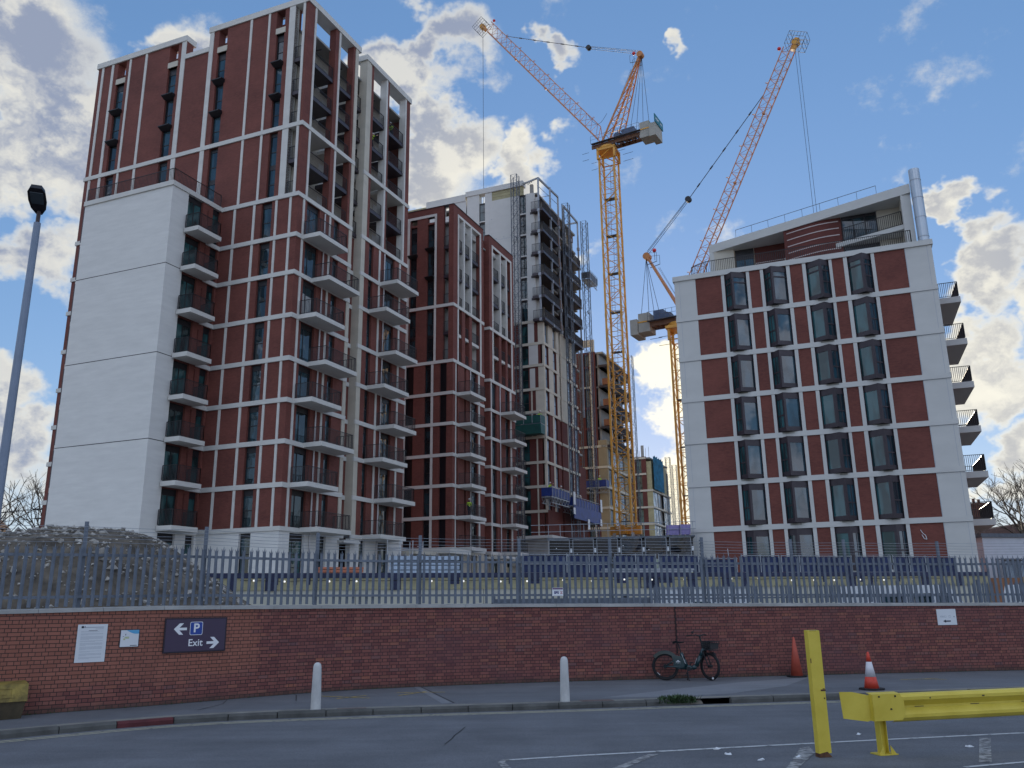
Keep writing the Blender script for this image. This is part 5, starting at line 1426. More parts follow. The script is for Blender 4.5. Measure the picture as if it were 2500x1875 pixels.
m.build('cream_band', CREAM, Fb)
m = MB()
for z in ZF: m.box(.3, 8, .3, 14, z - .3, z - .02, FF)
m.box(.3, 8, 13.7, 14, PZ, 27, FF); m.box(7.7, 8, .3, 14, PZ, 27, FF); m.box(.6, .9, .4, 13.6, PZ, 27, FF); m.box(0, 8, 0, .3, PZ, 9.6, FF)
for k in range(9): m.bar(FF(.6 + .6 * k, 1, 28), FF(.6 + .6 * k, 1, 29.6 + rnd.random() * .8), .06)
m.bar(FF(1.7, .6, 28), FF(1.7, .6, 30.6), .5, .5)
m.build('concrete_frame', CONC, Fb)
for i in range(0, 6):
    window(Fb, FF, 'L', 0, 1.86, ZF[i] + .06, 1.07, ZF[i + 1] - ZF[i] - .43, head=.2, trans=(.45,), gm=GLASST)
    if i < 4:
        for v, w in ((.6, 3.6), (4.4, 1.6), (8.6, 2.6), (11.3, 2.5)): window(Fb, FF, 'R', -.05, v, ZF[i] + .02, w, ZF[i + 1] - ZF[i] - .34, head=.1, trans=(), mull=(.5,), gm=GLASSF)
NETM = pbr('blue_debris_netting', (0.012, 0.115, 0.20), 0.8, 0.35, (0.5, 0.5, 1.2))
m = MB(); nn = 14
for i in range(nn):
    v0, v1 = .3 + 7.5 * i / nn, .3 + 7.5 * (i + 1) / nn; a, b = -.35 - .12 * (i % 2), -.35 - .12 * ((i + 1) % 2)
    m.prism([FF(a, v0, 22.2), FF(b, v1, 22.2), FF(b + .03, v1, 22.2), FF(a + .03, v0, 22.2)], [FF(a, v0, 28.3 + .2 * (i % 3)), FF(b, v1, 28.3 + .2 * ((i + 1) % 3)), FF(b + .03, v1, 28.3 + .2 * ((i + 1) % 3)), FF(a + .03, v0, 28.3 + .2 * (i % 3))])
m.build('debris_netting', NETM, Fb)

# ------------------------------------------------------------------ D: right hand block with triangular bay windows
FD = Frame((28.40, 52.37), R(-68.77), R(21.23))
ZD = [3.7, 6.85, 9.96, 13.0, 16.05, 19.1, 22.15]
DTOP = 25.38
Db = tag(empty('bay_window_block', FD(8, 0, PZ)), 'red brick and white right hand block with dark triangular bay windows and slanting roof', 'apartment building')
LD, RD = FD.face('L'), FD.face('R')
BAYS = [(13.71, 12.16, .36), (10.96, 9.38, .36), (8.06, 6.53, .62), (5.33, 3.80, .62)]
holes = []
for i in range(7):
    z0 = ZD[i] + .005; z1 = (ZD[i + 1] - .35) if i < 6 else DTOP - .42
    for a1, a0, k in BAYS: holes.append((a0, a1, z0, z1))
m = MB(); wall(m, LD, 1.66, 15.8, 3.0, DTOP - .38, .4, holes); m.box(0.05, .4, .42, 12, 3, DTOP - .4, FD).box(16.9, 17.3, .42, 12, 3, DTOP - .4, FD).box(.4, 16.9, 11.6, 12, 3, DTOP - .4, FD); m.build('wall', BRICK, Db)
m = MB()
m.box(0.0, 1.66, -.03, .42, 3.0, DTOP - .38, FD).box(15.8, 17.36, -.03, .42, 3.0, DTOP - .38, FD)
m.build('end_wall', GREY_PANEL, Db)
m = MB()
for i, z in enumerate(ZD): m.box(-.02, 17.38, -.09, .02, z - .345, z - .0, FD)
m.build('floor_band', GREY_PANEL, Db)
MB().box(-.10, 17.46, -.13, .5, DTOP - .38, DTOP, FD).box(-.1, .4, .5, 12, DTOP - .38, DTOP, FD).box(17.0, 17.46, .5, 12, DTOP - .38, DTOP, FD).build('coping', GREY_PANEL, Db)
S = []
for a, b in ((13.71, 13.94), (11.94, 12.16), (10.96, 11.18), (9.14, 9.38), (8.06, 8.30), (6.33, 6.53), (5.33, 5.58), (3.58, 3.80)): S.append((a, b, -.06, .02, 3.0, DTOP - .38, FD))
multi(S, 'pilaster_strip', GREY_PANEL, Db)
m = MB()
for z in ZD[1:]:
    for a0, a1 in ((.02, 1.66), (15.8, 17.34)): m.box(a0, a1, -.034, -.02, z - .37, z - .345, FD)
m.box(1.62, 1.65, -.034, -.02, 3, DTOP - .4, FD); m.box(.28, .30, -.034, -.02, 3, DTOP - .4, FD); m.box(16.98, 17.0, -.034, -.02, 3, DTOP - .4, FD)
m.build('panel_joint', INK, Db)
GLASSD = glass('bay_glass', (0.016, 0.058, 0.066), 1.5, 0.02, 0.006, 0.3)
GLASSDR = glass('bay_side_glass', (0.012, 0.036, 0.052), 1.85, 0.02, 0.006, 0.3)
SOIL = pbr('water_stained_band', (0.22, 0.21, 0.18), 0.8, 0.2, (2, 2, 6), col2=(0.40, 0.395, 0.37))
BAYC = {}
def bay(i, a1, a0, k):
    """Oriel of two glazed facets meeting in a front edge; a1 is its left end, k where the edge stands."""
    z0 = ZD[i] + .02; h = ((ZD[i + 1] - .36) if i < 6 else DTOP - .40) - z0
    key = (round(h, 2), round(a1 - a0, 2), k)
    if key not in BAYC:
        w = a1 - a0; pr = .52 if i else .25; g = FD.local('L'); ap = w * (1 - k)
        Pt = [(0.0, .10), (ap, -pr), (w, .10)]
        f = MB(); bt = .30; hd = .42
        def facet(A, Bq, wide):
            L_ = math.hypot(Bq[0] - A[0], Bq[1] - A[1]); dx, dy = (Bq[0] - A[0]) / L_, (Bq[1] - A[1]) / L_; nx, ny = -dy, dx
            q = lambda s, d, z: g(A[0] + dx * s + nx * d, A[1] + dy * s + ny * d, z)
            e0, e1 = (.07, .16) if A[0] == 0.0 else (.16, .07)
            f.box(0, e0, 0, .10, 0, h, q).box(L_ - e1, L_, 0, .10, 0, h, q).box(e0, L_ - e1, 0, .10, 0, bt, q).box(e0, L_ - e1, 0, .10, h - hd, h, q)
            gl = MB().box(e0 - .02, L_ - e1 + .02, .04, .06, bt - .02, h - hd + .02, q)
            if not wide: f.box(e0, L_ - e1, .0, .09, h * .42 - .04, h * .42 + .04, q); f.box((L_) / 2 - .02 + .08 * (1 if A[0] else -1), (L_) / 2 + .02 + .08 * (1 if A[0] else -1), .01, .08, bt, h - hd, q)
            if i == 6: f.box(e0, L_ - e1, .0, .09, h - hd - .42, h - hd - .32, q)
            return gl
        gr = facet(Pt[0], Pt[1], k < .5); gl_ = facet(Pt[1], Pt[2], k > .5)
        top = [g(0, .3, h - .04), g(0, .10, h - .04), g(ap, -pr, h - .04), g(w, .10, h - .04), g(w, .3, h - .04)]
        f.prism(top, [(x, y, z + .035) for x, y, z in top])
        bot = [g(0.02, .10, .16), g(ap, -pr + .01, .16), g(w - .02, .10, .16)]
        f.prism([g(.03, .10, .0), g(ap, -pr * .35, .0), g(w - .03, .10, .0)], bot)
        BAYC[key] = (f.mesh('bay_window', DARKP), gl_.mesh('pane', GLASSDR if k > .5 and False else GLASSD), gr.mesh('pane', GLASSDR))
    fm, l_, r_ = BAYC[key]
    o = inst('bay_window', fm, Db, FD(a0, 0, z0))
    for me in (l_, r_):
        p = bpy.data.objects.new('pane', me); COL.objects.link(p); p.parent = o
    return o
for i in range(7):
    for b_ in BAYS: bay(i, *b_)
# stains under the bays
m = MB()
for i in range(1, 7):
    for a1, a0, k in BAYS:
        c = a1 - (a1 - a0) * k + rnd.uniform(-.1, .1); w = rnd.uniform(.2, .45)
        m.box(c - w, c + w, -.092, -.05, ZD[i] - rnd.uniform(.07, .14), ZD[i] + .001, FD)
m.build('water_stain', SOIL, Db)
# balconies on the right flank, against the sky
for i in range(1, 7):
    balcony(Db, FD, 'R', 0, 3.2, 8.8, ZD[i] + .03, 1.72, slab=GREY_PANEL, th=.42)
    f2 = FD.face('R', 0)
    m = MB().prism([FD(-1.6, 8.6, ZD[i] + .05), FD(-1.6, 6.6, ZD[i] + .05), FD(-1.6, 8.6, ZD[i] + 1.1)], [FD(-1.56, 8.6, ZD[i] + .05), FD(-1.56, 6.6, ZD[i] + .05), FD(-1.56, 8.6, ZD[i] + 1.1)])
    balcony(Db, FD, 'R', 0, 10.2, 11.8, ZD[i] - .02, .7, slab=GREY_PANEL, th=.3)
# parapet railing and penthouse
rr = bpy.data.objects.new('roof_railing', rail_mesh(lambda a, d, z: (Vector(FD(a, d, DTOP + z)) - Vector(Db.location)), [(16.2, 1.3), (15.0, .55), (1.1, .55), (.9, 2.6)], 1.12, .13, r=.014)); COL.objects.link(rr); rr.parent = Db
MB().box(.4, 17, .5, 11.6, DTOP - .5, DTOP - .1, FD).build('roof_deck', CONC, Db)
E0, E1_ = (.47, 2.67), (15.62, 8.09)
def edge(u, back=0.0): return E0[1] + (E1_[1] - E0[1]) * (u - E0[0]) / (E1_[0] - E0[0]) + back
def slab(m, u0, u1, z0, z1, back=14.0, off=0.0):
    base = [FD(u0, edge(u0, off), z0), FD(u1, edge(u1, off), z0), FD(u1, back, z0), FD(u0, back, z0)]
    m.prism(base, [(x, y, z + z1 - z0) for x, y, z in base])
m = MB(); slab(m, .47, 15.62, 30.28, 30.98); m.build('penthouse_roof', GREY_PANEL, Db)
m = MB(); slab(m, .49, 9.6, 27.86, 28.2, off=.5); m.build('penthouse_floor', GREY_PANEL, Db)
m = MB()
m.box(.5, 1.15, edge(.8, .12), edge(.8, .75), DTOP - .1, 30.28, FD)
m.box(15.2, 15.6, 8.0, 13.8, DTOP - .1, 30.28, FD)
m.build('penthouse_pier', GREY_PANEL, Db)
m = MB()
m.box(13.6, 15.2, 7.95, 8.2, DTOP - .1, 30.28, FD).box(1.15, 2.7, 4.95, 5.2, DTOP - .1, 30.28, FD).box(.9, 1.15, 3.5, 5.2, DTOP - .1, 30.28, FD)
m.build('penthouse_cream_wall', CREAM, Db)
def curve_wall(m, pts, z0, z1, t=.25):
    for (u0, v0), (u1, v1) in zip(pts, pts[1:]): m.prism([FD(u0, v0, z0), FD(u1, v1, z0), FD(u1, v1 + t, z0), FD(u0, v0 + t, z0)], [FD(u0, v0, z1), FD(u1, v1, z1), FD(u1, v1 + t, z1), FD(u0, v0 + t, z1)])
cw = [(9.28, 5.95), (8.5, 5.62), (7.6, 5.30), (6.9, 5.12), (6.2, 5.05), (5.42, 5.08)]
m = MB(); curve_wall(m, cw, DTOP - .1, 30.28); m.box(9.28, 9.5, 5.95, 8.6, DTOP - .1, 30.28, FD); curve_wall(m, [(12.0, 8.4), (9.5, 8.3)], DTOP - .1, 30.28); m.box(5.25, 5.42, 5.08, 7, DTOP - .1, 30.28, FD); m.build('penthouse_brick', BRICK_D, Db)
m = MB(); z = 26.1
while z < 30.2:
    curve_wall(m, [(u, v - .025) for u, v in cw], z, z + .07, .03)
    if z < 28.9: curve_wall(m, [(12.0, 8.375), (9.5, 8.275)], z, z + .07, .03)
    z += .55
m.build('white_line', pbr('pinkish_white_line', (0.52, 0.44, 0.42), 0.7, 0.04), Db)
window(Db, FD, 'L', 8.1, 12.05, DTOP, 1.5, 4.85, head=.9, trans=(), mull=(.5,))
window(Db, FD, 'L', 4.9, 2.75, 28.2, 2.45, 2.06, head=.25, trans=(), mull=(.33, .67))
window(Db, FD, 'L', 4.9, 2.75, DTOP, 2.45, 2.4, head=.25, trans=(), mull=(.33, .67))
rr = bpy.data.objects.new('penthouse_railing', rail_mesh(lambda a, d, z: (Vector(FD(a, d, 28.2 + z)) - Vector(Db.location)), [(5.2, edge(5.2, .6)), (1.2, edge(1.2, .6))], 1.1, .13, r=.014)); COL.objects.link(rr); rr.parent = Db
m = MB()
a, b = FD(13.3, edge(13.3, .5), 31.85), FD(2.6, edge(2.6, .5), 31.85); m.tube(a, b, .022, n=6)
for k in range(9):
    t = k / 8; u = 13.3 + (2.6 - 13.3) * t; m.tube(FD(u, edge(u, .5), 30.95), FD(u, edge(u, .5), 31.85), .016, n=5)
m.build('roof_handrail', STEELD, Db)
m = MB().tube(FD(.08, 2.55, DTOP - .1), FD(.08, 2.55, 31.9), .37, n=24)
o = m.build('flue', pbr('steel_flue', (0.42, 0.45, 0.48), 0.28, 0.05, metallic=0.85), Db)
m = MB()
for z in (26.6, 28.1, 29.6, 31.0): m.tube(FD(.08, 2.55, z), FD(.08, 2.55, z + .04), .385, n=24)
q = m.build('flue_collar', STEEL, o)
MB().box(1.2, 12, 10.5, 11, DTOP - .1, 30.2, FD).build('penthouse_core', BLACK, Db)
m = MB()
for a, z, l in ((14.9, 4.4, .95), (7.1, 4.6, 1.4), (4.6, 5.3, 1.1)): m.bar(FD(a, -.03, z), FD(a + .05, -.03, z + l), .03)
m.path([FD(3.0, -.03, 6.1), FD(2.9, -.04, 5.9), FD(2.75, -.04, 5.75), FD(2.7, -.04, 5.5), FD(2.85, -.04, 5.55), FD(2.95, -.03, 5.8)], .02)
m.build('loose_cable', PAPER, Db)

# ------------------------------------------------------------------ glazed hoarding pavilion between C and D
PV0, PV1 = Vector((2.35, 58.0)), Vector((12.0, 56.8)); PVD = (PV1 - PV0).normalized(); PVN = Vector((-PVD.y, PVD.x)); PVL = (PV1 - PV0).length
PVf = lambda a, d, z: (PV0.x + PVD.x * a + PVN.x * d, PV0.y + PVD.y * a + PVN.y * d, z)
BLACKG = pbr('black_gloss_panel', (0.004, 0.004, 0.008), 0.12, 0.1, ior=1.35)
pv = tag(empty('site_pavilion', PVf(0, 0, PZ)), 'low dark glazed site pavilion with roof guard rail, below the big crane', 'site cabin')
MB().box(0.05, PVL - .05, .12, 3.6, PZ, 6.0, PVf).build('body', BLACK, pv)
MB().box(-.1, PVL + .1, -.05, 3.8, 6.12, 6.22, PVf).build('roof', STEELD, pv)
xs = [0, .0 + PVL / 6, PVL / 3, PVL / 2, 2 * PVL / 3, 5 * PVL / 6, PVL]
for k in range(6):
    a0, a1 = xs[k] + .05, xs[k + 1] - .22
    o = MB().box(a0, a1, .0, .06, 4.7, 6.08, PVf).build('glazed_panel', GLASSB if k > 2 else BLACKG, pv)
    MB().box(a0 - .035, a0, -.02, .08, PZ, 6.11, PVf).box(a1, a1 + .035, -.02, .08, PZ, 6.11, PVf).box(a0, a1, -.02, .08, 6.08, 6.112, PVf).box(a0, a1, -.02, .08, 4.66, 4.7, PVf).build('frame', STEEL, o)
    MB().box(a0, a1, .0, .06, PZ + .02, 4.66, PVf).build('lower_panel', GLASSB if k < 4 else glass('lit_panel_glass', (0.10, 0.13, 0.10), 1.6) if 'lit_panel_glass' not in MATS else MATS['lit_panel_glass'], pv)
    MB().box(a1 + .06, a1 + .19, .02, .05, 5.2, 5.5, PVf).build('notice', PAPER, pv)
m = MB()
for a, z in ((.5, 5.5), (1.9, 5.1), (3.5, 5.2), (4.2, 5.2), (5.0, 5.6), (6.7, 5.3)): m.box(a, a + .06, -.01, .0, z, z + .05, PVf)
m.build('sticker', PAPER, pv)
m = MB()
for k in range(13):
    a = k * PVL / 12; m.tube(PVf(a, .05, 6.2), PVf(a, .05, 7.15), .02, n=5)
for z in (6.65, 7.12): m.tube(PVf(-1.2, .05, z), PVf(PVL + .2, .05, z), .022, n=5)
m.build('guard_rail', STEEL, pv)
MB().box(PVL - 1.1, PVL - .2, -.02, .0, PZ + .3, 4.5, PVf).build('lit_window', emit_mat('lit_interior', (0.75, 0.85, 0.40), 0.9), pv)
PURPW = pbr('purple_wrap', (0.23, 0.19, 0.40), 0.45, 0.15, (2, 2, 4))
for k, (a, d, w, l) in enumerate(((8.0, .5, .85, 'left purple wrapped pallet on the pavilion roof'), (8.87, .45, .72, 'right purple wrapped pallet on the pavilion roof'))):
    q = tag(empty('wrapped_pallet', PVf(a, d, 6.22)), l, 'pallet', 'purple wrapped pallets on the pavilion roof')
    m = MB()
    for j in range(2):
        z0 = 6.30 + .33 * j; rr_ = .05
        ring = [(rr_, 0), (w - rr_, 0), (w, rr_), (w, .9 - rr_), (w - rr_, .9), (rr_, .9), (0, .9 - rr_), (0, rr_)]
        m.prism([PVf(a + x + .01 * j, d + y, z0) for x, y in ring], [PVf(a + x + .02 * j, d + y, z0 + .31 + .02 * (k + j)) for x, y in ring])
    m.build('wrapped_load', PURPW, q)
    m = MB()
    for x in (.0, w / 2 - .05, w - .1): m.box(a + x, a + x + .1, d, d + .9, 6.222, 6.30, PVf)
    m.build('pallet_base', BOARD, q)

# ------------------------------------------------------------------ tower cranes
def vec(az): return Vector((math.sin(az), math.cos(az), 0))
ROPE = pbr('steel_rope', (0.05, 0.055, 0.07), 0.5, 0.1, metallic=0.4)
BEACON = pbr('red_beacon_glass', (0.60, 0.03, 0.04), 0.3, 0.1)
CWT = pbr('counterweight_concrete', (0.36, 0.35, 0.31), 0.85, 0.12, (0.8, 0.8, 0.8))
JIBM = pbr('jib_orange', (0.52, 0.22, 0.10), 0.45, 0.18, (0.6, 0.6, 0.6))
def crane(P, zb, zt, az, jib_s, jib_z, piv_z, af_s, af_z, label, tail, mast_w, jib_n, pend, hook_z, base=True, beam_af=False, sign=True):
    P = Vector((P[0], P[1], 0)); d = vec(az); s = vec(az + math.pi / 2); Z = Vector((0, 0, 1))
    r = tag(empty('tower_crane', (P.x, P.y, zb)), label, 'crane')
    at = lambda a, b, z: P + d * a + s * b + Z * z
    # mast, turned a little on its base
    mz = vec(R(-66)); my = vec(R(24)); hw = mast_w / 2
    m = MB(); n = max(4, int((zt - zb - 2) / 1.72))
    lattice(m, P + Z * (zb + .9), P + Z * (zt - 2.2), mz * hw, my * hw, n, .105, .040)
    for k in range(1, int((zt - zb) / 5.2)):
        z = zb + .9 + 5.2 * k
        for a, b in ((-1, -1), (1, -1), (1, 1), (-1, 1)):
            c = P + mz * hw * a + my * hw * b; m.bar(c + Z * (z - .28), c + Z * (z + .28), .24, .24, up=mz)
    m.build('mast', YEL, r)
    m = MB()
    for k in range(int((zt - zb) / 5.2)):   # ladder sections and rest platforms inside the mast
        z = zb + 1.5 + 5.2 * k; x = .35 if k % 2 else -.2
        m.box(-.75, .75, -.1, .75, 0, .05, lambda a, b, c, z=z: tuple(P + mz * a + my * b + Z * (z + c)))
        for e in (-.2, .2): m.tube(P + mz * (x + e) + my * .3 + Z * z, P + mz * (x + e) + my * .5 + Z * min(z + 5.3, zt - 2.5), .022, n=4, cap=False)
        for q in range(14):
            t = q / 14; c = P + my * (.3 + .2 * t) + Z * (z + 5.2 * t)
            if z + 5.2 * t < zt - 2.6: m.tube(c + mz * (x - .2), c + mz * (x + .2), .014, n=4, cap=False)
    m.build('ladder', STEELD, r)
    if base:
        m = MB()
        for az_ in (R(-66), R(24)):
            e = vec(az_); m.bar(P - e * 1.7 + Z * (zb + .35), P + e * 1.7 + Z * (zb + .35), .75, .72)
        for az_, sg in ((R(-66), 1), (R(-66), -1), (R(24), 1), (R(24), -1)):
            e = vec(az_); c = P + e * 1.55 * sg; m.bar(c + Z * (zb - .05), c + Z * (zb + .95), .6, .6, up=mz)
        m.build('base_frame', pbr('base_yellow', (0.46, 0.19, 0.02), 0.5, 0.2, (1, 1, 1)), r)
        m = MB()
        for a, b in ((-1, -1), (1, -1), (1, 1), (-1, 1)):
            c = P + mz * hw * a * 1.1 + my * hw * b * 1.1; m.bar(c + Z * PZ, c + Z * (zb + .1), .34, .34)
        m.build('base_leg', CONC, r)
    # slewing unit
    m = MB()
    lattice(m, P + Z * (zt - 2.2), P + Z * (zt - .55), mz * hw * 1.12, my * hw * 1.12, 1, .13, .07)
    m.box(-1.25, 1.25, -1.25, 1.25, 0, .3, lambda a, b, c: tuple(P + mz * a + my * b + Z * (zt - .95 + c)))
    m.tube(P + Z * (zt - .6), P + Z * (zt - .2), 1.15, n=16)
    m.build('slewing_unit', YEL, r)
    # machinery deck (counter-jib) with walkway, motor, winch, rails
    m = MB()
    for b in (-.75, .75): m.bar(at(2.0, b, zt + .05), at(-tail, b, zt + .05), .16, .5)
    for k in range(9):
        a = 1.5 - (tail + 1.2) * k / 8; m.bar(at(a, -.75, zt + .02), at(a, .75, zt + .02), .1, .3)
        if k < 8: a2 = 1.5 - (tail + 1.2) * (k + 1) / 8; m.bar(at(a, -.75, zt - .1), at(a2, .75, zt - .1), .07, .12)
    m.build('counter_jib', pbr('brown_steel', (0.16, 0.075, 0.04), 0.5, 0.2, (1, 1, 1)), r)
    m = MB()
    m.box(-tail + .4, 1.9, -1.35, -.85, .30, .34, lambda a, b, c: tuple(at(a, b, zt + c))); m.box(-tail + .4, 1.9, .85, 1.35, .30, .34, lambda a, b, c: tuple(at(a, b, zt + c)))
    for b in (-1.35, 1.35):
        for k in range(8): a = 1.9 - (tail + 1.4) * k / 7; m.tube(at(a, b, zt + .3), at(a, b, zt + 1.35), .022, n=4)
        for zz in (.85, 1.35): m.tube(at(1.9, b, zt + zz), at(-tail + .5, b, zt + zz), .02, n=4)
    for a0, a1 in ((-1.5, -2.9), (2.2, 3.1)): # lower service cage
        for zz in (-1.9, -.9): m.tube(at(a0, -1.4, zt + zz), at(a1, -1.4, zt + zz), .03, n=4); m.tube(at(a0, 1.4, zt + zz), at(a1, 1.4, zt + zz), .03, n=4)
    m.build('walkway', STEELD, r)
    m = MB().box(-tail * .72, -tail * .40, -.5, .7, .35, 1.6, lambda a, b, c: tuple(at(a, b, zt + c))).box(-tail * .38, -tail * .2, -.6, .5, .35, 1.2, lambda a, b, c: tuple(at(a, b, zt + c)))
    m.tube(at(-tail * .3, -.9, zt + .75), at(-tail * .3, .9, zt + .75), .42, n=12)
    m.build('winch_house', pbr('blue_grey_machine', (0.07, 0.10, 0.17), 0.5, 0.2), r)
    for (a0, a1, b, z0, z1) in ((-tail - .75, -tail + .55, .62, -.75, 1.45), (-tail - 1.65, -tail - .8, .9, -1.0, .8)):
        MB().box(a0, a1, -b - .35, b + .35, z0, z1, lambda a, b_, c: tuple(at(a, b_, zt + c))).build('counterweight', CWT, r)
    MB().box(-tail - .8, -tail + .6, -1.02, 1.02, .35, .5, lambda a, b, c: tuple(at(a, b, zt + c))).build('counterweight_strap', YEL, r)
    if sign:
        o = MB().box(-tail - 1.75, -tail - 1.65, -1.5, 1.5, .75, 1.85, lambda a, b, c: tuple(at(a, b, zt + c))).build('sign_board', pbr('teal_board', (0.012, 0.16, 0.20), 0.5, 0.05), r)
        m = MB()
        for b0, w_ in ((-1.2, .16), (-.95, .12), (-.75, .18), (-.5, .1), (-.33, .14), (.55, .15), (.75, .1), (.92, .12)): m.box(-tail - 1.76, -tail - 1.75, b0, b0 + w_, 1.2, 1.45, lambda a, b, c: tuple(at(a, b, zt + c)))
        m.build('lettering', SWHITE, o)
    # A-frame
    top = at(af_s, 0, af_z)
    m = MB()
    if beam_af:
        for b in (-.35, .35): m.bar(at(.8, b * 1.6, zt + .4), top + s * b * .6, .22, .45, up=s)
        for k in range(4): t = .2 + .22 * k; m.tube(at(.8, -.5, zt + .4).lerp(top, t) - s * .3, at(.8, .5, zt + .4).lerp(top, t) + s * .3, .06)
    else:
        for b in (-.8, .8):
            m.bar(at(.6, b, zt + .3), top + s * b * .25, .17, .2); m.bar(at(-1.7, b, zt + .3), top + s * b * .25, .12, .14)
        for k in range(6):
            t = .1 + .14 * k
            pf_ = [at(.6, b, zt + .3).lerp(top + s * b * .25, t) for b in (-.8, .8)]; pb_ = [at(-1.7, b, zt + .3).lerp(top + s * b * .25, t) for b in (-.8, .8)]
            t2 = t + .14; pf2 = [at(.6, b, zt + .3).lerp(top + s * b * .25, t2) for b in (-.8, .8)]; pb2 = [at(-1.7, b, zt + .3).lerp(top + s * b * .25, t2) for b in (-.8, .8)]
            m.tube(pf_[0], pf_[1], .045); m.tube(pb_[0], pb_[1], .045); m.tube(pf_[0], pb_[0], .045); m.tube(pf_[1], pb_[1], .045)
            m.tube(pf_[0], pb2[0], .04); m.tube(pf_[1], pb2[1], .04); m.tube(pf_[0], pf2[1], .04)
    m.tube(top - s * .4, top + s * .4, .42, n=14)
    m.build('a_frame', ORG, r)
    m = MB()
    for sg in (-1, 1):
        m.bar(top + d * .1 - Z * 1.2 + s * .5 * sg, top + d * 1.3 - Z * 1.0 + s * .5 * sg, .06); m.tube(top + d * 1.3 - Z * 1.0 + s * .5 * sg, top + d * 1.3 + s * .5 * sg + Z * .1, .025, n=4)
        m.tube(top + d * 1.3 + s * .5 * sg + Z * .1, top + d * .3 + s * .5 * sg + Z * .2, .02, n=4)
    m.tube(top + d * .9 - Z * .6, top + d * .9 + Z * .45, .03, n=5)
    for e in (1.25, 1.4): m.tube(top + d * e - Z * 1.6, at(1.0, .5, zt + 1), .018, n=4)
    m.build('top_platform', STEELD, r)
    MB().sphere(top + d * .9 + Z * .6, .24, 5).build('beacon', BEACON, r)
    # jib
    p0, p1 = at(1.0, 0, piv_z), at(jib_s, 0, jib_z); jd = (p1 - p0).normalized(); ju = s.cross(jd) * -1
    if ju.z < 0: ju = -ju
    L_ = (p1 - p0).length; jh, jw = mast_w * .70, mast_w * .42
    m = MB(); a_, b_ = p0 + jd * 1.8, p1 - jd * .6
    trilattice(m, a_, b_, s * jw, ju * jh, jib_n, .075, .06, .027)
    for sg in (-1, 1): m.tube(p0 + s * jw * sg, a_ + s * jw * sg, .08); m.tube(p0 + s * jw * sg, a_ + ju * jh, .05)
    m.build('jib', JIBM, r)
    m = MB()
    for k in range(7):
        q = p0 + jd * (L_ * (.12 + .12 * k)) + ju * jh; m.bar(q, q + ju * .35 + s * .1, .05); m.bar(q + jd * .1, q + jd * .1 + ju * .3, .04)
    for k in (2, 4): q = p0 + jd * (L_ * (.2 + .13 * k)); m.sphere(q + s * jw, .2, 4)
    m.build('jib_bracket', JIBM, r)
    m = MB()
    cg = lambda a, b, c: tuple(p1 + jd * a + s * b + ju * c)
    for a in (-.6, -.1, .4, .9):
        for b in (-.8, .8): m.bar(cg(a, b, -1.1), cg(a, b, .9), .035)
        m.bar(cg(a, -.8, -1.1), cg(a, .8, -1.1), .035); m.bar(cg(a, -.8, .9), cg(a, .8, .9), .035)
    for c in (-1.1, -.45, .25, .9):
        for b in (-.8, .8): m.bar(cg(-.6, b, c), cg(.9, b, c), .035)
    for c in (-.8, -.1, .55):
        for b in (-.8, .8): m.bar(cg(.4, b, c), cg(.9, b, c), .035)
    m.build('tip_cage', STEELD, r)
    m = MB().tube(p1 - s * .3, p1 + s * .3, .42, n=12).bar(p1 - jd * .9, p1 + jd * .5, .5, .5, up=ju); m.build('tip_sheave', YEL, r)
    MB().sphere(p1 - jd * .9 + ju * (jh + .4), .22, 5).build('beacon', BEACON, r)
    # luffing ropes: twin falls to a sheave block, then a pendant to the upper chord
    q = p0.lerp(p1, pend) + ju * jh; bl = top.lerp(q, .36)
    m = MB()
    for e in (-.22, 0.1, .3): m.tube(top + Z * (.35 + e) , bl + Z * e * .8, .030, n=5)
    m.tube(bl, q, .045, n=5)
    for k in range(5): c = bl.lerp(q, .12 + .17 * k); m.tube(c, c + (q - bl).normalized() * .5, .085, n=6)
    for a in (-tail * .55, -tail * .72, -tail * .9, -tail - .6): m.tube(top - d * .15 - Z * .2, at(a, .4 if a > -5 else -.4, zt + 1.2), .028, n=5)
    m.build('luffing_rope', ROPE, r)
    MB().tube(bl - s * .25, bl + s * .25, .34, n=14).build('sheave_block', DARK, r)
    m = MB()
    for e in (-.35, .35): c = p1 + s * e - Z * .3 + d * (e * .6); m.tube(c, Vector((c.x, c.y, hook_z)), .022, n=4)
    m.build('hoist_rope', ROPE, r)
    MB().box(p1.x - .5, p1.x + .5, p1.y - .2, p1.y + .2, hook_z - 1.2, hook_z).build('hook_block', YEL, r)
    # slack cable from the A-frame to the jib foot
    m = MB(); A0, B0 = at(.2, .6, zt + (af_z - zt) * .45), p0 + jd * 5 + ju * jh
    pts = [A0.lerp(B0, t / 10) - Z * (1.6 * math.sin(math.pi * t / 10)) for t in range(11)]; m.path(pts, .025, 4); m.build('slack_cable', ROPE, r)
    return r
crane((13.116, 99.136), 9.6, 60.2, R(-60), 19.4, 86.4, 61.2, -5.2, 72.2, 'yellow luffing tower crane in full view with teal board behind its counterweights', 5.4, 2.0, 22, .84, 44)
crane((18.547, 88.068), 6, 31.9, R(120), 15.5, 61.7, 33.4, -3.2, 40.4, 'orange luffing tower crane mostly hidden behind the right hand block, jib rising over it', 3.6, 1.7, 26, .80, 38, base=False, beam_af=True, sign=False)

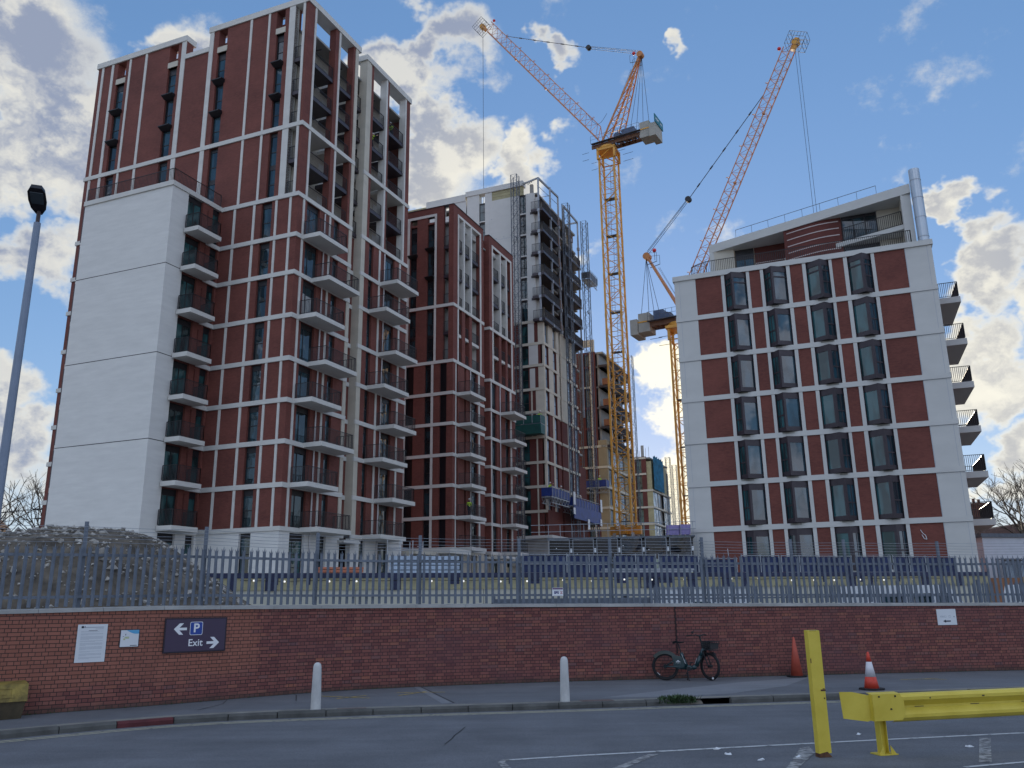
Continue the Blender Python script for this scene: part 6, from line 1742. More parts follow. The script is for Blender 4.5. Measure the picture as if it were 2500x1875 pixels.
# ------------------------------------------------------------------ mast climbing platforms on C
def mast(P, z0, z1, label):
    r = tag(empty('climber_mast', (P[0], P[1], z0)), label, 'lattice mast', 'lattice masts standing against the unfinished blocks')
    m = MB(); lattice(m, (P[0], P[1], z0), (P[0], P[1], z1), FC.U * .42, FC.V * .42, int((z1 - z0) / .95), .045, .02)
    m.build('lattice', STEELD, r)
    m = MB(); z = z0 + 3
    while z < z1 - 6:
        m.bar((P[0], P[1], z), tuple(Vector((P[0], P[1], z)) + FC.U * .2 + FC.V * 1.2), .08); z += 6.1
    m.build('wall_tie', STEELD, r)
    return r
mast(FC(3.13, -1.0, 0)[:2], PZ, 57.9, 'left lattice mast rising past the cornice of the unfinished tower')
mast(FC(-1.2, 6.75, 0)[:2], PZ, 56.3, 'middle lattice mast on the right face of the unfinished tower, between its column bays')
mast(FC(-1.2, 14.6, 0)[:2], PZ, 57.0, 'lattice mast at the far right corner of the unfinished tower')
mast(FE(3.9, -1.0, 0)[:2], PZ, 42.0, 'lattice mast in the narrow gap left of the far brown block')
mast(FF(-.9, 9.6, 0)[:2], PZ, 29.5, 'near lattice mast beside the netted block against the bright sky')
mast(FF(-1.2, 13.6, 0)[:2], PZ, 28.5, 'outermost lattice mast beyond the netted block against the bright sky')
mast(FE(-.8, 12.6, 0)[:2], PZ, 42.5, 'thin lattice mast behind the crane mast on the far brown block')
mast((-8.6 + 8.0, 96.5), 40.0, 47.5, 'short lattice stub on the roof between the tall tower and the brick block') if False else None

def platform(fr, side, a0, a1, z, off, label, panel, toe=None, rail_=True):
    f = fr.face(side, off)
    r = tag(empty('climbing_platform', f(a0, 0, z)), label, 'work platform', 'mast climbing work platforms')
    m = MB().box(a0, a1, -1.3, 0, -.12, 0, lambda a, d, c: f(a, d, z + c))
    n = int((a1 - a0) / 1.2) + 1
    for d in (-1.25, -.05):
        m.bar(f(a0, d, z - .75), f(a1, d, z - .75), .08)
        for k in range(n): t = a0 + (a1 - a0) * k / n; t2 = a0 + (a1 - a0) * (k + 1) / n; m.bar(f(t, d, z - .1), f((t + t2) / 2, d, z - .75), .05); m.bar(f((t + t2) / 2, d, z - .75), f(t2, d, z - .1), .05)
    m.build('deck', STEEL, r)
    MB().box(a0, a1, -1.33, -1.29, .05, 1.05, lambda a, d, c: f(a, d, z + c)).box(a0 - .03, a0 + .01, -1.29, 0, .05, 1.05, lambda a, d, c: f(a, d, z + c)).box(a1 - .01, a1 + .03, -1.29, 0, .05, 1.05, lambda a, d, c: f(a, d, z + c)).build('side_panel', panel, r)
    m = MB()
    for k in range(n + 1): t = a0 + (a1 - a0) * k / n; m.bar(f(t, -1.36, z), f(t, -1.36, z + 1.2), .05)
    m.bar(f(a0, -1.36, z + 1.2), f(a1, -1.36, z + 1.2), .05)
    m.build('guard_rail', STEEL, r)
    return r
p1_ = platform(FC, 'L', -.1, 3.3, 23.35, -.35, 'dark green sided work platform at mid height on the unfinished tower', GREENP)
MB().prism([FC(-.1, -1.62, 22.1), FC(3.3, -1.62, 22.1), FC(3.3, -.4, 22.1), FC(-.1, -.4, 22.1)], [FC(-.1, -1.75, 23.3), FC(3.3, -1.75, 23.3), FC(3.3, -.3, 23.3), FC(-.1, -.3, 23.3)]).build('green_skirt', GREENP, p1_)
m = MB()
for u0, u1, zz in ((.3, 1.4, .9), (1.7, 2.5, .6)): m.box(u0, u1, -1.3, -.5, 23.36, 23.36 + zz, FC)
m.build('stacked_panels', pbr('lilac_board', (0.25, 0.24, 0.36), 0.7, 0.2), p1_)
p2_ = platform(FC, 'R', -2.6, 3.4, 14.2, -.35, 'blue sided work platform wrapping the lower corner of the unfinished tower', BLUE)
p2b = platform(FC, 'R', 4.6, 15.6, 13.8, -.35, 'long bright blue screened work platform low on the unfinished tower', BLUE)
MB().box(-1.86, -1.76, 4.5, 15.4, 12.2, 13.8, FC).box(-1.72, -.4, 15.42, 15.5, 12.2, 13.8, FC).build('blue_skirt', BLUE, p2b)
m = MB()
for v, z, h in ((4.2, 13.9, 1.6), (15.0, 13.9, 1.7), (4.1, 12.7, .8), (14.7, 12.0, .9), (9.5, 11.2, 1.3)): m.box(-1.93, -1.89, v, v + .7, z, z + h, FC)
m.build('white_notice', PAPER, p2b)
p3_ = platform(FE, 'L', -.2, 3.2, 18.6, -.35, 'blue sided work platform on the far brown block left of the crane mast', BLUE)
p4_ = platform(FC, 'R', 15.2, 18.6, 48.2, -.3, 'curved top work platform jutting out from the far upper corner of the unfinished tower', STEELD)
p5_ = platform(FF, 'L', .2, 4.2, 12.2, -.35, 'blue sided work platform at the foot of the netted block', BLUE)
# scaffold tower by the recess of the tall tower
sc = tag(empty('scaffold_tower', FA(-2.6, 11.0, PZ)), 'small aluminium scaffold tower in front of the tall tower entrance', 'scaffold')
m = MB()
for u in (-3.4, -2.2):
    for v in (10.2, 12.0, 13.6): m.tube(FA(u, v, PZ), FA(u, v, 6.9), .03, n=5)
for z in (4.4, 5.3, 6.2):
    for u in (-3.4, -2.2): m.tube(FA(u, 10.2, z), FA(u, 13.6, z), .025, n=5)
    for v in (10.2, 12, 13.6): m.tube(FA(-3.4, v, z), FA(-2.2, v, z), .025, n=5)
for k in range(9): m.tube(FA(-3.4, 12.7, 3.6 + .36 * k), FA(-3.4, 13.6, 3.6 + .36 * k), .022, n=5)
m.build('tube_frame', pbr('aluminium_tube', (0.55, 0.57, 0.60), 0.4, 0.1, metallic=0.5), sc)
MB().box(-3.4, -2.2, 10.2, 13.6, 5.28, 5.34, FA).build('deck_board', BOARD, sc)

# ------------------------------------------------------------------ podium edge clutter: barriers, racks, skip
BARN = pbr('dark_blue_barrier', (0.010, 0.022, 0.085), 0.6, 0.4, (1, 1, 1))
def edge_barrier(a, d, h, label, mat=BARN):
    r = tag(empty('edge_barrier', RWf(a, d, PZ)), label, 'barrier', 'dark blue barriers along the podium edge')
    MB().box(a, a + 2.3, d, d + .04, PZ + .12, PZ + h, RWf).build('panel', mat, r)
    m = MB()
    for x in (a - .03, a + 1.13, a + 2.3): m.tube(RWf(x, d - .05, PZ + .02), RWf(x, d - .05, PZ + h + .1), .03, n=6)
    for z in (.05, h * .55, h + .05): m.tube(RWf(a - .05, d - .05, PZ + z), RWf(a + 2.35, d - .05, PZ + z), .025, n=5)
    m.build('tube_frame', STEEL, r)
ords = 'first second third fourth fifth sixth seventh eighth ninth tenth eleventh'.split()
for k in range(11): edge_barrier(33.4 + 2.5 * k, 1.2 + (.25 if k % 3 == 1 else 0), .95 if k != 4 else .8, f'dark blue steel framed barrier on the podium edge, {ords[k]} from the left')
def low_stack(name, a, d, w, dp, h, mat, label, n=3, cat='stack'):
    r = tag(empty(name, RWf(a, d, PZ)), label, cat)
    m = MB()
    for k in range(n): o_ = rnd.uniform(-.06, .06); m.box(a + o_, a + w + o_, d + .02 * k, d + dp, PZ + .1 + h * k / n, PZ + .1 + h * (k + .82) / n, RWf)
    m.build('boards', mat, r)
    m = MB()
    for x in (.1, .5, .9): m.box(a + w * x - .05, a + w * x + .05, d, d + dp, PZ + .004, PZ + .1, RWf)
    m.build('bearers', BOARD, r)
low_stack('board_stack', 13.8, 2.0, 2.6, 1.2, .35, PAPER, 'white boards stacked on the podium left of the ground floor doors')
low_stack('frame_stack', 27.2, 3.0, 3.4, 1.2, .95, pbr('pale_blue_frame', (0.38, 0.46, 0.56), 0.6, 0.2), 'pale blue window frames stacked near the scaffold tower', 4)
low_stack('orange_barrier_stack', 23.6, 3.4, 2.2, 1, .4, pbr('dull_orange_plastic', (0.45, 0.15, 0.08), 0.6, 0.2), 'low dull orange stack left of the pale blue frames')
low_stack('beam_stack', 37.5, .8, 5.2, .3, .22, STEEL, 'long pale beams lying on the podium edge by the first blue barriers', 2)
bulbs = tag(empty('festoon_lights', RWf(20, -.1, 3.0)), 'string of small white lamps along the top of the retaining wall', 'lights')
LAMPW = emit_mat('festoon_lamp', (1.0, 0.97, 0.88), 0.22)
for k in range(24):
    a = 20.5 + k * 1.6 + rnd.uniform(-.3, .3); MB().sphere(RWf(a, -.12, 2.98 + rnd.uniform(-.06, .06)), .048, 4).build('bulb', LAMPW, bulbs)
m = MB(); m.path([RWf(20 + 2 * k, -.11, 3.05 - .04 * (k % 2)) for k in range(20)], .012, 4); m.build('cable', RUBBER, bulbs)
# second palisade in the yard and white vans
pf2 = tag(empty('inner_palisade_fence', (10, 27, 0.2)), 'second grey palisade fence lower down in the yard behind the front fence', 'fence')
IN = Path([(1.6, 26.2), (6, 27.6), (11, 28.4), (18, 29.2), (27, 30.2)])
for k in range(9):
    a, b = IN.s[-1] * k / 9, IN.s[-1] * (k + 1) / 9; m = MB(); n = 17
    for i in range(n):
        P, d = IN.at(a + (b - a) * (i + .5) / n, 0); pale(m, P, d, .15, 2.3 - (.5 if k < 1 else 0))
    m.build('pale_panel', PALE, pf2); m = MB()
    for z in (.5, 2.0): P, d = IN.at(a, .05); Q, _ = IN.at(b, .05); m.bar((P.x, P.y, z), (Q.x, Q.y, z), .05)
    m.build('rail', PALE, pf2)
    P, d = IN.at(a, .1); MB().bar((P.x, P.y, 0), (P.x, P.y, 2.5), .09).build('post', PALE, pf2)
sg = tag(empty('sheet_gate', (1, 25, .2)), 'grey sheeted gate behind the fence right of the small lettered plate', 'gate')
Gp = lambda a, d, z: (-.6 + 2.5 * a + .1 * d, 25.2 + .55 * a + d, z)
MB().box(0, 1.9, 0, .05, .2, 2.05, Gp).build('sheet', PALE, sg); m = MB()
for a in (0, .62, 1.25, 1.9): m.box(a - .015, a + .015, -.04, 0, .2, 2.2, Gp)
m.box(0, 1.9, -.03, 0, 1.3, 1.36, Gp); m.build('frame', PALE, sg)
VANW = pbr('white_van_paint', (0.68, 0.70, 0.72), 0.3, 0.03, coat=0.5)
def van(x, y, az, label):
    r = tag(empty('parked_van', (x, y, .2)), label, 'van', 'white vans parked in the yard')
    c, s_ = math.cos(az), math.sin(az); f = lambda a, d, z: (x + a * c - d * s_, y + a * s_ + d * c, z + .2)
    prof = [(-2.6, .35), (2.5, .35), (2.6, .9), (2.45, 1.15), (1.65, 1.3), (1.0, 2.05), (.5, 2.2), (-2.5, 2.2), (-2.6, 1.9)]
    MB().prism([f(a, -.95, z) for a, z in prof], [f(a, .95, z) for a, z in prof]).build('body', VANW, r)
    for a0, a1 in ((.35, 1.05), (-.75, .2), (-1.9, -.9)):
        MB().prism([f(a0, -.965, 1.35), f(a1, -.965, 1.35), f(a1 - .1 if a0 > 0 else a1, -.965, 1.9), f(a0, -.965, 1.9)], [f(a0, -.94, 1.35), f(a1, -.94, 1.35), f(a1 - .1 if a0 > 0 else a1, -.94, 1.9), f(a0, -.94, 1.9)]).build('window', GLASS, r)
    MB().prism([f(1.03, -.8, 2.02), f(1.66, -.85, 1.33), f(1.66, .85, 1.33), f(1.03, .8, 2.02)], [f(1.06, -.8, 2.05), f(1.69, -.85, 1.36), f(1.69, .85, 1.36), f(1.06, .8, 2.05)]).build('windscreen', GLASS, r)
    for a in (-1.6, 1.6):
        for d in (-.88, .88): MB().tube(f(a, d - .1, .34), f(a, d + .1, .34), .34, n=16).build('wheel', RUBBER, r)
    for d in (-.7, .7): MB().box(2.52, 2.6, d - .15, d + .15, .85, 1.05, f).build('headlight', GLASSF, r)
van(15.4, 33.5, R(8), 'white van with side windows parked beyond the inner fence, left of the other van')
van(22.6, 34.6, R(8), 'white van parked beyond the inner fence at the far right')
cab = tag(empty('white_cabin', (7.0, 31.5, .2)), 'white panelled site cabin behind the inner fence below the pavilion', 'site cabin')
cf = lambda a, d, z: (5.2 + a, 31.4 + .12 * a + d, z)
MB().box(0, 3.4, 0, 2, .2, 2.35, cf).build('body', VANW, cab); m = MB()
for a in (.02, 1.1, 2.2, 3.34): m.box(a, a + .05, -.02, 0, .2, 2.35, cf)
m.box(0, 3.4, -.03, 2.03, 2.35, 2.42, cf); m.build('trim', STEEL, cab); MB().box(1.3, 1.95, -.015, 0, 1.1, 1.9, cf).build('window', GLASS, cab)
hb = tag(empty('timber_hoarding', (31, 56, 0)), 'orange brown timber hoarding at the right edge behind the fence', 'hoarding')
hf = lambda a, d, z: (28.3 + 2.35 * a, 51.5 + .4 * a + d, z); m = MB(); m.box(0, 6, 0, .06, -.1, 3.05, hf); m.build('boards', pbr('orange_timber', (0.26, 0.12, 0.06), 0.8, 0.25, (4, 4, .6)), hb)
m = MB()
for k in range(13): m.box(k * .5 - .02, k * .5 + .02, -.04, 0, -.1, 3.1, hf)
m.build('battens', BOARD, hb)

# ------------------------------------------------------------------ rubble mound at the left
RUB = pbr('rubble_soil', (0.060, 0.050, 0.040), 0.95, 0.4, (2.2, 2.2, 2.2), col2=(0.15, 0.125, 0.095), detail=9, bump=0.6)
STONE = pbr('pale_rubble_stone', (0.20, 0.18, 0.155), 0.9, 0.4, (1.6, 1.6, 1.6), col2=(0.52, 0.49, 0.44), bump=0.3)
mr_ = random.Random(11)
def mound_h(x, y):
    # ridge runs left to right and breaks off steeply towards the right end
    c = 23.6 + .18 * (x + 14)
    t = min(1, max(0, (-6.0 - x) / 4.3)); t2 = min(1, max(0, (-6.4 - x) / 1.2))
    top = 4.0 + .12 * math.sin(x * .9) - .28 * max(0, (x + 11.2)) * .45
    across = max(0, 1 - ((y - c) / (4.6 if y < c else 5.0)) ** 2) ** .62
    prof = (.22 + .78 * t) * (t2 ** .5) if t2 > 0 else 0
    h = .2 + (top - .2) * across * min(1, prof)
    return h + .10 * (mnoise.noise((x * 1.3, y * 1.3, 0))) + .06 * mnoise.noise((x * 4, y * 4, 3)) + .03 * mnoise.noise((x * 9, y * 9, 5))
nx, ny = 150, 90; vs, fs = [], []
for j in range(ny + 1):
    for i in range(nx + 1):
        x, y = -26 + 20.6 * i / nx, 18.2 + 10.5 * j / ny
        vs.append((x, y, mound_h(x, y)))
for j in range(ny):
    for i in range(nx):
        k = j * (nx + 1) + i; c = vs[k]
        # keep it off the wall: nothing in front of the fence line
        fs.append((k, k + 1, k + nx + 2, k + nx + 1))
def behind(x, y):
    best = min(range(0, len(WALLP.p) - 1), key=lambda i: (WALLP.p[i] - Vector((x, y))).length); a, b = WALLP.p[best], WALLP.p[best + 1]; d = (b - a).normalized(); n = Vector((-d.y, d.x)); return (Vector((x, y)) - a).dot(n)
keep = [behind(x, y) > .34 for x, y, z in vs]
fs = [f for f in fs if all(keep[i] for i in f)]
mo = tag(empty('rubble_mound', (-14, 23, 0.2)), 'heap of brown rubble and stones behind the fence on the left', 'rubble heap')
m = MB(); m.v, m.f = vs, fs
m.build('soil', RUB, mo, smooth=True, recalc=False)
m = MB(); cnt = 0
while cnt < 2600:
    x, y = mr_.uniform(-24, -5.6), mr_.uniform(18.6, 25.5)
    if behind(x, y) < .42: continue
    z = mound_h(x, y)
    if z < .3: continue
    r_ = abs(mr_.gauss(0, .045)) + .020
    if mr_.random() < .05: r_ *= 2.0
    q = [Vector((mr_.uniform(-1, 1), mr_.uniform(-1, 1), mr_.uniform(-.7, .7))).normalized() * r_ * mr_.uniform(.6, 1.3) for _ in range(6)]
    ax, ay, az_ = (Vector((1, 0, 0)), Vector((0, 1, 0)), Vector((0, 0, 1)))
    pts = [ax, -ax, ay, -ay, az_, -az_]; k = len(m.v); sc3 = [mr_.uniform(.55, 1.35) for _ in range(6)]; rot = Matrix.Rotation(mr_.uniform(0, 6), 3, 'Z') @ Matrix.Rotation(mr_.uniform(0, 6), 3, 'X')
    for p_, s3 in zip(pts, sc3): w_ = rot @ (p_ * r_ * s3); m.v.append((x + w_.x, y + w_.y, z + w_.z * .8 + r_ * .2))
    for f_ in ((0, 2, 4), (2, 1, 4), (1, 3, 4), (3, 0, 4), (2, 0, 5), (1, 2, 5), (3, 1, 5), (0, 3, 5)): m.f.append(tuple(k + i for i in f_))
    cnt += 1
o = m.build('stones', STONE, mo, recalc=False); o['kind'] = 'stuff'

# ------------------------------------------------------------------ far things left and right
lb = tag(empty('low_grey_building', (-60, 90, 0)), 'low dark grey flat building beyond the mound at the far left', 'building')
lf = lambda a, d, z: (-74 + a, 108 + .2 * a + d, z); m = MB()
m.box(0, 34, 0, 8, 0, 10.5, lf).build('wall', pbr('grey_shed', (0.14, 0.15, 0.17), 0.8, 0.2, (.3, .3, .3)), lb)
m = MB().box(-.2, 34.2, -.3, 8.3, 10.5, 11.0, lf).box(20, 34, -.35, 0, 7, 7.3, lf); m.build('roof_edge', DARK, lb)
m = MB()
for k in range(8): m.box(2 + 4 * k, 4.8 + 4 * k, -.05, .05, 4.5, 7.0, lf)
m.build('window', GLASS, lb)
gb = tag(empty('gabled_house', (-66, 92, 0)), 'house with brown tiled gable, just visible at the left edge behind the lamp post', 'house')
gf = lambda a, d, z: (-72 + a, 96 + d, z)
MB().box(0, 9.5, 0, 8, 0, 11.6, gf).build('wall', pbr('house_brick', (0.15, 0.07, 0.05), 0.85, 0.2), gb)
MB().prism([gf(-.4, -.4, 11.6), gf(9.9, -.4, 11.6), gf(4.75, -.4, 16.2)], [gf(-.4, 8.4, 11.6), gf(9.9, 8.4, 11.6), gf(4.75, 8.4, 16.2)]).build('roof', pbr('brown_tiles', (0.09, 0.05, 0.038), 0.85, 0.3, (3, 3, 3)), gb)
wb = tag(empty('white_low_building', (42, 66, 0)), 'low white clad building with window strip at the right edge', 'building')
wf = lambda a, d, z: (38.6 + a, 70.2 + .22 * a + d, z)
MB().box(0, 30, 0, 10, 0, 6.75, wf).build('wall', pbr('white_clad', (0.55, 0.57, 0.62), 0.6, 0.05), wb)
MB().box(-.15, 30, -.2, 10, 6.75, 7.05, wf).build('roof_edge', STEELD, wb)
for k in range(6):
    o = MB().box(1.6 + 3.6 * k, 4.8 + 3.6 * k, -.06, .02, 3.2, 4.9, wf).build('window', DARK, wb)
    MB().box(1.7 + 3.6 * k, 4.7 + 3.6 * k, -.08, -.06, 3.3, 4.8, wf).build('pane', GLASSF if k == 0 else GLASS, o)
st = MB()
for k in range(24): st.tube(wf(.2 + .1 * k, -1.2, 3.0), wf(.2 + .1 * k, -1.2, 4.9), .02, n=4)
st.box(.2, 2.6, -1.25, -1.15, 4.88, 4.95, wf); st.build('steel_railing', DARK, wb)
ch = tag(empty('distant_house', (58, 104, 0)), 'distant house with chimney and dark roof above the white low building', 'house')
chf = lambda a, d, z: (52 + a, 104 + d, z)
MB().box(0, 16, 0, 8, 0, 9.0, chf).build('wall', MATS['house_brick'], ch)
MB().prism([chf(-.5, -.5, 9), chf(16.5, -.5, 9), chf(16.5, 8.5, 9), chf(-.5, 8.5, 9)], [chf(7.5, 3, 10.4), chf(16.5, 3, 11.6), chf(16.5, 5, 11.6), chf(7.5, 5, 10.4)]).build('roof', MATS['brown_tiles'], ch)
MB().box(6.0, 7.3, 2, 3.4, 9, 13.2, chf).box(5.9, 7.4, 1.9, 3.5, 13.2, 13.5, chf).tube(chf(6.3, 2.7, 13.5), chf(6.3, 2.7, 14.1), .18).tube(chf(6.95, 2.7, 13.5), chf(6.95, 2.7, 14.0), .18).build('chimney', MATS['house_brick'], ch)
BARK = pbr('winter_bark', (0.085, 0.07, 0.055), 0.9, 0.2, (2, 2, 2))
def bare_tree(x, y, h, seed, label, spread=.55):
    r = tag(empty('bare_tree', (x, y, 0)), label, 'tree', 'bare winter trees in the distance')
    q = random.Random(seed); tr, cw_ = MB(), MB()
    def grow(p, d, L, rad, lev):
        n = 3; pp = p
        for k in range(n):
            d = (d + Vector((q.gauss(0, .10), q.gauss(0, .10), q.gauss(.02, .05)))).normalized(); e = pp + d * L / n
            (tr if lev < 1 else cw_).tube(pp, e, rad * (1 - .25 * k / n), rad * (1 - .25 * (k + 1) / n), n=6 if lev < 2 else 3, cap=False); pp = e
            if lev >= 1 and lev < 5 and q.random() < .5: grow(pp, (d + Vector((q.gauss(0, spread), q.gauss(0, spread), q.gauss(.1, .3)))).normalized(), L * .55, rad * .45, lev + 2)
        if lev < 5:
            for _ in range(q.choice((2, 3, 3)) if lev else 4): grow(pp, (d + Vector((q.gauss(0, spread), q.gauss(0, spread), q.gauss(.12, .22)))).normalized(), L * q.uniform(.62, .82), rad * q.uniform(.5, .66), lev + 1)
    grow(Vector((x, y, 0)), Vector((0, 0, 1)), h * .30, h * .018, 0)
    tr.build('trunk', BARK, r, recalc=False); cw_.build('crown', BARK, r, recalc=False)
bare_tree(-57, 96, 19.5, 5, 'bare pale branched tree behind the mound, nearest the tall tower')
bare_tree(-66, 99, 20, 8, 'bare tree at the left edge of the photo behind the lamp post')
bare_tree(-60, 112, 19, 9, 'thin bare tree between the two other trees at the left, farther back')
bare_tree(50.5, 96, 19, 12, 'bare tree just right of the lowest balcony on the bay window block')
bare_tree(60.5, 100, 18.5, 21, 'bare tree at the far right edge above the distant house')
bare_tree(47, 112, 17, 33, 'small bare tree partly hidden by the bay window block')
tp = tag(empty('telegraph_pole', (-51, 92, 0)), 'dark pole with cross arms and wires left of the tall tower', 'pole')
m = MB().tube((-51.5, 92, 0), (-51.5, 92, 13.2), .16, .12).bar((-52.6, 92, 12.6), (-50.4, 92, 12.6), .12).bar((-52.3, 92, 11.6), (-50.7, 92, 11.6), .12); m.build('pole', DARK, tp)
m = MB()
for z, e in ((12.7, -.9), (12.7, .9), (11.7, 0)): m.path([(-51.5 + e, 92, z), (-58, 92.5, z - .5), (-66, 93, z - .1)], .03, 4); m.path([(-51.5 + e, 92, z), (-47, 92.5, z - .3), (-42, 93, z)], .03, 4)
m.build('wire', DARK, tp)

# ------------------------------------------------------------------ people at work
def skin_mesh(pts, edges, radii, name, sub=1):
    me = bpy.data.meshes.new('t'); me.from_pydata(pts, edges, []); o = bpy.data.objects.new('t', me); COL.objects.link(o)
    sk = o.modifiers.new('s', 'SKIN'); sk.use_smooth_shade = True
    if not me.skin_vertices: 
        bpy.context.view_layer.objects.active = o
    for i, rr_ in enumerate(radii): me.skin_vertices[0].data[i].radius = (rr_, rr_) if isinstance(rr_, (int, float)) else rr_
    me.skin_vertices[0].data[0].use_root = True
    ss = o.modifiers.new('u', 'SUBSURF'); ss.levels = sub; ss.render_levels = sub
    dg = bpy.context.evaluated_depsgraph_get(); out = bpy.data.meshes.new_from_object(o.evaluated_get(dg)); out.name = name
    bpy.data.objects.remove(o); bpy.data.meshes.remove(me)
    for p in out.polygons: p.use_smooth = True
    return out
def person(world, face_az, label, pose='stand', vest=HIVIS, helmet=True):
    r = tag(empty('person', world), label, 'person', 'workers in hi vis on the buildings')
    r.rotation_euler.z = -face_az      # local +y is where the figure looks
    lean = {'stand': .0, 'bend': .38, 'reach': .10}[pose]
    hipz = .93; H = Vector((0, 0, hipz)); ch_ = Vector((0, math.sin(lean) * .45, hipz + math.cos(lean) * .45)); nk = ch_ + Vector((0, math.sin(lean) * .12 + .01, .12)); hd_ = nk + Vector((0, .03 + lean * .1, .11)); tpz = hd_ + Vector((0, .01, .13))
    P, E, Rr_ = [tuple(H)], [], [(.15, .11)]
    def add(parent, p, rad): P.append(tuple(p)); E.append((parent, len(P) - 1)); Rr_.append(rad); return len(P) - 1
    wa = add(0, H.lerp(ch_, .5), (.145, .105)); c = add(wa, ch_, (.17, .11)); n_ = add(c, nk, .058); h_ = add(n_, hd_, (.085, .095)); add(h_, tpz, (.07, .085))
    for sg in (-1, 1):
        st = .06 if sg > 0 else -.05
        a = add(0, (.10 * sg, .0, hipz - .06), .095); k = add(a, (.11 * sg, .05 + st * .4, .50), .066); an = add(k, (.115 * sg, st - .02, .09), .045); add(an, (.13 * sg, st + .15, .035), .04)
        sh = add(c, ch_ + Vector((.19 * sg, 0, .02)), .062)
        if pose == 'stand': el, ha = ch_ + Vector((.25 * sg, .02, -.27)), ch_ + Vector((.20 * sg, .20, -.42))
        elif pose == 'reach': el, ha = ch_ + Vector((.24 * sg, .18, -.10 if sg < 0 else .05)), ch_ + Vector((.16 * sg, .42, .02 if sg < 0 else .25))
        else: el, ha = ch_ + Vector((.24 * sg, .14, -.22)), ch_ + Vector((.14 * sg, .34, -.36))
        e = add(sh, el, .046); w_ = add(e, ha, .034); dirn = (Vector(ha) - Vector(el)).normalized(); add(w_, Vector(ha) + dirn * .09, .036)
    body = skin_mesh(P, E, Rr_, 'body')
    for mt in (NAVYC, SKIN, vest): body.materials.append(mt)
    hz_ = nk.z + .02
    for p in body.polygons:
        z = p.center.z; near_hand = False
        p.material_index = 1 if z > hz_ else 0
    b = bpy.data.objects.new('body', body); COL.objects.link(b); b.parent = r
    # jacket: a slightly larger shell over trunk and upper arms
    P2 = [tuple(H + Vector((0, 0, -.02))), tuple(H.lerp(ch_, .5)), tuple(ch_), tuple(ch_ + Vector((0, .0, .07)))]; E2 = [(0, 1), (1, 2), (2, 3)]; R2 = [(.165, .125), (.165, .125), (.19, .13), (.11, .10)]
    for sg in (-1, 1):
        P2.append(tuple(ch_ + Vector((.19 * sg, 0, .02)))); E2.append((2, len(P2) - 1)); R2.append(.075)
        j = [i for i, q in enumerate(P) if abs(q[0] - (P2[-1][0])) < 1e-6][0]; el = P[j + 1]; P2.append(tuple(Vector(el))); E2.append((len(P2) - 2, len(P2) - 1)); R2.append(.058)
    jk = skin_mesh(P2, E2, R2, 'jacket'); jk.materials.append(vest); jk.materials.append(SWHITE)
    for p in jk.polygons:
        if abs(p.center.z - (hipz + .10)) < .03: p.material_index = 1
    o = bpy.data.objects.new('jacket', jk); COL.objects.link(o); o.parent = r
    if helmet:
        hc = (hd_ + tpz) / 2 + Vector((0, 0, .035)); m = MB().lathe([(.118, 0), (.116, .05), (.095, .095), (.055, .12), (.01, .128)], tuple(hc), 14)
        m.prism([tuple(hc + Vector((x, y, 0))) for x, y in ((-.09, .09), (.09, .09), (.05, .165), (-.05, .165))], [tuple(hc + Vector((x, y, .012))) for x, y in ((-.09, .09), (.09, .09), (.05, .165), (-.05, .165))])
        o = bpy.data.objects.new('helmet', m.mesh('helmet', HELMET, smooth=True)); COL.objects.link(o); o.parent = r
    m = MB()
    fc = hd_ + Vector((0, .085, .01))
    m.box(-.045, -.02, .0, .012, .02, .035, lambda a, b_, c_: tuple(fc + Vector((a, b_ + .005, c_)))).box(.02, .045, .0, .012, .02, .035, lambda a, b_, c_: tuple(fc + Vector((a, b_ + .005, c_)))).box(-.025, .025, .0, .01, -.06, -.05, lambda a, b_, c_: tuple(fc + Vector((a, b_, c_))))
    o = bpy.data.objects.new('face_features', m.mesh('face_features', NAVYC)); COL.objects.link(o); o.parent = r
    return r
person(FA(.55, 10.35, ZA[11] + .0), R(60), 'worker in yellow hi vis on the tall tower, upper balcony of the left bay', 'reach')
person(FA(.75, 13.9, ZA[12] + .0), R(200), 'worker in yellow hi vis half hidden on the tall tower, balcony of right bay', 'bend')
person(FB(-.5, 2.6, ZB[1] + .03), R(150), 'worker in yellow hi vis vest standing on a low balcony of the brick block', 'stand')
person(FC(.45, -1.0, 23.35), R(40), 'worker in yellow hi vis bending on the dark green work platform', 'bend')
person(FC(-1.0, -1.7, 14.2), R(70), 'worker in yellow hi vis on the left end of the blue corner platform', 'reach')
person(FC(-1.0, 2.2, 14.2), R(60), 'worker in dark jacket and white helmet on the blue corner platform', 'stand', vest=pbr('grey_green_jacket', (0.18, 0.24, 0.14), 0.8, 0.2))
person(FE(1.05, -.95, 18.6), R(10), 'worker in yellow hi vis seen from behind on the far blue platform', 'stand')
person(FC(-1.0, 9.2, 13.8), R(60), 'worker with only a white helmet and shoulders above the long blue screen', 'stand', vest=BLUE)

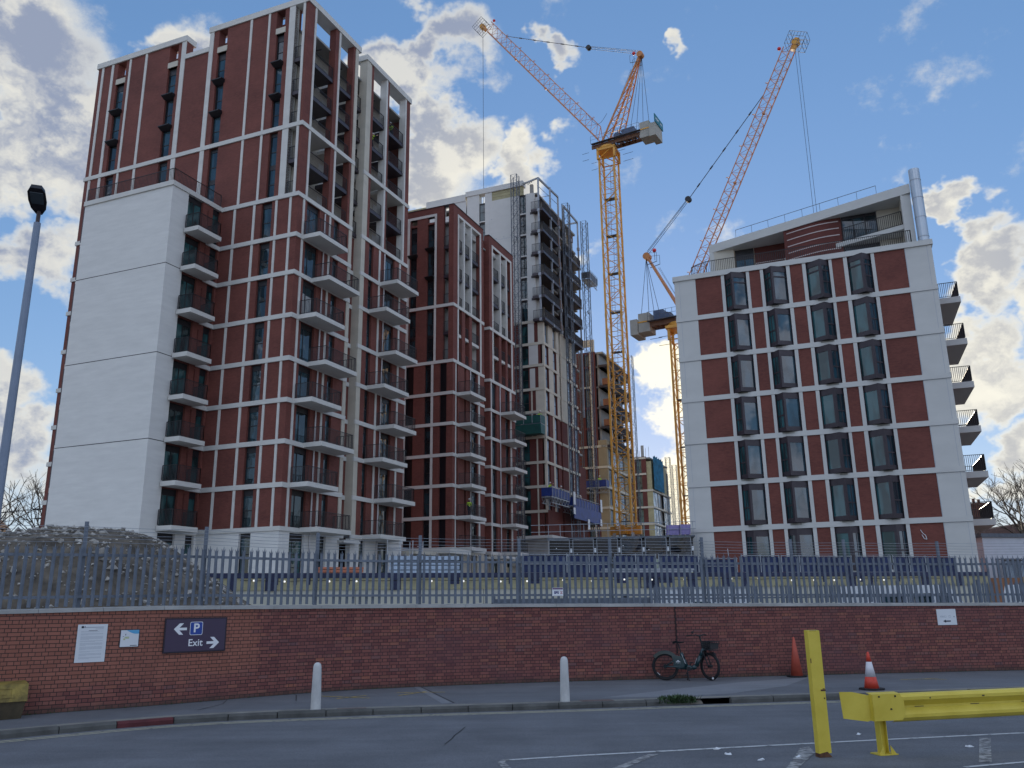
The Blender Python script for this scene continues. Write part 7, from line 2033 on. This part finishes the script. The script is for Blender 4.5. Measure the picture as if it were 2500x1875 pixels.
# ------------------------------------------------------------------ electric hire bike
BX = (4.30, 22.12)
bd = Vector((0.985, -.17, 0)).normalized(); bs = Vector((-bd.y, bd.x, 0)); BU = Vector((0.0, .03, 1)).normalized()
bk = tag(empty('electric_bike', (BX[0], BX[1], 0.004)), 'dark blue green electric bike with front basket on its stand against the brick wall', 'bicycle')
BKF = pbr('bike_teal_paint', (0.006, 0.030, 0.036), 0.35, 0.15, coat=0.4)
BKD = pbr('bike_black', (0.010, 0.011, 0.014), 0.5, 0.15)
BKW = pbr('bike_white_mark', (0.60, 0.62, 0.64), 0.5, 0.03)
bp_ = lambda a, c, b=0.0: tuple(Vector((BX[0], BX[1], 0.004)) + bd * a + bs * b + BU * c)
RW_ = (-.54, .335); FW_ = (.56, .335)
def wheel(cx, cz, turn, parent, name='wheel'):
    ax = (bs * math.cos(turn) - bd * math.sin(turn)); fw = (bd * math.cos(turn) + bs * math.sin(turn)); c = Vector(bp_(cx, cz))
    def ring(m, r, t, n=36, k=8):
        pts = []; b0 = len(m.v)
        for i in range(n):
            a = 2 * math.pi * i / n; rd = fw * math.cos(a) + BU * math.sin(a)
            for j in range(k): q = 2 * math.pi * j / k; m.v.append(tuple(c + rd * (r + t * math.cos(q)) + ax * t * math.sin(q)))
        for i in range(n):
            for j in range(k): m.f.append((b0 + i * k + j, b0 + ((i + 1) % n) * k + j, b0 + ((i + 1) % n) * k + (j + 1) % k, b0 + i * k + (j + 1) % k))
    ty = MB(); ring(ty, .305, .030); t = ty.build(name, RUBBER, parent, smooth=True)
    m = MB(); ring(m, .268, .012, 36, 6); m.build('rim', BKD, t, smooth=True)
    m = MB()
    for i in range(16):
        a = 2 * math.pi * i / 16; rd = fw * math.cos(a) + BU * math.sin(a); m.tube(c + ax * (.03 if i % 2 else -.03), c + rd * .262, .0028, n=4, cap=False)
    m.tube(c - ax * .055, c + ax * .055, .055 if cx < 0 else .035, n=12); m.build('spokes', BKD, t)
    m = MB(); a = R(215 if cx < 0 else 290); rd = lambda a_: fw * math.cos(a_) + BU * math.sin(a_)
    m.bar(c + rd(a) * .25 - ax * .04, c + rd(a + .35) * .25 - ax * .04, .02, .012) if cx < 0 else m.sphere(c + rd(a) * .30 - ax * .034, .03, 4)
    m.build('reflector', BKW, t)
    return c, ax, fw
rc_, _, _ = wheel(*RW_, 0, bk); fc_, fax, ffw = wheel(*FW_, R(-48), bk)
def rib(m, line, b):  # flattened tube along side-view line with half-thickness b
    for (x0, z0, r0), (x1, z1, r1) in zip(line, line[1:]): m.tube(bp_(x0, z0), bp_(x1, z1), r0, r1, n=10)
    return m
m = MB()
rib(m, [(-.13, .66, .045), (-.08, .50, .052), (-.02, .32, .062)], 0); rib(m, [(-.02, .32, .06), (.12, .29, .058), (.22, .33, .056), (.34, .58, .05), (.43, .76, .045)], 0); rib(m, [(-.02, .30, .05), (-.3, .31, .03)], 0)
for b in (-.06, .06): m.tube(bp_(-.04, .31, b * .6), bp_(RW_[0], RW_[1], b), .018, n=6); m.tube(bp_(-.12, .60, b * .4), bp_(RW_[0], RW_[1], b), .014, n=6)
m.build('frame', BKF, bk, smooth=True)
# skirt guard over the rear wheel
m = MB(); pts = []
for k in range(13): a = R(20 + 120 * k / 12); pts.append((RW_[0] + .375 * math.cos(a), RW_[1] + .375 * math.sin(a)))
inn_ = [(RW_[0] + .30 * math.cos(R(20 + 120 * k / 12)), RW_[1] + .30 * math.sin(R(20 + 120 * k / 12))) for k in range(13)]
for k in range(12):
    for b in (-.05, .042): m.prism([bp_(*pts[k], b), bp_(*pts[k + 1], b), bp_(*inn_[k + 1], b), bp_(*inn_[k], b)], [bp_(*pts[k], b + .008), bp_(*pts[k + 1], b + .008), bp_(*inn_[k + 1], b + .008), bp_(*inn_[k], b + .008)])
    m.prism([bp_(*pts[k], -.05), bp_(*pts[k + 1], -.05), bp_(*pts[k + 1], .05), bp_(*pts[k], .05)], [bp_(pts[k][0] * 1.0, pts[k][1] + .008, -.05), bp_(pts[k + 1][0], pts[k + 1][1] + .008, -.05), bp_(pts[k + 1][0], pts[k + 1][1] + .008, .05), bp_(pts[k][0], pts[k][1] + .008, .05)])
sk_ = [(-.06, .34), (-.10, .56), (-.26, .60), (-.37, .585), (-.33, .44), (-.35, .33), (-.2, .28)]
m.prism([bp_(a, c, -.055) for a, c in sk_], [bp_(a, c, -.045) for a, c in sk_])
m.build('rear_mudguard', BKF, bk)
m = MB()  # small round-headed emblem with legs, white, on the skirt guard
for k in range(5): a = -1 + .5 * k; m.bar(bp_(-.22 + .018 * k - .036, .44, -.0565), bp_(-.22 + .030 * k - .06, .405, -.0565), .008, .003)
m.tube(bp_(-.22, .465, -.058), bp_(-.22, .465, -.0552), .022, n=12)
for s_ in (-1, 1): m.tube(bp_(-.22 + .04 * s_, .45, -.058), bp_(-.22 + .04 * s_, .45, -.0552), .012, n=8)
m.bar(bp_(-.115, .62, -.055), bp_(-.04, .40, -.068), .018, .004); m.bar(bp_(.19, .40, -.065), bp_(.25, .54, -.058), .014, .004)
m.build('white_emblem', BKW, bk)
m = MB().tube(bp_(-.13, .64), bp_(-.185, .87), .016, n=8).build('seat_post', BKD, bk)
m = MB(); sd = [(-.33, .90, .085, .03), (-.24, .92, .075, .03), (-.14, .905, .035, .02), (-.04, .915, .022, .018)]
for (x0, z0, w0, t0), (x1, z1, w1, t1) in zip(sd, sd[1:]): m.prism([bp_(x0, z0 - t0, -w0 * .7), bp_(x0, z0 - t0, w0 * .7), bp_(x0, z0 + t0, w0), bp_(x0, z0 + t0, -w0)], [bp_(x1, z1 - t1, -w1 * .7), bp_(x1, z1 - t1, w1 * .7), bp_(x1, z1 + t1, w1), bp_(x1, z1 + t1, -w1)])
m.build('saddle', BKD, bk)
m = MB().tube(bp_(.425, .72), bp_(.37, .98), .026, .022, n=10).tube(bp_(.37, .98), bp_(.35, 1.07), .024, n=8); m.build('stem', BKD, bk)
# bars turned with the front wheel
hc = Vector(bp_(.35, 1.07)); ha = fax
m = MB().path([hc - ha * .05, hc - ha * .12 + BU * .02, hc - ha * .33 - ffw * .10 + BU * .0], .014, 8).path([hc + ha * .05, hc + ha * .12 + BU * .02, hc + ha * .33 - ffw * .10], .014, 8).tube(hc - ha * .08, hc + ha * .08, .02, n=8)
m.build('handlebar', BKD, bk)
for sg in (-1, 1): MB().tube(hc + ha * .22 * sg - ffw * .05 + BU * .012, hc + ha * .34 * sg - ffw * .105, .019, n=8).build('grip', RUBBER, bk)
MB().sphere(hc - ha * .2 + BU * .08 - ffw * .03, .035, 5).build('phone_holder', BKD, bk)
m = MB()
for b in (-.055, .055): m.tube(Vector(bp_(.44, .69)) + fax * b, fc_ + fax * b, .017, .013, n=8)
m.tube(Vector(bp_(.44, .69)) - fax * .07, Vector(bp_(.44, .69)) + fax * .07, .024, n=8); m.build('fork', BKD, bk)
m = MB()  # front mudguard
for k in range(10):
    a0, a1 = R(50 + 100 * k / 10), R(50 + 100 * (k + 1) / 10); q = lambda a, rr2, b: tuple(fc_ + (ffw * math.cos(a) + BU * math.sin(a)) * rr2 + fax * b)
    m.prism([q(a0, .352, -.035), q(a1, .352, -.035), q(a1, .352, .035), q(a0, .352, .035)], [q(a0, .358, -.035), q(a1, .358, -.035), q(a1, .358, .035), q(a0, .358, .035)])
m.build('front_mudguard', BKD, bk)
m = MB(); bc = Vector(bp_(.60, .72)); g_ = lambda a, b, c: tuple(bc + ffw * a + fax * b + BU * c)
for c in (0, .055, .11, .165, .21):
    w0 = .13 + .03 * c / .21; l0 = .12 + .03 * c / .21
    pts = [g_(-l0, -w0, c), g_(l0, -w0, c), g_(l0, w0, c), g_(-l0, w0, c), g_(-l0, -w0, c)]; m.path(pts, .010 if c in (0, .21) else .006, 6)
for t in (-1, -.5, 0, .5, 1):
    for sgn in (-1, 1): m.tube(g_(.12 * t, .13 * sgn, 0), g_(.15 * t, .16 * sgn, .21), .006, n=4); m.tube(g_(.12 * sgn, .13 * t, 0), g_(.15 * sgn, .16 * t, .21), .006, n=4)
m.box(-.12, .12, -.13, .13, -.01, 0, g_); m.box(-.14, -.13, -.14, .14, 0, .2, g_); m.box(.13, .14, -.14, .14, .03, .17, g_)
m.build('basket', BKD, bk)
m = MB().tube(bp_(.03, .28, -.07), bp_(.03, .28, .07), .055, n=14).tube(bp_(.03, .28, -.07), bp_(-.05, .13, -.08), .012, n=6).tube(bp_(.03, .28, .07), bp_(.11, .42, .08), .012, n=6)
m.box(-.09, -.01, -.13, -.07, .12, .14, lambda a, b, c: bp_(a, c, b)).box(.07, .15, .07, .13, .41, .43, lambda a, b, c: bp_(a, c, b)); m.build('crank', BKD, bk)
MB().tube(bp_(.0, .24, -.04), bp_(.02, .0, -.17), .013, n=6).tube(bp_(.0, .24, .04), bp_(-.01, .0, .1), .013, n=6).build('kickstand', BKD, bk)
